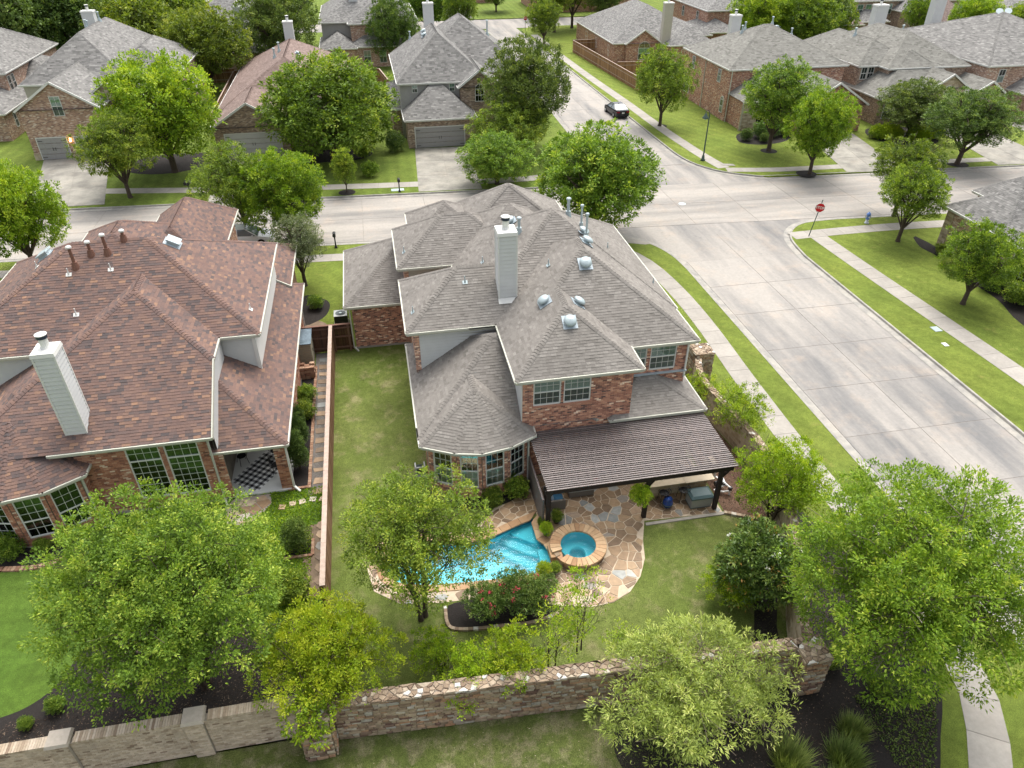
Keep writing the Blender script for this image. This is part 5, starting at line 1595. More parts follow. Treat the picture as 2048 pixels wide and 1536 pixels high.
for poly, z in (([(3.2, 22.2), (3.66, 21.69), (5.02, 20.4), (5.4, 20.4), (5.4, 22.95), (5.2, 22.95), (4.4, 22.65)], -0.85), ([(3.7, 22.4), (3.99, 21.99), (5.15, 21.05), (5.4, 21.05), (5.4, 22.95), (5.2, 22.93), (4.4, 22.66)], -0.6), ([(4.2, 22.6), (4.33, 22.35), (5.28, 21.61), (5.41, 21.61), (5.41, 22.97), (5.2, 22.94), (4.6, 22.7)], -0.35), ([(5.2, 19.6), (5.75, 19.8), (5.8, 21.3), (5.2, 21.3)], -0.3)):
    b = MB(); b.prism(ccw(poly), -1.14, z); b.build('pool_step', M['pool'], pool)
b = MB(); b.lathe([(0.13, 0), (0.13, 0.01), (0, 0.012)], (4.35, 20.5, -1.14), 14); b.build('drain', M['pool_dark'], pool)
b = MB(); fill_poly(b, [offset_poly(POOL, 0.08)], -0.13); b.build('water', M['water'], pool)
OUT = offset_poly(POOL, 0.36)
rgp = random.Random(3)
INN = offset_poly(POOL, -0.03)
acc = 0
# coping stones: walk the rim in half-metre pieces
per = [0.0]
for i in range(len(INN)): per.append(per[-1] + (Vector(INN[(i + 1) % len(INN)]) - Vector(INN[i])).length)


def at_rim(ring, s):
    s = s % per[-1]
    j = max(k for k in range(len(per)) if per[k] <= s + 1e-9); j = min(j, len(ring) - 1)
    return lerp(ring[j], ring[(j + 1) % len(ring)], (s - per[j]) / max(1e-6, per[j + 1] - per[j]))


s = 0.0
while s < per[-1] - 0.2:
    ln = min(rgp.uniform(0.42, 0.6), per[-1] - s)
    q = [at_rim(OUT, s), at_rim(OUT, s + ln), at_rim(INN, s + ln), at_rim(INN, s)]
    k = MB(); k.prism(ccw(offset_poly(ccw(q), -0.008)), -0.02, 0.05)
    k.build('coping_stone', M['coping'], pool)
    s += ln
# spa
spa = thing('spa', 'round raised spa with tan stone rim beside the pool', 'spa', (SPA_C[0], SPA_C[1], 0))
cx, cy = SPA_C
b = MB()
n = 32
def ring_pts(r, z): return [(cx + r * math.cos(2 * math.pi * i / n), cy + r * math.sin(2 * math.pi * i / n), z) for i in range(n)]
def ring_wall(mb, r0, z0, r1, z1, flip=False):
    A, B = ring_pts(r0, z0), ring_pts(r1, z1)
    for i in range(n):
        j = (i + 1) % n
        f = [A[i], A[j], B[j], B[i]]
        mb.face(f[::-1] if flip else f)
ring_wall(b, 0.82, -0.25, 0.8, 0.4, True); ring_wall(b, 0.36, -0.25, 0.82, -0.25, True)
ring_wall(b, 0.34, -0.8, 0.36, -0.25, True); b.face(ring_pts(0.34, -0.8))
b.build('basin', M['pool'], spa)
b = MB(); b.lathe([(0.1, 0), (0.1, 0.02), (0, 0.025)], (cx, cy, -0.8), 12); b.build('drain', M['pool_dark'], spa)
b = MB(); b.face(ring_pts(0.81, 0.33)); b.build('water', M['water'], spa)
for k in range(46):                                    # stone courses round the outside
    for row in range(3):
        a0 = 2 * math.pi * (k + 0.5 * (row % 2)) / 46 + 0.012; a1 = 2 * math.pi * (k + 1 + 0.5 * (row % 2)) / 46 - 0.012
        if k % 2: continue
        a1 = a0 + 2 * (a1 - a0) + 0.02
        r = 1.16 + rgp.uniform(-0.015, 0.015)
        z0, z1 = 0.03 + row * 0.125, 0.03 + (row + 1) * 0.125 - 0.012
        q = MB(); P = lambda a, rr, z: (cx + rr * math.cos(a), cy + rr * math.sin(a), z)
        am = (a0 + a1) / 2
        q.hexa([P(a0, r, z0), P(a1, r, z0), P(a1, 0.95, z0), P(a0, 0.95, z0), P(a0, r, z1), P(a1, r, z1), P(a1, 0.95, z1), P(a0, 0.95, z1)])
        q.build('spa_stone', M['stone_obj'], spa)
for k in range(30):                                    # radial rim stones
    a0, a1 = 2 * math.pi * k / 30 + 0.008, 2 * math.pi * (k + 1) / 30 - 0.008
    if 16.0 < k + 0.5 < 18.2: continue
    q = MB(); P = lambda a, rr, z: (cx + rr * math.cos(a), cy + rr * math.sin(a), z)
    q.hexa([P(a0, 1.24, 0.4), P(a1, 1.24, 0.4), P(a1, 0.76, 0.4), P(a0, 0.76, 0.4), P(a0, 1.23, 0.48), P(a1, 1.23, 0.48), P(a1, 0.77, 0.48), P(a0, 0.77, 0.48)])
    q.build('rim_stone', M['coping'], spa)
q = MB(); q.box(cx - 1.3, cx - 0.78, cy - 0.42, cy + 0.3, 0.03, 0.35); q.build('spillway', M['coping'], spa)
# patio: grout bed with irregular flagstones laid in it
PATIO = ccw([(10.32, 21.82), (9.86, 20.7), (9.6, 19.7), (9.09, 18.8), (8.4, 18.1), (7.56, 17.72), (6.66, 17.68), (5.47, 17.93), (4.3, 18.45), (2.56, 18.95), (0.8, 19.0), (-0.9, 19.25), (-1.95, 20.1), (-2.2, 21.4), (-1.6, 22.75), (0, 23.0), (2, 22.75), (3.2, 23.2), (3.7, 23.9), (4.46, 24.13), (5.63, 24.85), (5.7, 25.7), (14.05, 25.5), (14.05, 21.65)])
PHOLE = offset_poly(POOL, 0.33)
SHOLE = circle(SPA_C, 1.1)
b = MB()
# pool and spa overlap at the spillway, so the spa is simply built through the slab
fill_poly(b, [PATIO, PHOLE, circle(SPA_C, 0.83)], 0.02)
skirt(b, PATIO, -0.05, 0.02)
patio = b.build('patio', M['flag_grout'], kind='structure')
seeds = []
tries = 0
while len(seeds) < 900 and tries < 26000:
    tries += 1
    p = (rgp.uniform(-2.4, 14.3), rgp.uniform(17.4, 25.9))
    dmin = 0.24 if rgp.random() < 0.4 else 0.38
    if all((p[0] - q[0]) ** 2 + (p[1] - q[1]) ** 2 > dmin * dmin for q in seeds): seeds.append(p)


def vcell(i, pts):
    x, y = pts[i]
    poly = [(x - 1.4, y - 1.4), (x + 1.4, y - 1.4), (x + 1.4, y + 1.4), (x - 1.4, y + 1.4)]
    for j, (u, v) in enumerate(pts):
        if j == i or (u - x) ** 2 + (v - y) ** 2 > 8: continue
        mx, my, nx_, ny_ = (x + u) / 2, (y + v) / 2, u - x, v - y
        out = []
        for k in range(len(poly)):
            a, c = poly[k - 1], poly[k]
            da = (a[0] - mx) * nx_ + (a[1] - my) * ny_; dc = (c[0] - mx) * nx_ + (c[1] - my) * ny_
            if (da <= 0) != (dc <= 0):
                t = da / (da - dc); out.append(lerp(a, c, t))
            if dc <= 0: out.append(c)
        poly = out
        if len(poly) < 3: return []
    return poly


def flagstones(pts, region, holes, parent, mat_fn, z0, z1, gap=0.02, limit=290):
    cells = []
    for i in range(len(pts)):
        if not inside(pts[i], region) or any(inside(pts[i], h_) for h_ in holes): continue
        c = vcell(i, pts)
        if len(c) < 3: continue
        c2 = []
        for q in c:
            if not inside(q, region): e = nearest_on(q, region); q = (e[1], e[2])
            for h_ in holes:
                if inside(q, h_): e = nearest_on(q, h_); q = (e[1], e[2])
            if not c2 or (q[0] - c2[-1][0]) ** 2 + (q[1] - c2[-1][1]) ** 2 > 0.0016: c2.append(q)
        if len(c2) < 3: continue
        c2 = offset_poly(ccw(c2), -gap)
        ar = 0.5 * sum(c2[k - 1][0] * c2[k][1] - c2[k][0] * c2[k - 1][1] for k in range(len(c2)))
        if ar < 0.012: continue
        cells.append((ar, [(x + rgp.uniform(-0.012, 0.012), y + rgp.uniform(-0.012, 0.012)) for x, y in c2]))
    cells.sort(key=lambda t_: -t_[0])
    rest = MB()
    for k, (ar, c2) in enumerate(cells):
        zt = z1 + rgp.uniform(-0.003, 0.004)
        if k >= limit:
            rest.cur = rgp.random(); rest.prism(c2, z0, zt); continue
        m = MB(); m.prism(c2, z0, zt)
        cc = (sum(q[0] for q in c2) / len(c2), sum(q[1] for q in c2) / len(c2), 0)
        add_obj('flagstone', m.mesh('flagstone', mat_fn(cc), cc), parent, cc)
    if rest.v: rest.build('flagstones', M['flag_mass'], parent, kind='stuff')


flagstones(seeds, PATIO, [PHOLE, SHOLE], patio, lambda c: M['flag_pale'] if (c[1] < 18.6 and c[0] > 4.5 and rgp.random() < 0.75) else M['flag'], 0.0, 0.036)
b = MB(); b.box(10.3, 14.1, 21.5, 21.66, -0.02, 0.05); b.build('patio_edge', M['found'], patio)
# stone-edged bed in front of the pool
for pts, w, lab in (([(0.85, 18.75), (0.84, 17.98), (1.1, 17.64), (2.0, 17.48), (3.0, 17.43), (4.1, 17.37), (5.15, 17.58), (5.5, 17.86)], 0.13, 'low pale stone edging curving round the flower bed by the pool'), ([(14.1, 21.6), (15.0, 21.15), (16.0, 20.6)], 0.16, 'short stone edging at the mulch beside the patio'), ([(3.0, 15.05), (6, 14.9), (8, 14.75), (11, 14.7)], 0.12, 'pale stone edging line in front of the perimeter wall bed')):
    t = thing('stone_edging', lab, 'edging', (pts[0][0], pts[0][1], 0))
    L = catmull(pts, 5)
    for a, c in zip(L[:-1], L[1:]):
        m = MB(); d = (Vector(c) - Vector(a)); k = max(1, int(d.length / 0.3))
        for i in range(k):
            p0, p1 = lerp(a, c, i / k + 0.02), lerp(a, c, (i + 1) / k - 0.02)
            m = MB(); m.beam((p0[0], p0[1], 0.05), (p1[0], p1[1], 0.05), w, 0.1 + rgp.uniform(0, 0.02)); m.build('edging_stone', M['cap'], t)

# ------------------------------------------------------------------ pergola
pg = thing('pergola', 'dark brown slatted pergola attached to the back of the brick house', 'pergola', (10, 23.8, 0))
for x, y in ((5.87, 22.2), (10.35, 22.05), (13.75, 21.95)):
    m = MB(); m.box(x - 0.09, x + 0.09, y - 0.09, y + 0.09, 0.03, 2.55); m.build('post', M['pergola'], pg)
    m = MB()
    for s_ in (-1, 1):
        if s_ > 0: m.beam((x + 0.06, y, 2.0), (x + 0.42, y, 2.45), 0.08, 0.1)
    m.build('brace', M['pergola'], pg)
for y in (22.0 - 0.13, 22.0 + 0.17):
    m = MB(); m.box(5.6, 14.25, y - 0.025, y + 0.025, 2.4, 2.64); m.build('beam', M['pergola'], pg)
m = MB(); m.box(5.6, 14.25, 25.62, 25.7, 2.45, 2.66); m.build('beam', M['pergola'], pg)
for i in range(19):
    x = 5.75 + i * 0.465
    m = MB(); m.hexa([(x - 0.022, 21.75, 2.73), (x + 0.022, 21.75, 2.73), (x + 0.022, 25.68, 2.645), (x - 0.022, 25.68, 2.645), (x - 0.022, 21.62, 2.83), (x + 0.022, 21.62, 2.83), (x + 0.022, 25.68, 2.83), (x - 0.022, 25.68, 2.83)])
    m.build('rafter', M['pergola'], pg)
q = MB(); q.box(-4.33, 4.33, -0.034, 0.034, -0.018, 0.018); sl = q.mesh('slat', M['slat'])
for i in range(31):
    y = 21.66 + i * 0.131
    add_obj('slat', sl, pg, (0.0 - 0.02 + rgp.uniform(-0.01, 0.01), y - 23.8, 2.85))
b = MB(); b.box(5.62, 5.68, 22.3, 25.3, 0.1, 1.7); pv = b.build('privacy_screen', M['slat'], pg)
for i in range(12):
    m = MB(); m.box(5.69, 5.71, 22.3, 25.3, 0.14 + i * 0.13, 0.24 + i * 0.13); m.build('screen_board', M['slat'], pv)

# ------------------------------------------------------------------ fences and walls
q = MB(); q.box(-0.009, 0.009, -0.068, 0.068, 0, 1.86); pk = q.mesh('picket', M['wood_fence'])
fn = thing('wooden_fence', 'weathered board fence with flat top cap between the two yards', 'fence', (-3.72, 29, 0))
for i in range(142):
    y = 19.2 + i * 0.1405
    add_obj('picket', pk, fn, (rgp.uniform(-0.004, 0.004) + 0.02, y - 29, 0.02 + rgp.uniform(-0.006, 0.006)))
for i in range(9):
    y0 = 19.15 + i * 2.22
    for z in (0.3, 0.95, 1.6):
        m = MB(); m.box(-3.8, -3.73, y0 + 0.02, y0 + 2.2, z, z + 0.09); m.build('rail', M['wood_fence'], fn)
    m = MB(); m.box(-3.85, -3.75, y0, y0 + 0.1, 0, 1.88); m.build('post', M['wood_fence'], fn)
    m = MB(); m.box(-3.84, -3.63, y0 + 0.005, y0 + 2.215, 1.88, 1.92); m.build('cap_board', M['wood_cap'], fn)
q = MB(); q.box(-0.068, 0.068, -0.009, 0.009, 0, 1.85); pk2 = q.mesh('picket', M['wood_dark'])
gt = thing('fence_gate', 'dark stained board gate and fence panel closing the side yard', 'gate', (-4.3, 39.2, 0))
for i in range(25):
    add_obj('picket', pk2, gt, (-5.95 + i * 0.1405 + 4.3, 0.03, 0.02))
for x0_, x1_ in ((-6.05, -3.85), (-3.6, -2.6)):
    for z in (0.25, 1.0, 1.62):
        m = MB(); m.box(x0_, x1_, 39.13, 39.2, z, z + 0.09); m.build('rail', M['wood_rail'], gt)
m = MB(); m.box(-6.1, -2.55, 39.1, 39.26, 1.87, 1.91); m.build('cap_board', M['wood_rail'], gt)
for x in (-2.72, -3.62, -6.05):
    m = MB(); m.box(x - 0.05, x + 0.05, 39.08, 39.19, 0, 1.87); m.build('post', M['wood_rail'], gt)


def far_fence(label, pts, h=1.85, mat='wood_far', cap=True):
    t = thing('wooden_fence', label, 'fence', (pts[0][0], pts[0][1], 0))
    m = MB(); c = MB()
    for a, b_ in zip(pts[:-1], pts[1:]):
        d = Vector(b_) - Vector(a); L = d.length; d.normalize(); k = int(L / 0.15)
        for i in range(k):
            p = Vector(a) + d * ((i + 0.5) * L / k)
            m.cur = rgp.random()
            m.obox((p.x, p.y, h / 2), (L / k / 2 - 0.004, 0.012 + rgp.uniform(0, 0.006), h / 2 - 0.01), (d.x, d.y, 0), (-d.y, d.x, 0))
        c.beam((a[0], a[1], h + 0.01), (b_[0], b_[1], h + 0.01), 0.14, 0.04)
        c.beam((a[0], a[1], 0.4), (b_[0], b_[1], 0.4), 0.06, 0.08); c.beam((a[0], a[1], 1.4), (b_[0], b_[1], 1.4), 0.06, 0.08)
    m.build('pickets', M[mat], t, kind='stuff'); c.build('cap_board', M['wood_cap'], t)
    return t


far_fence('long brown plank fence along the sidewalk by the low brick house', [(40.0, 128.5), (35.0, 128.5), (36.8, 99.4), (41.8, 97.2)])
far_fence('short plank fence joining the long fence to the low house', [(36.95, 110.0), (41.0, 109.6)])
far_fence('brown board fence between the pink gable house and tan-roofed house', [(-18.3, 114), (-18.0, 90), (-17.2, 88)])
far_fence('dark board fence behind the tan-roofed house', [(-18.3, 114.5), (-2, 115), (2.0, 112), (3.0, 104)])
far_fence('board fence behind the pink gable house under the round tree', [(-36, 116), (-18.4, 116)])
far_fence('board fence between the corner brick house and the houses behind', [(58.5, 99), (64, 104), (74, 104), (76, 118)])
far_fence('dark fence behind the broad-roofed house near the top edge', [(88, 128), (100, 126), (101, 118)])


def stone_unit(rg):
    j = lambda s: rg.uniform(-s, s)
    A = [(-0.5 + j(0.03), 0, -0.5 + j(0.03)), (0.5 + j(0.03), 0, -0.5 + j(0.03)), (0.5 + j(0.03), 0, 0.5 + j(0.03)), (-0.5 + j(0.03), 0, 0.5 + j(0.03))]
    B = [(x, -0.6 + j(0.1), z) for x, _, z in A]
    C = [(x * 0.88 + j(0.03), -1.0 + j(0.15), z * 0.78 + j(0.04)) for x, _, z in A]
    f = []
    for a in (0, 4):
        for i in range(4):
            k = (i + 1) % 4; f.append((a + i, a + k, a + 4 + k, a + 4 + i))
    f.append((8, 9, 10, 11))
    return A + B + C, f


def stone_face(parent, a, b, z0, z1, rg, limit, hmin=0.08, hmax=0.15, lmin=0.16, lmax=0.42, depth=0.05, objmat='stone_obj', mat='stone'):
    """courses of rough stones on the face from a to b; the largest become parts of their own"""
    a = Vector((a[0], a[1])); b = Vector((b[0], b[1])); d = b - a; L = d.length; d.normalize(); ang = math.atan2(d.y, d.x)
    lst = []
    z = z0
    while z < z1 - 0.03:
        h_ = min(rg.uniform(hmin, hmax), z1 - z); u = -rg.uniform(0, 0.3)
        while u < L:
            w_ = rg.uniform(lmin, lmax); u0, u1 = max(u, 0), min(u + w_, L)
            if u1 - u0 > 0.06: lst.append((u0, u1, z, z + h_))
            u += w_
        z += h_
    lst.sort(key=lambda s_: -(s_[1] - s_[0]) * (s_[3] - s_[2]))
    proto = []
    for k in range(7):
        v, f = stone_unit(rg); mm = MB(); mm.idx(v, f); proto.append(mm.mesh('stone', M[objmat]))
    rest = MB(); off = wl(parent)
    for i, (u0, u1, za, zb) in enumerate(lst):
        c = a + d * ((u0 + u1) / 2)
        if i < limit:
            add_obj('stone', proto[i % 7], parent, (c.x - off.x, c.y - off.y, (za + zb) / 2 - off.z), ang, (u1 - u0 - 0.014, depth * rg.uniform(0.7, 1.3), zb - za - 0.012))
        else:
            v, f = stone_unit(rg); rest.cur = rg.random()
            ca, sa = math.cos(ang), math.sin(ang); dp = depth * rg.uniform(0.7, 1.3)
            P = []
            for x, y, zz in v:
                x *= (u1 - u0 - 0.014); y *= dp; zz *= (zb - za - 0.012)
                P.append((c.x + x * ca - y * sa, c.y + x * sa + y * ca, (za + zb) / 2 + zz))
            rest.idx(P, f)
    if rest.v: rest.build('stones', M[mat], parent, kind='stuff')


def cap_run(parent, line, w, z, rg, name='cap_stone', dmin=0.17, th=0.035):
    """rubble top: irregular stones fitted over a strip of width w along a polyline"""
    acc = [0.0]
    for a, b in zip(line[:-1], line[1:]): acc.append(acc[-1] + (Vector(b) - Vector(a)).length)
    L = acc[-1]

    def at(u, v):
        u = max(0.0, min(L, u))
        j = min(max(k for k in range(len(acc)) if acc[k] <= u + 1e-9), len(line) - 2)
        a, b = Vector(line[j]), Vector(line[j + 1]); d = (b - a).normalized()
        p = a + d * (u - acc[j]) + Vector((-d.y, d.x)) * v
        return (p.x, p.y)
    pts = []; t_ = 0
    while t_ < 60 * L * w / dmin ** 2:
        t_ += 1
        p = (rg.uniform(0, L), rg.uniform(-w / 2, w / 2)); k = dmin * rg.uniform(0.9, 1.5)
        if all((p[0] - q[0]) ** 2 + ((p[1] - q[1]) * 1.25) ** 2 > k * k for q in pts[-60:]) and all((p[0] - q[0]) ** 2 + (p[1] - q[1]) ** 2 > dmin * dmin * 0.8 for q in pts): pts.append(p)
    for i in range(len(pts)):
        c = vcell(i, pts)
        c = [(min(max(u, 0), L), min(max(v, -w / 2), w / 2)) for u, v in c]
        c2 = []
        for q in c:
            if not c2 or (q[0] - c2[-1][0]) ** 2 + (q[1] - c2[-1][1]) ** 2 > 0.0009: c2.append(q)
        if len(c2) < 3: continue
        P = ccw(offset_poly(ccw([at(u + rg.uniform(-0.012, 0.012), v + rg.uniform(-0.012, 0.012)) for u, v in c2]), -0.009))
        ar = 0.5 * sum(P[k - 1][0] * P[k][1] - P[k][0] * P[k - 1][1] for k in range(len(P)))
        if ar < 0.004: continue
        pc = (sum(x for x, _ in P) / len(P), sum(y for _, y in P) / len(P))
        zt = z + th + rg.uniform(-0.015, 0.025)
        top = [(pc[0] + (x - pc[0]) * 0.86, pc[1] + (y - pc[1]) * 0.86) for x, y in P]
        m = MB(); n_ = len(P)
        m.idx([(x, y, z - 0.05) for x, y in P] + [(x, y, zt - 0.02) for x, y in P] + [(x, y, zt) for x, y in top], [tuple(range(2 * n_, 3 * n_))] + [(k, (k + 1) % n_, n_ + (k + 1) % n_, n_ + k) for k in range(n_)] + [(n_ + k, n_ + (k + 1) % n_, 2 * n_ + (k + 1) % n_, 2 * n_ + k) for k in range(n_)])
        m.build(name, M['cap'], parent)


rgs = random.Random(77)
sw = thing('stone_wall', 'multicoloured stone perimeter wall behind the pool yard', 'wall', (5, 13.8, 0))
A_, B_ = (-3.3, 14.02), (12.7, 13.18)
d_ = (Vector(B_) - Vector(A_)).normalized(); n_ = Vector((-d_.y, d_.x))
m = MB(); p = [Vector(A_), Vector(B_), Vector(B_) + n_ * 0.42, Vector(A_) + n_ * 0.42]
m.prism([tuple(v) for v in p], 0, 1.98); m.build('core', M['mortar_dark'], sw)
stone_face(sw, A_, B_, 0.04, 1.97, rgs, 290)
cap_run(sw, [tuple(Vector(A_) + n_ * 0.2), tuple(Vector(B_) + n_ * 0.2)], 0.5, 1.98, rgs)


def pillar(label, x, y, w, h, batter=0.0):
    t = thing('stone_pillar', label, 'pillar', (x, y, 0))
    m = MB(); m.box(x - w / 2 + 0.03, x + w / 2 - 0.03, y - w / 2 + 0.03, y + w / 2 - 0.03, 0, h); m.build('core', M['mortar_dark'], t)
    for a, b in (((x - w / 2, y - w / 2), (x + w / 2, y - w / 2)), ((x - w / 2, y + w / 2), (x - w / 2, y - w / 2)), ((x + w / 2, y - w / 2), (x + w / 2, y + w / 2))):
        stone_face(t, a, b, 0.03, h, rgs, 60, lmin=0.18, lmax=0.4, depth=0.06)
    cap_run(t, [(x - w / 2 - 0.05, y), (x + w / 2 + 0.05, y)], w + 0.1, h, rgs)
    return t


pillar('stone pillar at the wall corner beside the big leafy tree', 13.2, 13.05, 0.92, 1.98)
pillar('stone pillar half hidden by the yellow-green tree where brick meets stone', -3.85, 13.95, 0.95, 2.2)
pillar('square stone pillar topped with pale rubble next to the brick house', 17.25, 32.3, 1.05, 1.95)
# side wall: smooth inner face, rubble top
sdw = thing('stone_wall', 'tan side wall with rubble top between the yard and the sidewalk', 'wall', (16, 22, 0))
SL = catmull([(13.4, 13.5), (14.0, 15.2), (15.2, 17.6), (16.1, 20), (16.8, 23.8), (16.7, 26), (16.4, 28.5), (16.35, 30.3), (16.9, 31.9)], 5)
m = MB()
strip(m, SL, -0.17, 0.17, 1.7)
for a, b in zip(SL[:-1], SL[1:]):
    d = (Vector(b) - Vector(a)).normalized(); nn = Vector((-d.y, d.x)) * 0.17
    for sg in (1, -1):
        p0, p1 = Vector(a) + nn * sg, Vector(b) + nn * sg
        f = [(p0.x, p0.y, 0), (p1.x, p1.y, 0), (p1.x, p1.y, 1.7), (p0.x, p0.y, 1.7)]
        m.face(f[::-1] if sg > 0 else f)
m.build('core', M['w_stone'], sdw)
cap_run(sdw, SL, 0.38, 1.7, rgs)
# pale brick wall with pilasters on the left
bw_ = thing('brick_wall', 'whitewashed brick perimeter wall with pilasters at the bottom left', 'wall', (-10, 14.4, 0))
m = MB(); m.box(-20, -4.3, 14.42, 14.6, 0, 1.9); m.build('core', M['mortar'], bw_)
segs = [(-20.0, -15.6), (-15.0, -11.95), (-11.35, -7.95), (-7.35, -4.3)]
for x0_, x1_ in segs:
    brick_panel(bw_, (x0_, 14.42), (x1_, 14.42), 0.05, 1.9, [], M['brick_wall_pale'], M['mortar'], rgs, th=0.07)
for x in (-15.3, -11.65, -7.65):
    m = MB(); m.box(x - 0.28, x + 0.28, 14.3, 14.75, 0, 1.98); m.build('pilaster', M['mortar'], bw_)
    brick_panel(bw_, (x - 0.29, 14.3), (x + 0.29, 14.3), 0.05, 1.98, [], M['brick_wall_pale'], M['mortar'], rgs, th=0.06)
    m = MB(); m.taper(x - 0.36, x + 0.36, 14.2, 14.82, 1.98, 2.1, 0.04); m.build('pilaster_cap', M['mortar'], bw_)
q = MB(); q.box(-0.035, 0.035, -0.18, 0.18, 0, 0.095); cb = q.mesh('coping_brick', tinted('coping_brick', BR_PALE, 0.9, use_obj=True))
x = -19.9
while x < -4.3:
    if all(abs(x - k) > 0.4 for k in (-15.3, -11.65, -7.65)): add_obj('coping_brick', cb, bw_, (x + 10, 14.5 - 14.4, 1.9))
    x += 0.08
# ------------------------------------------------------------------ smaller things
def lathe_part(name, prof, c, mat, parent, n=16, smooth=True):
    m = MB(); m.lathe(prof, c, n); return m.build(name, M[mat] if isinstance(mat, str) else mat, parent, smooth=smooth)


M['teal'] = plain('teal_plastic', (0.06, 0.1, 0.105), 0.45, 0.08, 3)
M['greyplastic'] = plain('grey_plastic', (0.33, 0.33, 0.31), 0.5, 0.06, 3)
M['wicker'] = plain('wicker', (0.16, 0.14, 0.12), 0.8, 0.35, 60, bmp=0.6)
M['cush_blue'] = plain('cushion_blue', (0.03, 0.1, 0.17), 0.9, 0.1)
M['cush_pale'] = plain('cushion_pale', (0.4, 0.5, 0.62), 0.9, 0.1)
M['blue_glaze'] = plain('blue_glaze', (0.015, 0.05, 0.22), 0.15, 0.4, 4, spec=0.6)
M['travertine'] = plain('travertine', (0.5, 0.41, 0.29), 0.5, 0.1, 4)
M['red'] = plain('red_plastic', (0.5, 0.01, 0.02), 0.4, 0.05)
M['signred'] = plain('sign_red', (0.5, 0.005, 0.02), 0.4, 0.03)
M['pvc'] = plain('white_pvc', (0.8, 0.8, 0.8), 0.35, 0.03)
M['pole'] = plain('green_pole', (0.05, 0.08, 0.07), 0.5, 0.15)
M['hydblue'] = plain('hydrant_paint', (0.12, 0.22, 0.5), 0.45, 0.1)
M['silver'] = plain('silver_paint', (0.5, 0.52, 0.55), 0.4, 0.06, 4, 0.4)
M['acgrey'] = plain('unit_grey', (0.42, 0.43, 0.42), 0.5, 0.05)
M['shedroof'] = plain('felt_roof', (0.12, 0.16, 0.19), 0.8, 0.45, 3)
M['shedwall'] = plain('shed_wall', (0.33, 0.3, 0.22), 0.7, 0.06)
M['carpaint'] = plain('car_paint', (0.012, 0.014, 0.018), 0.25, 0.05, 3, 0.3, 0.6)
M['carwhite'] = plain('car_paint_white', (0.7, 0.71, 0.72), 0.25, 0.03, 3, 0.0, 0.5)
M['carglass'] = plain('car_glass', (0.1, 0.13, 0.15), 0.06, 0.05, 3, 0.0, 1.0)
M['tyre'] = plain('tyre_rubber', (0.015, 0.015, 0.015), 0.9, 0.1)
M['taillight'] = plain('tail_light', (0.25, 0.005, 0.02), 0.2, 0.05)
M['rugw'] = plain('rug_white', (0.72, 0.72, 0.7), 0.95, 0.05)
M['rugg'] = plain('rug_grey', (0.2, 0.2, 0.2), 0.95, 0.05)
M['rugb'] = plain('rug_black', (0.015, 0.015, 0.016), 0.95, 0.05)


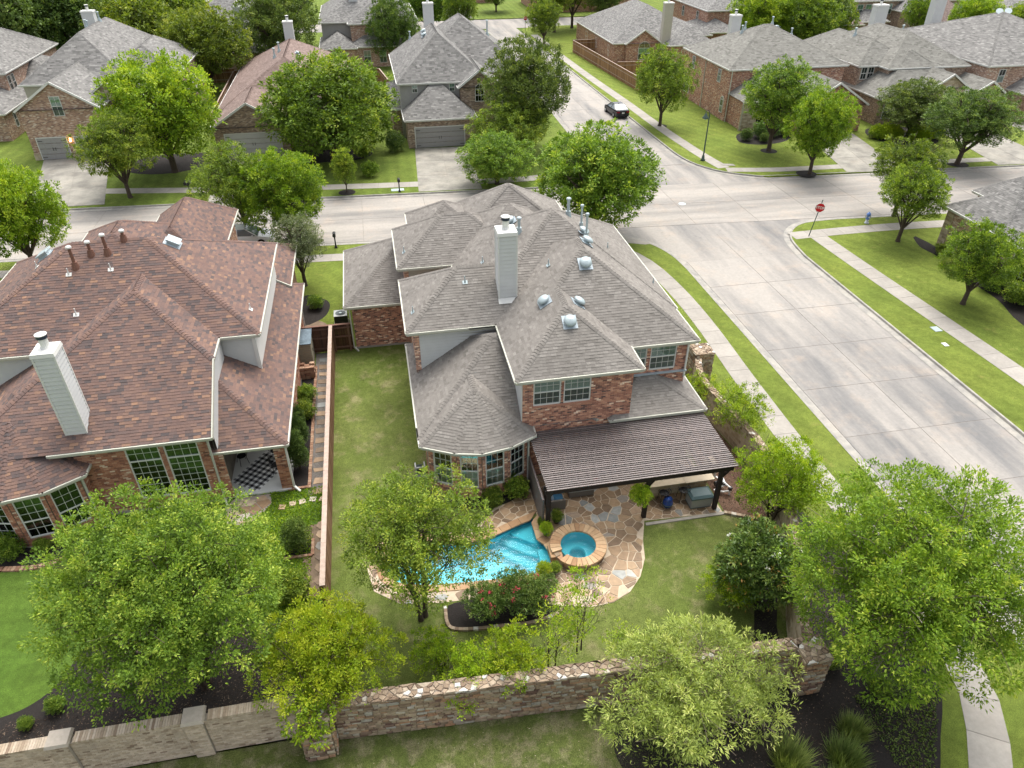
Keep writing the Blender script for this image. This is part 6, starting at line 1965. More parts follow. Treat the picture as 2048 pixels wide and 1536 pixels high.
def car(label, x, y, rz, paint, hatch=False, plate=True):
    t = thing('parked_car', label, 'car', (x, y, ZR), None, rz)
    # cross-sections along the length (front +y): (y, half width, z low, z belt, roof half width, roof z)
    body = [(-2.3, 0.74, 0.38, 0.92), (-2.22, 0.83, 0.28, 1.0), (-1.6, 0.9, 0.22, 1.02), (-0.6, 0.91, 0.2, 0.97), (0.6, 0.91, 0.2, 0.93), (1.3, 0.9, 0.22, 0.88), (2.0, 0.85, 0.24, 0.76), (2.3, 0.7, 0.3, 0.6)]
    m = MB(); secs = []
    for yy, w, zl, zb in body:
        secs.append([(-w * 0.9, yy, zl), (-w, yy, zl + 0.15), (-w, yy, zb - 0.15), (-w * 0.93, yy, zb), (w * 0.93, yy, zb), (w, yy, zb - 0.15), (w, yy, zl + 0.15), (w * 0.9, yy, zl)])
    base = []
    for s_ in secs:
        base.append(len(m.v)); m.v += s_
    for i in range(len(secs) - 1):
        for k in range(8):
            k2 = (k + 1) % 8
            m.f.append((base[i] + k, base[i + 1] + k, base[i + 1] + k2, base[i] + k2)); m.t.append(0.5); m.m.append(0)
    m.f.append(tuple(base[0] + k for k in range(8))); m.t.append(.5); m.m.append(0)
    m.f.append(tuple(base[-1] + k for k in range(7, -1, -1))); m.t.append(.5); m.m.append(0)
    m.build('body', M[paint], t, local=True, smooth=False)
    # greenhouse: pillars and glass
    m = MB(); r = [(-1.75, 0.8, 1.0), (-0.85, 0.62, 1.42), (0.25, 0.62, 1.45), (1.15, 0.8, 0.93)]
    m.hexa([(-0.6, -0.9, 1.40), (0.6, -0.9, 1.40), (0.6, 0.3, 1.42), (-0.6, 0.3, 1.42), (-0.55, -0.8, 1.45), (0.55, -0.8, 1.45), (0.55, 0.2, 1.47), (-0.55, 0.2, 1.47)])
    m.build('roof', M[paint], t, local=True)
    def pane(nm, pts):
        q = MB(); q.face(pts); q.build(nm, M['carglass'], t, local=True)
    pane('rear_window', [(-0.78, -1.8, 1.02), (0.78, -1.8, 1.02), (0.6, -0.88, 1.43), (-0.6, -0.88, 1.43)])
    pane('windscreen', [(0.78, 1.2, 0.93), (-0.78, 1.2, 0.93), (-0.6, 0.28, 1.44), (0.6, 0.28, 1.44)])
    for sg in (-1, 1):
        f = [(sg * 0.85, -1.6, 1.0), (sg * 0.85, 1.1, 0.92), (sg * 0.61, 0.28, 1.43), (sg * 0.61, -0.86, 1.42)]
        pane('side_window', f if sg > 0 else f[::-1])
        q = MB(); q.beam((sg * 0.855, -0.35, 0.98), (sg * 0.615, -0.35, 1.43), 0.07, 0.02); q.beam((sg * 0.84, -1.65, 1.02), (sg * 0.61, -0.85, 1.44), 0.08, 0.03); q.beam((sg * 0.83, 1.12, 0.94), (sg * 0.61, 0.28, 1.45), 0.06, 0.03); q.build('pillar', M[paint], t, local=True)
        q = MB(); q.obox((sg * 0.98, 0.85, 0.98), (0.09, 0.05, 0.06)); q.build('wing_mirror', M[paint], t, local=True)
        q = MB(); q.obox((sg * 0.62, -2.27, 0.82), (0.19, 0.06, 0.07)); q.build('tail_light', M['taillight'], t, local=True)
        q = MB(); q.obox((sg * 0.6, 2.2, 0.6), (0.18, 0.09, 0.06)); q.build('headlight', M['silver'], t, local=True)
        for yy in (-1.38, 1.42):
            q = MB(); q.tube((sg * 0.7, yy, 0.33), (sg * 0.92, yy, 0.33), 0.33, 0.33, 18); w = q.build('wheel', M['tyre'], t, local=True)
            q = MB(); q.tube((sg * 0.9, yy, 0.33), (sg * 0.935, yy, 0.33), 0.2, 0.17, 14); q.build('rim', M['acgrey'], w, local=True)
    if plate:
        q = MB(); q.obox((0, -2.315, 0.72), (0.16, 0.012, 0.08)); q.build('number_plate', M['white'], t, local=True)
    q = MB(); q.obox((0, -2.2, 0.42), (0.74, 0.12, 0.1)); q.build('bumper', M['black'], t, local=True)
    q = MB(); q.obox((0, -0.6, 1.5), (0.03, 0.08, 0.04)); q.build('aerial', M['black'], t, local=True)
    return t


car('black sedan parked at the kerb by the sloping sidewalk', 30.35, 89.4, R(3), 'carpaint')
car('pale car on the street glimpsed behind the brown roof and trees', -11.0, 57.4, R(-93), 'carwhite')


def stop_sign(label, x, y, rz, h=2.5):
    t = thing('stop_sign', label, 'sign', (x, y, 0), None, rz)
    m = MB(); m.tube((0, 0, 0), (0, 0, h + 0.65), 0.035, 0.035, 8); m.build('post', M['pole'], t, local=True)
    def octo(r, y0, y1):
        return [(r * math.cos(math.pi / 8 + i * math.pi / 4), y0, h + r * math.sin(math.pi / 8 + i * math.pi / 4)) for i in range(8)]
    for r, ya, yb, mt, nm in ((0.4, -0.04, -0.055, 'white', 'sign_border'), (0.37, -0.055, -0.06, 'signred', 'sign_face')):
        m = MB(); A, B = octo(r, ya, 0), octo(r, yb, 0)
        m.face(B)
        for i in range(8):
            j = (i + 1) % 8; m.face([A[i], A[j], B[j], B[i]])
        m.face(A[::-1])
        m.build(nm, M[mt], t, local=True)
    cu = bpy.data.curves.new('lettering', 'FONT'); cu.body = 'STOP'; cu.size = 0.3; cu.align_x = 'CENTER'; cu.align_y = 'CENTER'; cu.extrude = 0.003; cu.offset = 0.008
    cu.materials.append(M['white'])
    tmp = bpy.data.objects.new('lettering_curve', cu); COL.objects.link(tmp)
    bpy.context.view_layer.update()
    me = bpy.data.meshes.new_from_object(tmp.evaluated_get(bpy.context.evaluated_depsgraph_get()))
    bpy.data.objects.remove(tmp)
    o = add_obj('lettering', me, t, (0, -0.066, h)); o.rotation_euler = (R(90), 0, 0)
    return t


stop_sign('red octagonal stop sign on a leaning dark post at the street corner', 34.35, 49.9, R(-22)).rotation_euler = (0, R(7), R(-22))
stop_sign('small red stop sign far off at the end of the side street', 30.9, 148.5, R(5))

lp = thing('street_lamp', 'tall green street lamp with bell shade on the corner verge', 'street lamp', (33.6, 69.9, 0))
lathe_part('base', [(0.24, 0), (0.24, 0.12), (0.16, 0.2), (0.13, 0.5), (0.09, 0.6)], (33.6, 69.9, 0), 'pole', lp)
m = MB(); m.path([(33.6, 69.9, 0.5), (33.6, 69.9, 4.6)], [0.075, 0.05], 10); m.build('post', M['pole'], lp)
m = MB(); m.path([(33.6, 69.9, 4.55), (33.55, 69.9, 4.9), (33.35, 69.9, 5.1), (33.2, 69.9, 5.0), (33.15, 69.9, 4.8)], [0.05, 0.035, 0.03, 0.03, 0.03], 8); m.build('arm', M['pole'], lp)
lathe_part('lamp_shade', [(0.34, 0), (0.3, 0.1), (0.17, 0.25), (0.08, 0.45), (0.04, 0.5)], (33.2, 69.9, 4.3), 'pole', lp)
lathe_part('lamp_globe', [(0.05, 0), (0.13, 0.05), (0.15, 0.15), (0.1, 0.25)], (33.2, 69.9, 4.16), 'metal', lp)

hy = thing('fire_hydrant', 'blue and silver fire hydrant in the grass strip by the street', 'hydrant', (40.6, 51.5, 0))
lathe_part('base', [(0.2, 0), (0.2, 0.06), (0.12, 0.08), (0.12, 0.4)], (40.6, 51.5, 0), 'silver', hy)
lathe_part('barrel', [(0.16, 0.38), (0.17, 0.42), (0.14, 0.46), (0.14, 0.72), (0.19, 0.74), (0.19, 0.78), (0.15, 0.88), (0.08, 0.95), (0.04, 0.97), (0.04, 1.03), (0, 1.03)], (40.6, 51.5, 0), 'hydblue', hy)
m = MB(); m.tube((40.35, 51.5, 0.6), (40.85, 51.5, 0.6), 0.06, 0.06, 10); m.tube((40.6, 51.5, 0.58), (40.6, 51.22, 0.58), 0.08, 0.08, 10); m.build('outlets', M['silver'], hy)


def mailbox(label, x, y, two=False):
    t = thing('mailbox', label, 'mailbox', (x, y, 0))
    m = MB(); m.box(x - 0.05, x + 0.05, y - 0.05, y + 0.05, 0, 1.05); m.taper(x - 0.12, x + 0.12, y - 0.12, y + 0.12, 0, 0.15, 0.04); m.build('post', M['black'], t)
    m = MB(); m.box(x - 0.3 if two else x - 0.1, x + 0.3 if two else x + 0.1, y - 0.3, y + 0.12, 1.0, 1.05); m.build('shelf', M['black'], t)
    for dx in ((-0.18, 0.18) if two else (0,)):
        m = MB(); pr = [(0.12 * math.cos(math.pi * i / 8), 0.13 + 0.12 * math.sin(math.pi * i / 8)) for i in range(9)] + [(-0.12, 0), (0.12, 0)]
        A = [(x + dx + u, y - 0.32, 1.05 + v) for u, v in pr]; B = [(x + dx + u, y + 0.2, 1.05 + v) for u, v in pr]
        m.face(A); m.face(B[::-1])
        for i in range(len(pr)):
            j = (i + 1) % len(pr); m.face([A[j], A[i], B[i], B[j]])
        m.build('box', M['black'], t)
        m = MB(); m.box(x + dx + 0.12, x + dx + 0.135, y - 0.2, y - 0.16, 1.15, 1.38); m.build('flag', M['acgrey'], t)
    return t


mailbox('twin black mailbox on the verge in front of the brown roof peak', -17.2, 69.4, True)
mailbox('black mailbox on the verge beside the pale utility lid', 1.95, 65.95 + 0.6)
mailbox('black mailbox at the near kerb above the grey garage roof', -3.8, 54.9)

# air conditioner, shed, brick stack, hose reel
ac = thing('air_conditioner', 'square air conditioner unit on the grass behind the board gate', 'air conditioner', (-3.3, 42.6, 0))
m = MB(); m.box(-3.72, -2.88, 42.18, 43.02, 0.08, 0.78); m.build('case', M['black'], ac)
m = MB(); m.box(-3.78, -2.82, 42.12, 43.08, 0, 0.08); m.build('plinth', M['found'], ac)
m = MB()
for i in range(24):
    a0, a1 = 2 * math.pi * i / 24, 2 * math.pi * (i + 1) / 24
    def sq(a):
        k = 0.43 / max(abs(math.cos(a)), abs(math.sin(a))); return (-3.3 + k * math.cos(a), 42.6 + k * math.sin(a))
    m.face([(-3.3 + 0.34 * math.cos(a0), 42.6 + 0.34 * math.sin(a0), 0.8), (*sq(a0), 0.8), (*sq(a1), 0.8), (-3.3 + 0.34 * math.cos(a1), 42.6 + 0.34 * math.sin(a1), 0.8)])
m.build('top_panel', M['acgrey'], ac)
m = MB()
for r in (0.1, 0.16, 0.22, 0.28, 0.33):
    m.path([(-3.3 + r * math.cos(2 * math.pi * i / 20), 42.6 + r * math.sin(2 * math.pi * i / 20), 0.815) for i in range(21)], [0.006] * 21, 4, False)
for i in range(5):
    a = 2 * math.pi * i / 5; m.face([(-3.3, 42.6, 0.75), (-3.3 + 0.32 * math.cos(a), 42.6 + 0.32 * math.sin(a), 0.74), (-3.3 + 0.32 * math.cos(a + 0.5), 42.6 + 0.32 * math.sin(a + 0.5), 0.77)])
m.lathe([(0.09, 0), (0.09, 0.03), (0, 0.03)], (-3.3, 42.6, 0.8), 12)
m.build('fan_guard', M['metal'], ac)
sh = thing('garden_shed', 'narrow resin shed with blotchy dark roof against the brick wall', 'shed', (-5.3, 38.2, 0))
m = MB(); m.box(-5.62, -4.92, 37.5, 38.95, 0, 1.75); m.build('wall', M['shedwall'], sh)
m = MB()
for i in range(14): m.box(-5.63, -4.91, 37.475, 37.5, 0.03 + i * 0.122, 0.03 + i * 0.122 + 0.105)
m.build('wall_boards', M['shedwall'], sh)
m = MB(); m.hexa([(-5.72, 37.38, 1.75), (-4.84, 37.38, 1.75), (-4.84, 39.0, 1.85), (-5.72, 39.0, 1.85), (-5.72, 37.38, 1.8), (-4.84, 37.38, 1.8), (-4.84, 39.0, 1.9), (-5.72, 39.0, 1.9)]); m.build('roof', M['shedroof'], sh)
m = MB(); m.box(-4.925, -4.9, 37.6, 38.85, 0.1, 1.65); d_ = m.build('door', M['shedwall'], sh)
m = MB(); m.box(-4.9, -4.87, 38.2, 38.24, 0.8, 1.0); m.build('handle', M['black'], d_)
rgb_ = random.Random(9)
q = MB(); q.box(-0.1, 0.1, -0.05, 0.05, 0, 0.065); bk = q.mesh('brick', M['paver']); q = MB(); q.box(-0.14, 0.14, -0.1, 0.1, 0, 0.11); bk2 = q.mesh('block', M['paver'])
st = thing('paver_stack', 'untidy stack of tan paving blocks beside the shed', 'stack', (-5.25, 36.75, 0))
for lay in range(7):
    for i in range(3):
        for j in range(3):
            if lay > 4 and rgb_.random() < 0.45: continue
            add_obj('block', bk2, st, (-0.25 + i * 0.29 + rgb_.uniform(-0.02, 0.02), -0.25 + j * 0.22 + rgb_.uniform(-0.02, 0.02), lay * 0.112), rgb_.uniform(-0.06, 0.06))
hr = thing('hose_reel', 'dark hose reel box standing on the lawn by the bay', 'hose reel', (0.55, 26.9, 0))
m = MB(); m.taper(0.3, 0.8, 26.65, 27.15, 0, 0.12, 0.02); m.box(0.3, 0.36, 26.7, 27.1, 0.1, 0.62); m.box(0.74, 0.8, 26.7, 27.1, 0.1, 0.62); m.box(0.3, 0.8, 26.68, 26.74, 0.55, 0.62); m.build('frame', M['acgrey'], hr)
m = MB(); m.tube((0.37, 26.9, 0.36), (0.73, 26.9, 0.36), 0.2, 0.2, 14); m.build('drum', M['black'], hr)
m = MB()
for k in range(5): m.path([(0.42 + k * 0.065, 26.9 + 0.22 * math.cos(2 * math.pi * i / 16), 0.36 + 0.22 * math.sin(2 * math.pi * i / 16)) for i in range(17)], [0.018] * 17, 5, False)
m.build('hose', M['pole'], hr)

# stepping stones, edging blocks, planter square
sp = thing('stepping_stones', 'rows of tan stepping stones along the gravel by the fence', 'stepping stones', (-4.3, 30, 0))
for i in range(16):
    y = 26.6 + i * 0.78
    m = MB(); w, l = rgb_.uniform(0.28, 0.36), rgb_.uniform(0.16, 0.24)
    pts = [(-4.3 + w * sx + rgb_.uniform(-0.06, 0.06), y + l * sy + rgb_.uniform(-0.05, 0.05)) for sx, sy in ((-1, -1), (1, -1), (1, 1), (-1, 1))]
    m.prism(ccw(pts), 0, 0.03); m.build('stepping_stone', M['flag'], sp)
for x, y in ((-6.0, 25.8), (-5.53, 25.94), (-5.09, 26.0), (-4.61, 26.07), (-4.16, 26.0)):
    m = MB(); a = rgb_.uniform(-0.3, 0.3); m.obox((x, y, 0.025), (0.15, 0.15, 0.025), (math.cos(a), math.sin(a), 0), (-math.sin(a), math.cos(a), 0)); m.build('stepping_stone', M['flag_pale'], sp)
for y in (24.3, 23.75, 23.05, 22.45, 21.8, 21.1):
    m = MB(); m.prism([(-4.15 + 0.25 * math.cos(math.pi * i / 3 + 0.2), y + 0.27 * math.sin(math.pi * i / 3 + 0.2)) for i in range(6)], 0, 0.04); m.build('stepping_stone', M['flag'], sp)
eg = thing('block_edging', 'tan block edging round the narrow side bed and gravel', 'edging', (-4.8, 32, 0))
for i in range(56):
    y = 26.95 + i * 0.192; add_obj('edging_block', bk, eg, (-0.0 + rgb_.uniform(-0.01, 0.01), y - 32, 0.01), R(90), (0.85, 1.5, 1.3))
for i in range(5): add_obj('edging_block', bk, eg, (-0.9 + i * 0.2, -5.05, 0.01), 0, (0.9, 1.4, 1.3))
eg2 = thing('block_edging', 'curved row of tan blocks edging the bed under the bay windows', 'edging', (-16, 24.2, 0))
L = catmull([(-18.5, 24.3), (-17.5, 24.2), (-16.2, 24.05), (-15.2, 24.25), (-14.65, 24.75), (-14.25, 25.45)], 40)
acc = 0; last = L[0]
for a, b in zip(L[:-1], L[1:]):
    acc += (Vector(b) - Vector(a)).length
    if acc > 0.165:
        acc = 0; d = Vector(b) - Vector(a); add_obj('edging_block', bk, eg2, (b[0] + 16, b[1] - 24.2, 0.01), math.atan2(d.y, d.x) + R(90), (1.2, 1.45, 1.3))
eg3 = thing('block_edging', 'square of tan blocks round the small dark bush by the fence', 'edging', (-5.1, 23.0, 0))
for i in range(6):
    for (x, y, a) in ((-5.6 + i * 0.2, 22.55, 0), (-4.5, 22.65 + i * 0.15, R(90))): add_obj('edging_block', bk, eg3, (x + 5.1, y - 23, 0.01), a, (0.9, 1.3, 1.2))
sheet('planting_bed', [(-5.7, 22.6), (-4.55, 22.6), (-4.55, 23.5), (-5.7, 23.5)], 'mulch', 0.014)
FP = [(-8.2, 26.85), (-6.6, 26.85), (-6.5, 26.2), (-6.9, 25.5), (-7.5, 24.9), (-8.4, 25.2), (-8.6, 26.3)]
fp = sheet('flagstone_path', ccw(FP), 'mortar_dark', 0.012)
sd2 = []
for _ in range(400):
    p = (rgp.uniform(-8.7, -6.4), rgp.uniform(24.8, 26.9))
    if all((p[0] - q_[0]) ** 2 + (p[1] - q_[1]) ** 2 > 0.2 for q_ in sd2): sd2.append(p)
flagstones(sd2, ccw(FP), [], fp, lambda c: M['flag_pale'], 0.0, 0.03, 0.02)

# rug and chairs on the neighbours' porch
rug = thing('plaid_rug', 'black and white buffalo-check rug on the porch slab', 'rug', (-7.3, 28.4, 0.1))
r0 = Vector((-7.21, 27.0)); eu = Vector((-1.33, 0.95)).normalized(); ev = Vector((0.75, 2.1)).normalized()
ev = Vector((-eu.y, eu.x)) * (-1 if Vector((-eu.y, eu.x)).dot(ev) < 0 else 1)
NU, NV, cs = 11, 17, 0.148
for nm, test, mt in (('white_checks', lambda i, j: i % 2 == 0 and j % 2 == 0, 'rugw'), ('black_checks', lambda i, j: i % 2 and j % 2, 'rugb'), ('grey_checks', lambda i, j: (i + j) % 2, 'rugg')):
    m = MB()
    for i in range(NU):
        for j in range(NV):
            if test(i, j):
                p = [r0 + eu * cs * (i + a) + ev * cs * (j + b) for a, b in ((0, 0), (1, 0), (1, 1), (0, 1))]
                m.face([(v.x, v.y, 0.112) for v in ([*p] if eu.cross(ev) > 0 else p[::-1])])
    m.build(nm, M[mt], rug)


def wire_chair(label, x, y, z, rz, seat=0.45):
    t = thing('metal_chair', label, 'chair', (x, y, z), None, rz)
    m = MB(); m.lathe([(0.22, seat), (0.22, seat + 0.02), (0, seat + 0.02)], (0, 0, 0), 12); m.build('seat', M['black'], t, local=True)
    for sx in (-1, 1):
        for sy in (-1, 1):
            m = MB(); m.tube((sx * 0.16, sy * 0.16, seat), (sx * 0.23, sy * 0.22, 0), 0.014, 0.014, 6); m.build('leg', M['black'], t, local=True)
    m = MB()
    m.path([(-0.2, 0.17, seat), (-0.22, 0.27, seat + 0.3), (-0.12, 0.3, seat + 0.5), (0.12, 0.3, seat + 0.5), (0.22, 0.27, seat + 0.3), (0.2, 0.17, seat)], [0.013] * 6, 6)
    for k in (-0.12, -0.04, 0.04, 0.12): m.tube((k, 0.19, seat), (k, 0.3, seat + 0.49), 0.009, 0.009, 5)
    m.build('backrest', M['black'], t, local=True)
    m = MB()
    for sx in (-1, 1): m.path([(sx * 0.21, 0.2, seat + 0.25), (sx * 0.26, -0.05, seat + 0.22), (sx * 0.22, -0.18, seat)], [0.012] * 3, 5)
    m.build('armrest', M['black'], t, local=True)
    return t


wire_chair('black metal chair on the buffalo-check rug by the brick column', -6.35, 28.3, 0.11, R(100))
wire_chair('black metal chair at the back edge of the buffalo-check rug', -6.5, 29.4, 0.11, R(150))
wire_chair('dark wire chair standing by the porch door', -8.1, 29.3, 0.1, R(-60))

# under the pergola
bar = thing('bar_counter', 'long outdoor bar with pale stone top under the pergola', 'counter', (12.4, 23.3, 0))
m = MB(); m.box(10.75, 12.6, 22.88, 23.72, 0.95, 1.0); m.build('counter_slab', M['travertine'], bar)
m = MB(); m.box(12.61, 14.05, 22.86, 23.72, 0.95, 1.0); m.build('counter_slab', M['travertine'], bar)
m = MB(); m.box(10.95, 13.9, 23.25, 23.68, 0.03, 0.95); m.build('base', M['w_stone'], bar)
for i, x in enumerate((11.55, 12.5)):
    wire_chair(('black bar chair at the stone counter behind the blue urn', 'black bar chair at the stone counter next to the deck box')[i], x, 22.75, 0.04, R(180), 0.62)
db = thing('deck_box', 'grey plastic deck box with teal lid beside the pergola post', 'box', (13.25, 22.4, 0.04))
m = MB(); m.taper(12.68, 13.68, 22.12, 22.75, 0.04, 0.6, -0.03); m.build('body', M['greyplastic'], db)
m = MB(); m.taper(12.62, 13.74, 22.05, 22.82, 0.6, 0.66, 0.0); m.taper(12.62, 13.74, 22.05, 22.82, 0.66, 0.74, 0.12); m.build('lid', M['teal'], db)
m = MB(); m.box(12.66, 13.7, 22.1, 22.77, 0.0, 0.06); m.build('base', M['teal'], db)
ur = thing('glazed_urn', 'blue banded glazed urn in front of the bar chairs', 'urn', (11.65, 22.45, 0.04))
lathe_part('body', [(0.14, 0), (0.2, 0.1), (0.24, 0.25), (0.22, 0.4), (0.17, 0.48), (0.2, 0.52)], (11.65, 22.45, 0.04), 'blue_glaze', ur, 18)
lathe_part('band', [(0.243, 0), (0.25, 0.03), (0.243, 0.06)], (11.65, 22.45, 0.24), 'teal', ur, 18)
sf = thing('wicker_armchair', 'wicker armchair with blue cushion beside the left pergola post', 'armchair', (6.5, 23.5, 0.04))
m = MB(); m.box(6.1, 6.95, 23.2, 23.3, 0.04, 0.6); m.box(6.1, 6.95, 23.95, 24.05, 0.04, 0.6); m.box(6.1, 6.2, 23.3, 23.95, 0.04, 0.75); m.box(6.2, 6.95, 23.3, 23.95, 0.1, 0.32); m.build('frame', M['wicker'], sf)
m = MB(); m.taper(6.22, 6.93, 23.32, 23.93, 0.32, 0.46, 0.03); m.build('seat_cushion', M['cush_blue'], sf)
m = MB(); m.obox((6.36, 23.6, 0.62), (0.06, 0.22, 0.2), (0.95, 0, 0.3), (0, 1, 0), (-0.3, 0, 0.95)); m.build('pillow', M['cush_pale'], sf)
tb = thing('wicker_table', 'square wicker coffee table under the pergola', 'table', (7.9, 24.15, 0.04))
m = MB(); m.box(7.3, 8.5, 23.85, 24.6, 0.06, 0.42); m.build('base', M['wicker'], tb)
m = MB(); m.taper(7.26, 8.54, 23.81, 24.64, 0.42, 0.47, 0.01); m.build('top', M['greyplastic'], tb)
s2 = thing('wicker_armchair', 'wicker armchair in the shade at the back of the patio', 'armchair', (9.4, 24.7, 0.04))
m = MB(); m.box(9.0, 9.8, 24.4, 24.5, 0.04, 0.6); m.box(9.0, 9.8, 25.1, 25.2, 0.04, 0.6); m.box(9.7, 9.8, 24.5, 25.1, 0.04, 0.75); m.box(9.0, 9.7, 24.5, 25.1, 0.1, 0.32); m.build('frame', M['wicker'], s2)
m = MB(); m.taper(9.02, 9.68, 24.52, 25.08, 0.32, 0.44, 0.03); m.build('seat_cushion', M['cush_blue'], s2)
rb = thing('red_bucket', 'small red bucket next to the wicker table', 'bucket', (8.8, 24.5, 0.04))
lathe_part('body', [(0.11, 0), (0.15, 0.28), (0.16, 0.3), (0.14, 0.3), (0.1, 0.05), (0, 0.05)], (8.8, 24.5, 0.04), 'red', rb)
m = MB(); m.path([(8.65, 24.5, 0.34), (8.7, 24.4, 0.4), (8.8, 24.36, 0.42), (8.9, 24.4, 0.4), (8.95, 24.5, 0.34)], [0.01] * 5, 5); m.build('handle', M['white'], rb)
pe = thing('pool_equipment', 'white pipes, pump and pale filter tank beside the bar', 'pool pump', (14.6, 23.2, 0))
lathe_part('filter_tank', [(0.28, 0), (0.3, 0.1), (0.3, 0.75), (0.22, 0.92), (0.08, 1.0), (0, 1.0)], (14.45, 24.3, 0.02), 'travertine', pe)
m = MB()
for pts in ([(14.3, 22.9, 0.3), (14.7, 22.9, 0.5), (14.75, 23.4, 0.5), (14.75, 23.4, 0.1)], [(14.5, 23.7, 0.2), (14.5, 23.7, 0.7), (14.5, 24.1, 0.7)], [(14.85, 22.7, 0.0), (14.85, 22.7, 0.45), (14.6, 23.0, 0.6), (14.4, 23.4, 0.6)], [(14.2, 23.0, 0.15), (14.55, 22.75, 0.2), (14.95, 22.75, 0.2)]):
    m.path(pts, [0.045] * len(pts), 8)
m.build('pipes', M['pvc'], pe)
m = MB(); m.tube((14.35, 23.3, 0.25), (14.75, 23.3, 0.25), 0.13, 0.13, 12); m.obox((14.65, 22.95, 0.5), (0.1, 0.07, 0.07)); m.obox((14.85, 22.7, 0.4), (0.07, 0.07, 0.09)); m.build('pump', M['black'], pe)
# ------------------------------------------------------------------ trees and plants
def norm_rows(a):
    return a / np.maximum(np.linalg.norm(a, axis=1, keepdims=True), 1e-9)


def leaf_mesh(name, P, N, A, L, W, T, mat, fold=0.12):
    """one folded quad per leaf: base, right, tip, left"""
    n = len(P)
    S = norm_rows(np.cross(N, A)); N2 = norm_rows(np.cross(A, S))
    mid = P + A * (L * 0.48)[:, None] + N2 * (L * fold)[:, None]
    V = np.empty((n, 4, 3), np.float32)
    V[:, 0] = P; V[:, 1] = mid + S * (W / 2)[:, None]; V[:, 2] = P + A * L[:, None]; V[:, 3] = mid - S * (W / 2)[:, None]
    me = bpy.data.meshes.new(name)
    me.vertices.add(4 * n); me.vertices.foreach_set('co', V.ravel())
    me.loops.add(4 * n); me.loops.foreach_set('vertex_index', np.arange(4 * n, dtype=np.int32))
    me.polygons.add(n); me.polygons.foreach_set('loop_start', np.arange(0, 4 * n, 4, dtype=np.int32))
    at = me.attributes.new('tint', 'FLOAT', 'FACE'); at.data.foreach_set('value', np.clip(T, 0, 1).astype(np.float32))
    me.materials.append(M[mat])
    me.update(calc_edges=True)
    return me


def crown_points(rng, lobes, per_lobe, leaves_per, spread, drop_inner=0.35):
    """evenly spaced sprays over the surface of every lobe, leaves radiating from every spray"""
    C, O, B, SP = [], [], [], []
    for (c, r, bias) in lobes:
        c = np.array(c); r = np.array(r)
        k = max(6, int(per_lobe * (r[0] * r[2] + r[0] * r[1])))
        i = np.arange(k) + 0.5
        ph = np.arccos(1 - 2 * i / k); th = i * 2.39996 + rng.uniform(0, 6)
        d = np.stack([np.sin(ph) * np.cos(th), np.sin(ph) * np.sin(th), np.cos(ph)], 1)
        d = norm_rows(d + rng.normal(size=(k, 3)) * 0.12)
        rad = 1 - drop_inner * rng.random(k) ** 2.2 + 0.12 * (rng.random(k) < 0.12)
        C.append(c + d * r * rad[:, None]); O.append(d); B.append(np.full(k, bias) + rng.normal(0, 0.13, k))
    C = np.concatenate(C); O = np.concatenate(O); B = np.concatenate(B)
    m = len(C) * leaves_per
    idx = np.repeat(np.arange(len(C)), leaves_per)
    dirs = norm_rows(rng.normal(size=(m, 3)) + O[idx] * 0.75 + np.array([0, 0, 0.35]))
    size = rng.uniform(0.7, 1.35, len(C))[idx]
    off = dirs * (spread * size * rng.uniform(0.25, 1.25, m))[:, None]
    P = C[idx] + off
    return C, O, P, O[idx], B[idx], off / spread


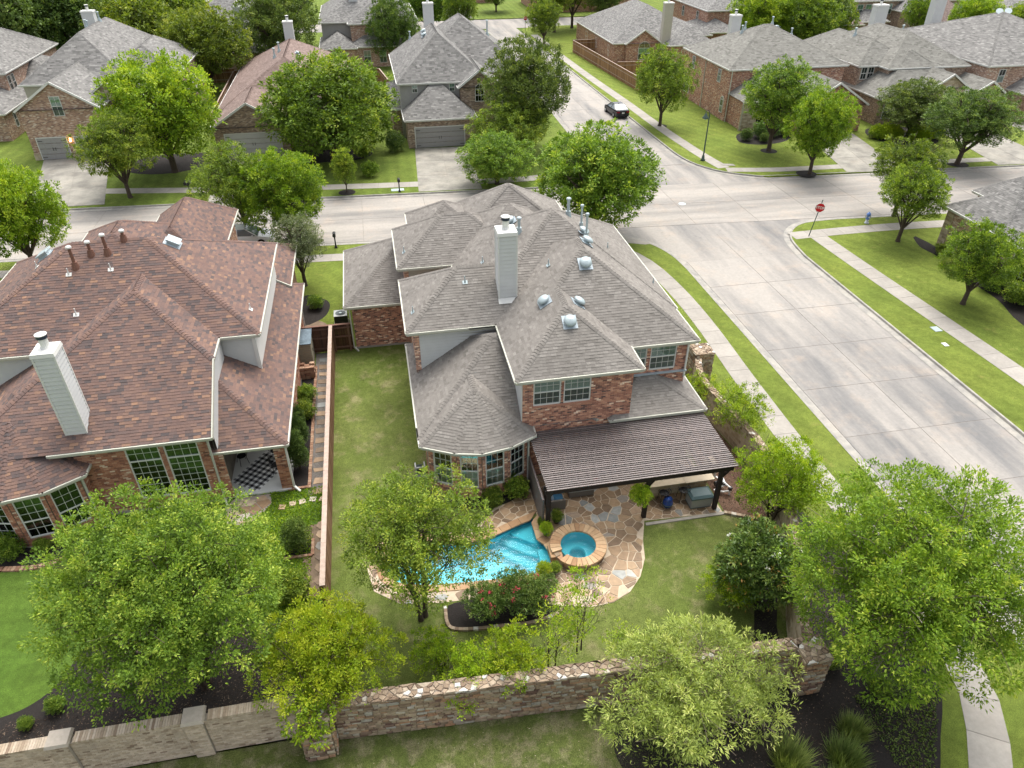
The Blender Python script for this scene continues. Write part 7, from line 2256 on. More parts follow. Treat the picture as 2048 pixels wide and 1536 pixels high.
def grow(name, seed, rx, rz, trunk, mat, n_lobe=14, per=8.0, lp=16, spread=0.22, ll=0.16, lw=0.085, bark='bark', trunk_r=0.12, multi=1, flat=1.0, lobe_r=0.45, up=0.5, upright=False, gaps=0.0, twig=True, tint=0.5, tdev=0.16, droop=0.0, ry=None, lean=(0, 0)):
    """a tree's trunk mesh and crown mesh: origin at the foot, crown centre at height trunk + rz"""
    rng = np.random.default_rng(seed); ry = ry or rx
    zc = trunk + rz
    lobes = []
    for i in range(n_lobe):
        t = (i + 0.5) / n_lobe
        ph = math.acos(1 - 2 * t * 0.86); th = i * 2.39996 + rng.uniform(-0.5, 0.5)
        k = rng.uniform(0.52, 0.72)
        c = (lean[0] + rx * k * math.sin(ph) * math.cos(th), lean[1] + ry * k * math.sin(ph) * math.sin(th), zc + rz * k * math.cos(ph))
        s = lobe_r * rng.uniform(0.78, 1.2)
        lobes.append((c, (rx * s, ry * s, rz * s * flat), tint + rng.uniform(-0.14, 0.14)))
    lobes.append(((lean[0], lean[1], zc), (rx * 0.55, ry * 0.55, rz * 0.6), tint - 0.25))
    C, O, P, OO, B, off = crown_points(rng, lobes, float(per), lp, spread)
    n = len(P)
    if gaps:
        f = np.sin(P[:, 0] * 2.1 + seed) + np.sin(P[:, 1] * 2.3 + 1.3 * seed) + np.sin(P[:, 2] * 2.7)
        keep = f > -1.6 + gaps * (rng.random(n) * 1.2)
        P, OO, B, off = P[keep], OO[keep], B[keep], off[keep]; n = len(P)
    A = norm_rows(OO * 0.2 + norm_rows(off) * 0.9 + rng.normal(size=(n, 3)) * 0.4 + np.array([0, 0, (0.5 if upright else 0.0) - droop]))
    N = norm_rows(OO * 0.35 + rng.normal(size=(n, 3)) * 0.45 + np.array([0, 0, up + 0.35]))
    L = ll * rng.uniform(0.65, 1.3, n); W = lw * rng.uniform(0.7, 1.25, n)
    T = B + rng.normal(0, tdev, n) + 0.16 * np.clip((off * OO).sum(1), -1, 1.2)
    crown = leaf_mesh('crown', P, N, A, L, W, T, mat)
    tm = MB(); rr = random.Random(seed)
    for k in range(multi):
        a = 2 * math.pi * k / max(1, multi) + rr.random(); sp = 0.0 if multi == 1 else rx * 0.22
        x0, y0 = (0.12 * math.cos(a), 0.12 * math.sin(a)) if multi > 1 else (0, 0)
        tr = trunk_r * (1.0 if multi == 1 else 0.6)
        top = (lean[0] * 0.7 + sp * math.cos(a), lean[1] * 0.7 + sp * math.sin(a), trunk + rz * 0.55)
        pts = [(x0, y0, -0.05), (x0 * 1.2 + rr.uniform(-0.04, 0.04), y0 * 1.2 + rr.uniform(-0.04, 0.04), 0.25)]
        for q in (0.35, 0.6, 0.85, 1.0):
            pts.append((x0 + (top[0] - x0) * q ** 1.4 + rr.uniform(-0.06, 0.06) * rx * 0.3, y0 + (top[1] - y0) * q ** 1.4 + rr.uniform(-0.06, 0.06) * rx * 0.3, top[2] * q))
        tm.path(pts, [tr * 1.5, tr * 1.1, tr, tr * 0.85, tr * 0.65, tr * 0.45], 8)
        mine = [lobes[i] for i in range(n_lobe) if i % multi == k]
        for c, r, _ in mine:
            st = pts[2] if c[2] < zc else pts[rr.choice((3, 4))]
            c = Vector(c); s_ = Vector(st); mid = s_.lerp(c, 0.5) + Vector((rr.uniform(-0.12, 0.12), rr.uniform(-0.12, 0.12), rr.uniform(0.0, 0.2))) * rx * 0.4
            tm.path([s_, mid, c], [tr * 0.5, tr * 0.33, tr * 0.16], 6)
            if twig:
                for _ in range(5):
                    e = c + Vector((rr.uniform(-1, 1) * r[0], rr.uniform(-1, 1) * r[1], rr.uniform(-0.6, 1) * r[2])) * 0.85
                    tm.path([mid.lerp(c, rr.uniform(0.4, 1.0)), c.lerp(e, 0.6) + Vector((0, 0, 0.05)), e], [tr * 0.16, tr * 0.1, 0.008], 4, False)
    return tm.mesh('trunk', M[bark]), crown, n





def plant(name, label, cat, loc, meshes, group=None, rz=0.0, scale=1.0, parts=('trunk', 'crown')):
    t = thing(name, label, cat, loc, group, rz)
    if scale != 1.0: t.scale = (scale, scale, scale) if not isinstance(scale, tuple) else scale
    for nm, me in zip(parts, meshes): add_obj(nm, me, t)
    return t


# near trees, one mesh each
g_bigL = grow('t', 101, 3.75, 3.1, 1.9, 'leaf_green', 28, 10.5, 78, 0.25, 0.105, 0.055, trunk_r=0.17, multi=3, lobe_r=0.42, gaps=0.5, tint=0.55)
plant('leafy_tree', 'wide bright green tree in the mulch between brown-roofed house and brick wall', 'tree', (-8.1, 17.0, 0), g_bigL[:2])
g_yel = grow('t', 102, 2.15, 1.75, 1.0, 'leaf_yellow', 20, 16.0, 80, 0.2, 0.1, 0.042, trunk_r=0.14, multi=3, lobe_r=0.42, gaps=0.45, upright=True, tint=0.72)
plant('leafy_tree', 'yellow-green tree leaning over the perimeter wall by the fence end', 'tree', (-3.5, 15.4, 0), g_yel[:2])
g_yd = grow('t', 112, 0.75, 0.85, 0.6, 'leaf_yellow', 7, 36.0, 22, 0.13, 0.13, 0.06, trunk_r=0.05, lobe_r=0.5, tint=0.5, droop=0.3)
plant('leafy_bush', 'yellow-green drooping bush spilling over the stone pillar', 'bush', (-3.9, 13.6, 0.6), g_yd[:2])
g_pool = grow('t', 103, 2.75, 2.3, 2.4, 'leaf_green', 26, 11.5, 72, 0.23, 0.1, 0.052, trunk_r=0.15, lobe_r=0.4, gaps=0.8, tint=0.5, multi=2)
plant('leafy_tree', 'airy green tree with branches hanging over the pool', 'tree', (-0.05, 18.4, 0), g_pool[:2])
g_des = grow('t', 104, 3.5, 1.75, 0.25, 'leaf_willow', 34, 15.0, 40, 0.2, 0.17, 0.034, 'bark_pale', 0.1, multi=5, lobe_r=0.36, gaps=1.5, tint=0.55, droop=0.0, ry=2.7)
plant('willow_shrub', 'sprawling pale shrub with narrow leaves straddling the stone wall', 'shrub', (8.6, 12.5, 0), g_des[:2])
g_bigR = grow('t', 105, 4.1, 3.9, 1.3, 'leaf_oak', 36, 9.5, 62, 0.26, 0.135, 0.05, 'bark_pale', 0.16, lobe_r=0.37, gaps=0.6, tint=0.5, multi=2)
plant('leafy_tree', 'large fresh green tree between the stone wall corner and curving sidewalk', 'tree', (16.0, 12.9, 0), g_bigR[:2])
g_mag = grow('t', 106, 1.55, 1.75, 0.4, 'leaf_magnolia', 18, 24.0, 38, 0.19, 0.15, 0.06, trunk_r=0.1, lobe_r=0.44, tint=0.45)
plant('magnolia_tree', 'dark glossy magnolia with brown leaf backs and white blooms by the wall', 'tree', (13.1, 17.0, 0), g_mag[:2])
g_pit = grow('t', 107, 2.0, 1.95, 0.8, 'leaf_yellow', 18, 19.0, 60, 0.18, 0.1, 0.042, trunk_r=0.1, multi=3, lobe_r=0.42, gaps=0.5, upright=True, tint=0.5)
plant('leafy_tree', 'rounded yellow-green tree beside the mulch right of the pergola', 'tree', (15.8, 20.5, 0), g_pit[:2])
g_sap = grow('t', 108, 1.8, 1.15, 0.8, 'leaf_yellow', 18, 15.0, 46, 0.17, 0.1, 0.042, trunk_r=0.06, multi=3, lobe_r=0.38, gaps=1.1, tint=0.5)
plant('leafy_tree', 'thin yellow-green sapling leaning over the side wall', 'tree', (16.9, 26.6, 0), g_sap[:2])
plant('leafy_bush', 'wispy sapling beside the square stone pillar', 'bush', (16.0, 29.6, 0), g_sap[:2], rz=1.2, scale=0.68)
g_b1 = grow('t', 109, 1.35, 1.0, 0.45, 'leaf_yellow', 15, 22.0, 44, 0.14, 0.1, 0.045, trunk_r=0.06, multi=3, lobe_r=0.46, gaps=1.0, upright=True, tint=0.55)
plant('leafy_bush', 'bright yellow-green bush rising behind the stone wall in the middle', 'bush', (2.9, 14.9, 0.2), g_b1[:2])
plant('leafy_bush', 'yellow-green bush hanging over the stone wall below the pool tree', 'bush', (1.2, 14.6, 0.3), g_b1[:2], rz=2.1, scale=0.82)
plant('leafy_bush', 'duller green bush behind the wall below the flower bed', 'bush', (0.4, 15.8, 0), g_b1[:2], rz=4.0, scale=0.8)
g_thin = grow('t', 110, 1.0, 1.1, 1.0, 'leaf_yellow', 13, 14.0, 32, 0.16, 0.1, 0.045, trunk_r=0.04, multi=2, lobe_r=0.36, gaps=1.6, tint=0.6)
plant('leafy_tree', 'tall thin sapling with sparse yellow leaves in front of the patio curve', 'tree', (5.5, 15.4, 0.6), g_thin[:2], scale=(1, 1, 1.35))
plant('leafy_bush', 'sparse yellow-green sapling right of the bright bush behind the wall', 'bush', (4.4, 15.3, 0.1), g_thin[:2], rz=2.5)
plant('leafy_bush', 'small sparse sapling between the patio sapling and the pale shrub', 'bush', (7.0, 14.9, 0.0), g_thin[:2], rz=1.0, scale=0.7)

# street and garden trees: a few grown forms, each placed several times
def form(seed, rx, rz, trunk, mat, n_lobe=16, per=4.2, lp=14, sp=0.3, ll=0.3, lw=0.15, **k):
    k.setdefault('twig', True)
    return grow('t', seed, rx, rz, trunk, mat, n_lobe, per, lp, sp, ll, lw, **k)[:2]


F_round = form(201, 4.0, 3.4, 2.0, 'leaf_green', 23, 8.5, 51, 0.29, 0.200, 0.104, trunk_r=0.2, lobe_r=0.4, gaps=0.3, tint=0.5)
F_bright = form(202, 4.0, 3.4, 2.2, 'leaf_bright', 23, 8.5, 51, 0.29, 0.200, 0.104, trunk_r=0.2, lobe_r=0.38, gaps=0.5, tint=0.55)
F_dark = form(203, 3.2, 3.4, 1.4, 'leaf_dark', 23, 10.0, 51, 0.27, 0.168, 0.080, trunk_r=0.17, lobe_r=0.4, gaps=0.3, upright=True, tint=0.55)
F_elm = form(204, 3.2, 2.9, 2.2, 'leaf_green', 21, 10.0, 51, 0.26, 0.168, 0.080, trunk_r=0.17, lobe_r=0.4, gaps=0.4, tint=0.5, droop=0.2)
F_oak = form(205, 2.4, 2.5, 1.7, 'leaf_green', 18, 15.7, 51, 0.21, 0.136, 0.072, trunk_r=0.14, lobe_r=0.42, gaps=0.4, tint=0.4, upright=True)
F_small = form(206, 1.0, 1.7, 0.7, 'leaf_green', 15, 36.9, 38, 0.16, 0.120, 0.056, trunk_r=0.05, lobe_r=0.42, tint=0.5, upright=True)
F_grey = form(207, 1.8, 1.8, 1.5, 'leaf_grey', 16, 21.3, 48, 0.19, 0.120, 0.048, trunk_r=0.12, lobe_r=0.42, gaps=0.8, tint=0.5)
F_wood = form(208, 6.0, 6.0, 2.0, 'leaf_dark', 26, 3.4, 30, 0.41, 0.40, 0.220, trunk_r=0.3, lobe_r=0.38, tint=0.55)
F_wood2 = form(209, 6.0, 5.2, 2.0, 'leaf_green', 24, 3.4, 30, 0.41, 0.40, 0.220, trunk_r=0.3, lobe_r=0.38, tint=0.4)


F_SIZE = {'F_round': (4.0, 3.4, 2.0), 'F_bright': (4.0, 3.4, 2.2), 'F_dark': (3.2, 3.4, 1.4), 'F_elm': (3.2, 2.9, 2.2), 'F_oak': (2.4, 2.5, 1.7), 'F_small': (1.0, 1.7, 0.7), 'F_grey': (1.8, 1.8, 1.5)}


def tree_at(label, x, y, form_name, crx, czc, crz, rz, name='street_tree', group=None):
    """crown half-width, height of its middle and half-height as seen; the trunk reaches up to it"""
    rx0, rz0, tr0 = F_SIZE[form_name]
    tm, cm = globals()[form_name]
    t = thing(name, label, 'tree', (x, y, 0), group, rz)
    k, kz, z0 = crx / rx0, crz / rz0, tr0 + rz0
    add_obj('trunk', tm, t, (0, 0, 0), 0, (k, k, czc / z0))
    add_obj('crown', cm, t, (0, 0, czc - z0 * kz), 0, (k, k, kz))
    return t


def tree(label, x, y, frm, s, rz, cat='tree', group=None, name='street_tree', sz=None):
    return plant(name, label, cat, (x, y, 0), frm, group, rz, (s, s, sz or s))


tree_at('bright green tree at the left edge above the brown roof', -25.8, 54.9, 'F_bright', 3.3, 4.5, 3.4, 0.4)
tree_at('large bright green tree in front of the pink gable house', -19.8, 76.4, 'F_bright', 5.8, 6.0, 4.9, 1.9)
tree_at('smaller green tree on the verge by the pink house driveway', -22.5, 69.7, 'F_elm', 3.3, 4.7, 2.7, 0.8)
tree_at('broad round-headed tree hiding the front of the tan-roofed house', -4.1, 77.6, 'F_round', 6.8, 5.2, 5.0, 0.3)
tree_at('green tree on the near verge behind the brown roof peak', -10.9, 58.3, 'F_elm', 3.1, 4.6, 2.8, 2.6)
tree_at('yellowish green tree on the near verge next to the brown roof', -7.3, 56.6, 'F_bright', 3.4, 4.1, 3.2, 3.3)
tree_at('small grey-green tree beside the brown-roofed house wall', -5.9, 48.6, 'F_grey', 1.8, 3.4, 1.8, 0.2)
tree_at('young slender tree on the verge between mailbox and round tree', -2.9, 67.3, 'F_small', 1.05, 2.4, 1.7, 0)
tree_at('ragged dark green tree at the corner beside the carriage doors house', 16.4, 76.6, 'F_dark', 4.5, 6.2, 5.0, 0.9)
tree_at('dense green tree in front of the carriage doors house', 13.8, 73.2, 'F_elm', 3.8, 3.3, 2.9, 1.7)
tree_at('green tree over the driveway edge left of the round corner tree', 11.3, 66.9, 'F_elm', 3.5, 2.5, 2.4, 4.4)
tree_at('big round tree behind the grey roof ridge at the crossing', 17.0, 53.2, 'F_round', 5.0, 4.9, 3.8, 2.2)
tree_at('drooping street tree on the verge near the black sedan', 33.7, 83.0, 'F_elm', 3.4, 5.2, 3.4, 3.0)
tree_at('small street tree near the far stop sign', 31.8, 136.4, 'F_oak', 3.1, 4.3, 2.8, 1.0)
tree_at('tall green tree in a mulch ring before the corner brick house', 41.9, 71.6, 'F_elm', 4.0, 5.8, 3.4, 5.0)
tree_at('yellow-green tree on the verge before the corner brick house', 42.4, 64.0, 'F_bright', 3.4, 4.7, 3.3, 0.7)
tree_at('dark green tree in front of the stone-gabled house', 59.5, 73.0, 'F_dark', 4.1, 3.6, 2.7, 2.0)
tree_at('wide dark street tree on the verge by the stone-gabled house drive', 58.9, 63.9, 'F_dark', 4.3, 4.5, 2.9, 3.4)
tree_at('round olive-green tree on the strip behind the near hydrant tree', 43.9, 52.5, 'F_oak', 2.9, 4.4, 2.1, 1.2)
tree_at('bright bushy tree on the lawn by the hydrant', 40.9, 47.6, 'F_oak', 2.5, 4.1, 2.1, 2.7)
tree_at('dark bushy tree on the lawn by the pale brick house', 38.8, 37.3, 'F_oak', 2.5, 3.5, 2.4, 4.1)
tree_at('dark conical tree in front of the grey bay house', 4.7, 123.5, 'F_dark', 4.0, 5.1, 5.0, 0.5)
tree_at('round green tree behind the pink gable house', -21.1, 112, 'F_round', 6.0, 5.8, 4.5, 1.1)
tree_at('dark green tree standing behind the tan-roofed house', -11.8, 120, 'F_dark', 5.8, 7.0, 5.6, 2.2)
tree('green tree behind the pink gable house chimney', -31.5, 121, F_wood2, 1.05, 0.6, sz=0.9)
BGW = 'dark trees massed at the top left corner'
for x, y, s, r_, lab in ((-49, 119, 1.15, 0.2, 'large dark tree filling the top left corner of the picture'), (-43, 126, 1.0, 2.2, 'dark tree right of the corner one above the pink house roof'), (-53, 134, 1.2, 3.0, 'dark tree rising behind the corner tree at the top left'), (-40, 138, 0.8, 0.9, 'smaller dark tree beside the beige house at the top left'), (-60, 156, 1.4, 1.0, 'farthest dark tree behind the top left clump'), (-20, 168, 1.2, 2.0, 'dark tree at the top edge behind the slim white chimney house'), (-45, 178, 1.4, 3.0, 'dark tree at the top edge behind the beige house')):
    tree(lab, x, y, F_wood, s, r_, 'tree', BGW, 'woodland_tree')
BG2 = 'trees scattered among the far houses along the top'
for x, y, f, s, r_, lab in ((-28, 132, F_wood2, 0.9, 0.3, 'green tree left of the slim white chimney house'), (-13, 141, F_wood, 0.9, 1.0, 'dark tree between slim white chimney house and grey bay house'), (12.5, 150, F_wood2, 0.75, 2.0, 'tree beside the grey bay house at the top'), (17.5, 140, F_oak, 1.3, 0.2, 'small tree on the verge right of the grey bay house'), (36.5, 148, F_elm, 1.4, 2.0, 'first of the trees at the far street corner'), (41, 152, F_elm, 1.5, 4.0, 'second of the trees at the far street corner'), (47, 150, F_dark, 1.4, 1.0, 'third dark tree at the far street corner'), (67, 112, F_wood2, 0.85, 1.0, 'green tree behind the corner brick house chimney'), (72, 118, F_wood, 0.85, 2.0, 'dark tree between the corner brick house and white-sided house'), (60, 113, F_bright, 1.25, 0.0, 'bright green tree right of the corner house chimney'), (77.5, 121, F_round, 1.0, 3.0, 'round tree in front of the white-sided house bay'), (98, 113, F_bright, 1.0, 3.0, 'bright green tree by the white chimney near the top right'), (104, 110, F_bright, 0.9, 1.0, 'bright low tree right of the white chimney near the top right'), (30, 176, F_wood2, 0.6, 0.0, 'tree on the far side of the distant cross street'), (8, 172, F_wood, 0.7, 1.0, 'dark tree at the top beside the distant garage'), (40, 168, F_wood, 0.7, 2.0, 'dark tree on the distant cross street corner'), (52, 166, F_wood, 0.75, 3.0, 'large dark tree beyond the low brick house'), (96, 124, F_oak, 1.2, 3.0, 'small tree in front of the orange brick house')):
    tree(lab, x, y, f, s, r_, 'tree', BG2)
# bushes
plant('leafy_bush', 'lime-green shrub on the lawn side of the dark magnolia', 'bush', (12.1, 16.9, 0), g_b1[:2], rz=0.7, scale=0.8)
B_ball = grow('t', 301, 0.55, 0.5, 0.05, 'leaf_green', 12, 150.0, 26, 0.09, 0.07, 0.038, trunk_r=0.03, lobe_r=0.5, tint=0.45, twig=False)[:2]
B_yel = grow('t', 302, 0.6, 0.5, 0.05, 'leaf_yellow', 12, 130.0, 26, 0.1, 0.08, 0.04, trunk_r=0.03, lobe_r=0.5, tint=0.6, twig=False)[:2]
B_dark = grow('t', 303, 0.6, 0.6, 0.05, 'leaf_dark', 12, 120.0, 26, 0.1, 0.08, 0.04, trunk_r=0.03, lobe_r=0.5, tint=0.5, twig=False)[:2]
B_cone = grow('t', 304, 0.42, 1.0, 0.05, 'leaf_dark', 18, 260.0, 26, 0.09, 0.07, 0.026, trunk_r=0.04, lobe_r=0.4, tint=0.35, upright=True, twig=False)[:2]


def bush(label, x, y, frm, s, rz=0, name='bush', group=None, sz=None):
    return plant(name, label, 'bush', (x, y, 0), frm, group, rz, (s, s, sz or s))


bush('round light green bush at the left edge below the bay windows', -17.3, 24.9, B_ball, 1.05, 0)
bush('small light green bush between the two bay window bushes', -16.0, 25.0, B_ball, 0.6, 1)
bush('light green bush by the downspout under the bay', -15.0, 25.5, B_ball, 0.75, 2)
bush('small dark bush inside the square block edging', -5.1, 23.05, B_dark, 0.85, 0, sz=1.3)
bush('dark conifer at the near end of the narrow side bed', -5.3, 28.4, B_cone, 1.15, 0, 'conifer')
bush('dark conifer in the middle of the narrow side bed', -5.3, 30.1, B_cone, 1.0, 1, 'conifer')
bush('slim dark conifer touching the brick wall in the side bed', -5.45, 31.4, B_cone, 0.85, 2, 'conifer')
bush('light green bush beyond the conifers in the side bed', -5.2, 32.6, B_ball, 1.0, 0)
bush('leafy green bush nearest the paver stack in the side bed', -5.2, 34.2, B_ball, 0.95, 2)
bush('clipped bush at the corner of the brick bay by the patio', 4.9, 24.55, B_ball, 1.0, 1)
bush('second clipped bush under the brick bay', 3.7, 24.2, B_ball, 0.85, 3)
bush('dark round bush on the stone-edged bed by the young tree', -1.2, 77.3, B_ball, 1.3, 0)
bush('dark bush on the lawn edge right of the round tree', 2.3, 79.0, B_dark, 1.6, 1)
bush('round shrub on the lawn beside the young slender tree', -0.6, 71.3, B_ball, 1.4, 2)
bush('small shrub by the carriage garage doors', 10.6, 78.6, B_dark, 0.9, 0)
for i, (x, y, w_) in enumerate(((56.0, 73.6, 'leftmost'), (56.9, 73.2, 'second from left'), (57.8, 72.9, 'third from left'), (59.4, 71.4, 'fourth from left'), (60.4, 71.5, 'fifth from left'), (62.2, 72.2, 'rightmost'))):
    bush('yellow shrub, %s in the row before the stone-gabled house' % w_, x, y, B_yel, 1.5 if i % 2 else 1.3, i, 'bush', 'yellow shrubs before the stone-gabled house')
for i, (x, y, s, w_) in enumerate(((41.2, 75.6, 1.0, 'leftmost'), (43.2, 76.2, 1.4, 'large second'), (44.6, 76.4, 1.3, 'third'), (42.8, 74.6, 0.8, 'smallest front'), (46.2, 76.5, 1.2, 'rightmost'))):
    bush('%s clipped dark shrub in the bed of the corner brick house' % w_, x, y, B_dark, s, i, 'bush', 'shrubs in the corner house bed')
bush('round green bush under the grid window of the pale brick house', 42.3, 36.6, B_ball, 1.5, 0)
bush('dark green bush behind the dark bushy lawn tree', 42.4, 39.0, B_dark, 1.5, 0)
bush('low green bush at the stone corner of the pale brick house', 42.6, 44.6, B_ball, 0.9, 1)
bush('fresh green bush at the trunk of the small grey-green tree', -5.0, 45.0, B_ball, 0.9, 1)
bush('weedy green bush between the left tree and fence', -5.2, 20.4, B_ball, 1.3, 1)
bush('low leafy mound in the mulch near the pale brick wall', -13.1, 17.0, B_ball, 0.55, 1)
bush('small grassy mound in the mulch at the bottom left', -13.9, 16.5, B_ball, 0.42, 1)

# flowering shrubs in the pool bed
g_fl = grow('t', 311, 0.75, 0.6, 0.3, 'leaf_dark', 14, 80.0, 28, 0.12, 0.08, 0.038, trunk_r=0.03, multi=3, lobe_r=0.46, gaps=0.6, tint=0.6, upright=True, twig=False)[:2]
for i, (x, y, s, lab) in enumerate(((2.4, 18.1, 1.0, 'flowering shrub at the left of the pool bed'), (3.6, 18.2, 1.15, 'flowering shrub in the middle of the pool bed'), (4.5, 18.1, 1.0, 'flowering shrub at the right of the pool bed'))):
    t = bush(lab, x, y, g_fl, s, i * 2.0, 'flowering_shrub')
    rng = np.random.default_rng(400 + i); n = 70
    c = norm_rows(rng.normal(size=(5, 3)) + [0, 0.4, 1.0]) * [0.62, 0.62, 0.55] + [0, 0, 0.9]
    P = np.repeat(c, 14, 0) + rng.normal(size=(n, 3)) * 0.05
    add_obj('flowers', leaf_mesh('flowers', P, norm_rows(rng.normal(size=(n, 3)) + [0, 0, 1]), norm_rows(rng.normal(size=(n, 3))), np.full(n, 0.08), np.full(n, 0.07), rng.random(n), 'flower_pink'), t)
# magnolia blooms
rng = np.random.default_rng(9)
mg = [o for o in bpy.data.objects if o.name.startswith('magnolia_tree')][0]
c = norm_rows(rng.normal(size=(9, 3)) + [0, -0.6, 0.6]) * [1.5, 1.5, 1.6] + [0, 0, 2.1]
P = np.repeat(c, 8, 0) + rng.normal(size=(72, 3)) * 0.03
add_obj('flowers', leaf_mesh('flowers', P, norm_rows(rng.normal(size=(72, 3)) + [0, -0.5, 1]), norm_rows(rng.normal(size=(72, 3))), np.full(72, 0.11), np.full(72, 0.07), rng.random(72), 'flower_white'), mg)

# potted plants and the hanging basket
def potted(label, x, y, pr, pmat, frm, s, z=0.04):
    t = thing('potted_plant', label, 'plant', (x, y, z))
    lathe_part('pot', [(pr * 0.6, 0), (pr, pr * 1.1), (pr * 1.08, pr * 1.2), (pr * 0.9, pr * 1.2), (pr * 0.8, pr * 1.0), (0, pr * 1.0)], (x, y, z), pmat, t, 16)
    o = add_obj('foliage', frm[1], t, (0, 0, pr * 0.8), 0, (s, s, s))
    return t


potted('leafy plant in a dark pot behind the spa by the post', 6.35, 22.45, 0.2, 'black', B_ball, 0.5)
potted('small green plant in a pot at the pool corner', 5.62, 22.35, 0.14, 'black', B_ball, 0.35)
potted('pale flowering plant in a blue glazed pot by the pool', 5.72, 21.8, 0.2, 'blue_glaze', B_yel, 0.45, 0.05)
potted('green potted plant on the pool edge below the spa', 5.1, 19.55, 0.18, 'black', B_yel, 0.5, 0.05)
potted('whitish potted plant next to the green one below the spa', 5.6, 19.6, 0.16, 'metal', B_ball, 0.42, 0.05)
hb = thing('hanging_basket', 'round lime-green hanging basket on the middle pergola post', 'plant', (9.95, 21.75, 1.7))
m = MB(); m.lathe([(0.08, 0), (0.2, 0.12), (0.22, 0.2), (0, 0.2)], (9.95, 21.75, 1.5), 12)
for a in (0, 2.1, 4.2): m.tube((9.95 + 0.2 * math.cos(a), 21.75 + 0.2 * math.sin(a), 1.7), (9.95, 21.75, 2.4), 0.006, 0.006, 4)
m.build('basket', M['black'], hb)
add_obj('foliage', B_yel[1], hb, (0, 0, -0.32), 0, (0.72, 0.72, 0.75))


# ornamental grasses and lawn blades
def blades(rng, n, r, h, spread=0.5, w=0.012):
    a = rng.uniform(0, 2 * math.pi, n); k = rng.random(n) ** 0.7
    P = np.stack([np.cos(a) * r * 0.25 * k, np.sin(a) * r * 0.25 * k, np.zeros(n)], 1)
    A = norm_rows(np.stack([np.cos(a) * spread * (k + 0.2), np.sin(a) * spread * (k + 0.2), np.ones(n)], 1) + rng.normal(size=(n, 3)) * 0.12)
    N = norm_rows(np.stack([np.cos(a), np.sin(a), np.full(n, 0.6)], 1))
    return P, N, A, h * rng.uniform(0.6, 1.1, n), np.full(n, w) * rng.uniform(0.8, 1.3, n), np.clip(rng.normal(0.5, 0.22, n), 0, 1)


rng = np.random.default_rng(55)
tuft = leaf_mesh('blades', *blades(rng, 700, 0.5, 0.95, 0.85, 0.022), 'grass_tuft', 0.16)
GT = 'ornamental grasses in the mulch by the corner pillar'
for x, y, s, lab in ((13.9, 10.9, 0.9, 'ornamental grass clump nearest the corner pillar'), (13.1, 10.1, 1.1, 'large ornamental grass clump at the bottom of the dark mulch'), (11.3, 10.4, 1.15, 'ornamental grass clump at the bottom edge left of the mulch'), (15.8, 12.2, 0.8, 'ornamental grass half hidden under the large fresh green tree'), (12.3, 9.2, 1.0, 'ornamental grass clump cut by the bottom edge'), (14.6, 13.6, 0.8, 'ornamental grass tight against the stone pillar')):
    t = thing('ornamental_grass', lab, 'grass clump', (x, y, 0), GT); add_obj('blades', tuft, t, (0, 0, 0), x, (s, s, s))
for x, y in ((41.6, 41.6), (42.0, 42.8), (41.4, 32.6)):
    t = thing('ornamental_grass', 'ornamental grass in the edged bed of the pale brick house', 'grass clump', (x, y, 0), 'grasses in the pale brick house bed'); add_obj('blades', tuft, t, (0, 0, 0), x, (1.4, 1.4, 1.3))


def lawn_blades(label, n, xr, yr, ok, h, mat, seed, tint=(0.5, 0.25), w=0.012):
    rng = np.random.default_rng(seed)
    P = np.stack([rng.uniform(*xr, n), rng.uniform(*yr, n), np.full(n, 0.004)], 1)
    keep = np.array([ok(p[0], p[1]) for p in P]); P = P[keep]; n = len(P)
    A = norm_rows(rng.normal(size=(n, 3)) * [0.7, 0.7, 0.2] + [0, 0, 0.75]); N = norm_rows(rng.normal(size=(n, 3)) + [0, -0.4, 0.4])
    cl = 0.5 + 0.5 * np.sin(P[:, 0] * 1.7 + 2 * np.sin(P[:, 1] * 0.9)) * np.sin(P[:, 1] * 1.3)
    me = leaf_mesh('grass', P, N, A, h * rng.uniform(0.6, 1.4, n), np.full(n, w) * rng.uniform(0.7, 1.4, n), tint[0] + (cl - 0.5) * 0.35 + rng.normal(0, tint[1], n), mat)
    props(add_obj('grass', me), label, 'grass', kind='stuff')


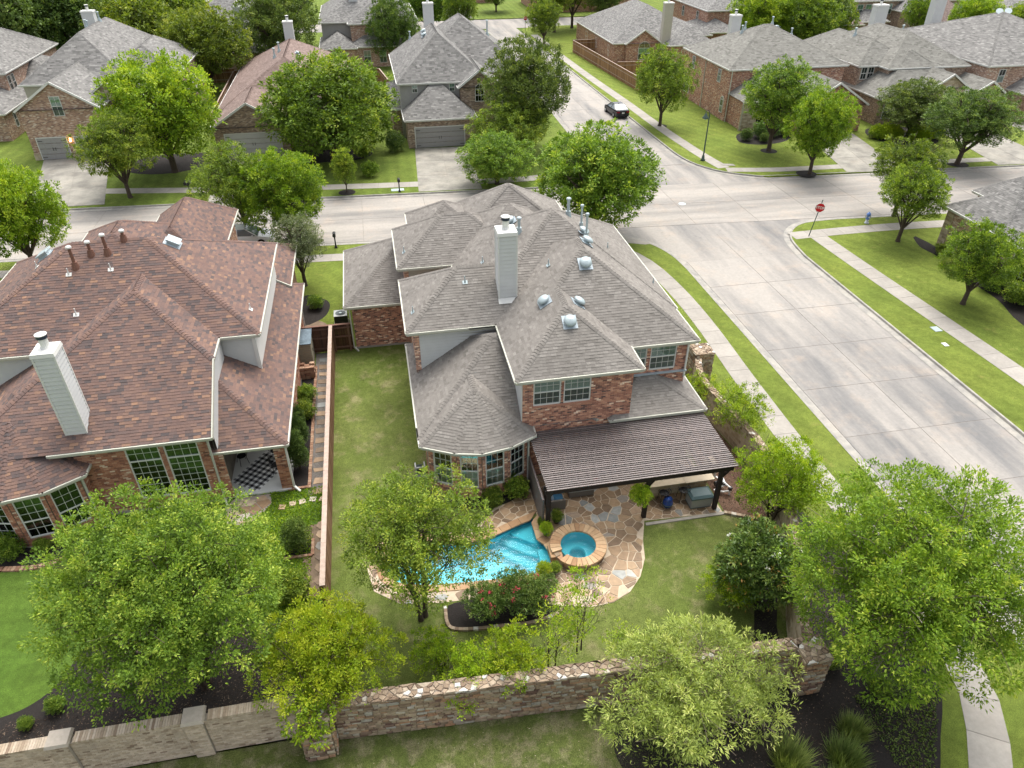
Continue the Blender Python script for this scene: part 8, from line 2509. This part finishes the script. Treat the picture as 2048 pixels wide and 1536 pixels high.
lawn_blades('mown grass of the pool yard', 60000, (-3.6, 13.6), (14.6, 39), lambda x, y: not inside((x, y), PATIO) and not (x > 0.9 and y > 25.5) and not (0.9 < x < 5.4 and 17.4 < y < 18.9), 0.055, 'grass_lawn', 61)
lawn_blades('rough grass outside the perimeter wall', 60000, (-14, 12), (6.5, 13.9), lambda x, y: not (x > 8.5 and y > 7) or x < 6, 0.075, 'grass_lawn', 62, (0.42, 0.28))
lawn_blades('ground cover plants between the left tree and the fence', 9000, (-7.6, -3.9), (19.5, 26.9), lambda x, y: not (x > -4.55 and y < 24.6) and not inside((x, y), FP), 0.1, 'leaf_bright', 63, (0.6, 0.2), 0.06)
lawn_blades('creeping ground cover in the mulch by the curving sidewalk', 5000, (14.8, 18.2), (8.6, 12.2), lambda x, y: inside((x, y), BED_R) and rnd.random() < 0.8, 0.09, 'leaf_dark', 64, (0.6, 0.2), 0.05)
rng = np.random.default_rng(71)
def litter(label, n, xr, yr, ok, mat, seed, l=0.08):
    rng = np.random.default_rng(seed)
    P = np.stack([rng.uniform(*xr, n), rng.uniform(*yr, n), np.full(n, 0.022)], 1)
    P = P[np.array([ok(p[0], p[1]) for p in P])]; n = len(P)
    A = norm_rows(rng.normal(size=(n, 3)) * [1, 1, 0.15]); N = norm_rows(rng.normal(size=(n, 3)) * 0.4 + [0, 0, 1])
    props(add_obj('litter', leaf_mesh('litter', P, N, A, l * rng.uniform(0.5, 1.5, n), np.full(n, 0.022), rng.random(n), mat)), label, 'litter', kind='stuff')
M['chip'] = tinted('wood_chip', [(0, (0.02, 0.014, 0.012)), (0.6, (0.075, 0.05, 0.036)), (1, (0.24, 0.18, 0.13))], 0.9)
litter('wood chips in the dark mulch by the corner pillar', 9000, (8.8, 18.4), (7, 20), lambda x, y: inside((x, y), BED_R), 'chip', 72)
litter('wood chips in the dark mulch beside the pale brick wall', 9000, (-16, -4), (14.8, 19.6), lambda x, y: x > -12.5 or y < 16.8, 'chip', 73)
litter('brown bark chips beside the pergola', 5000, (14.2, 16.4), (21, 32), lambda x, y: True, 'chip', 74)
litter('pale fallen leaves on the rough grass', 450, (-6, 9), (8, 14), lambda x, y: True, 'litter', 75, 0.06)
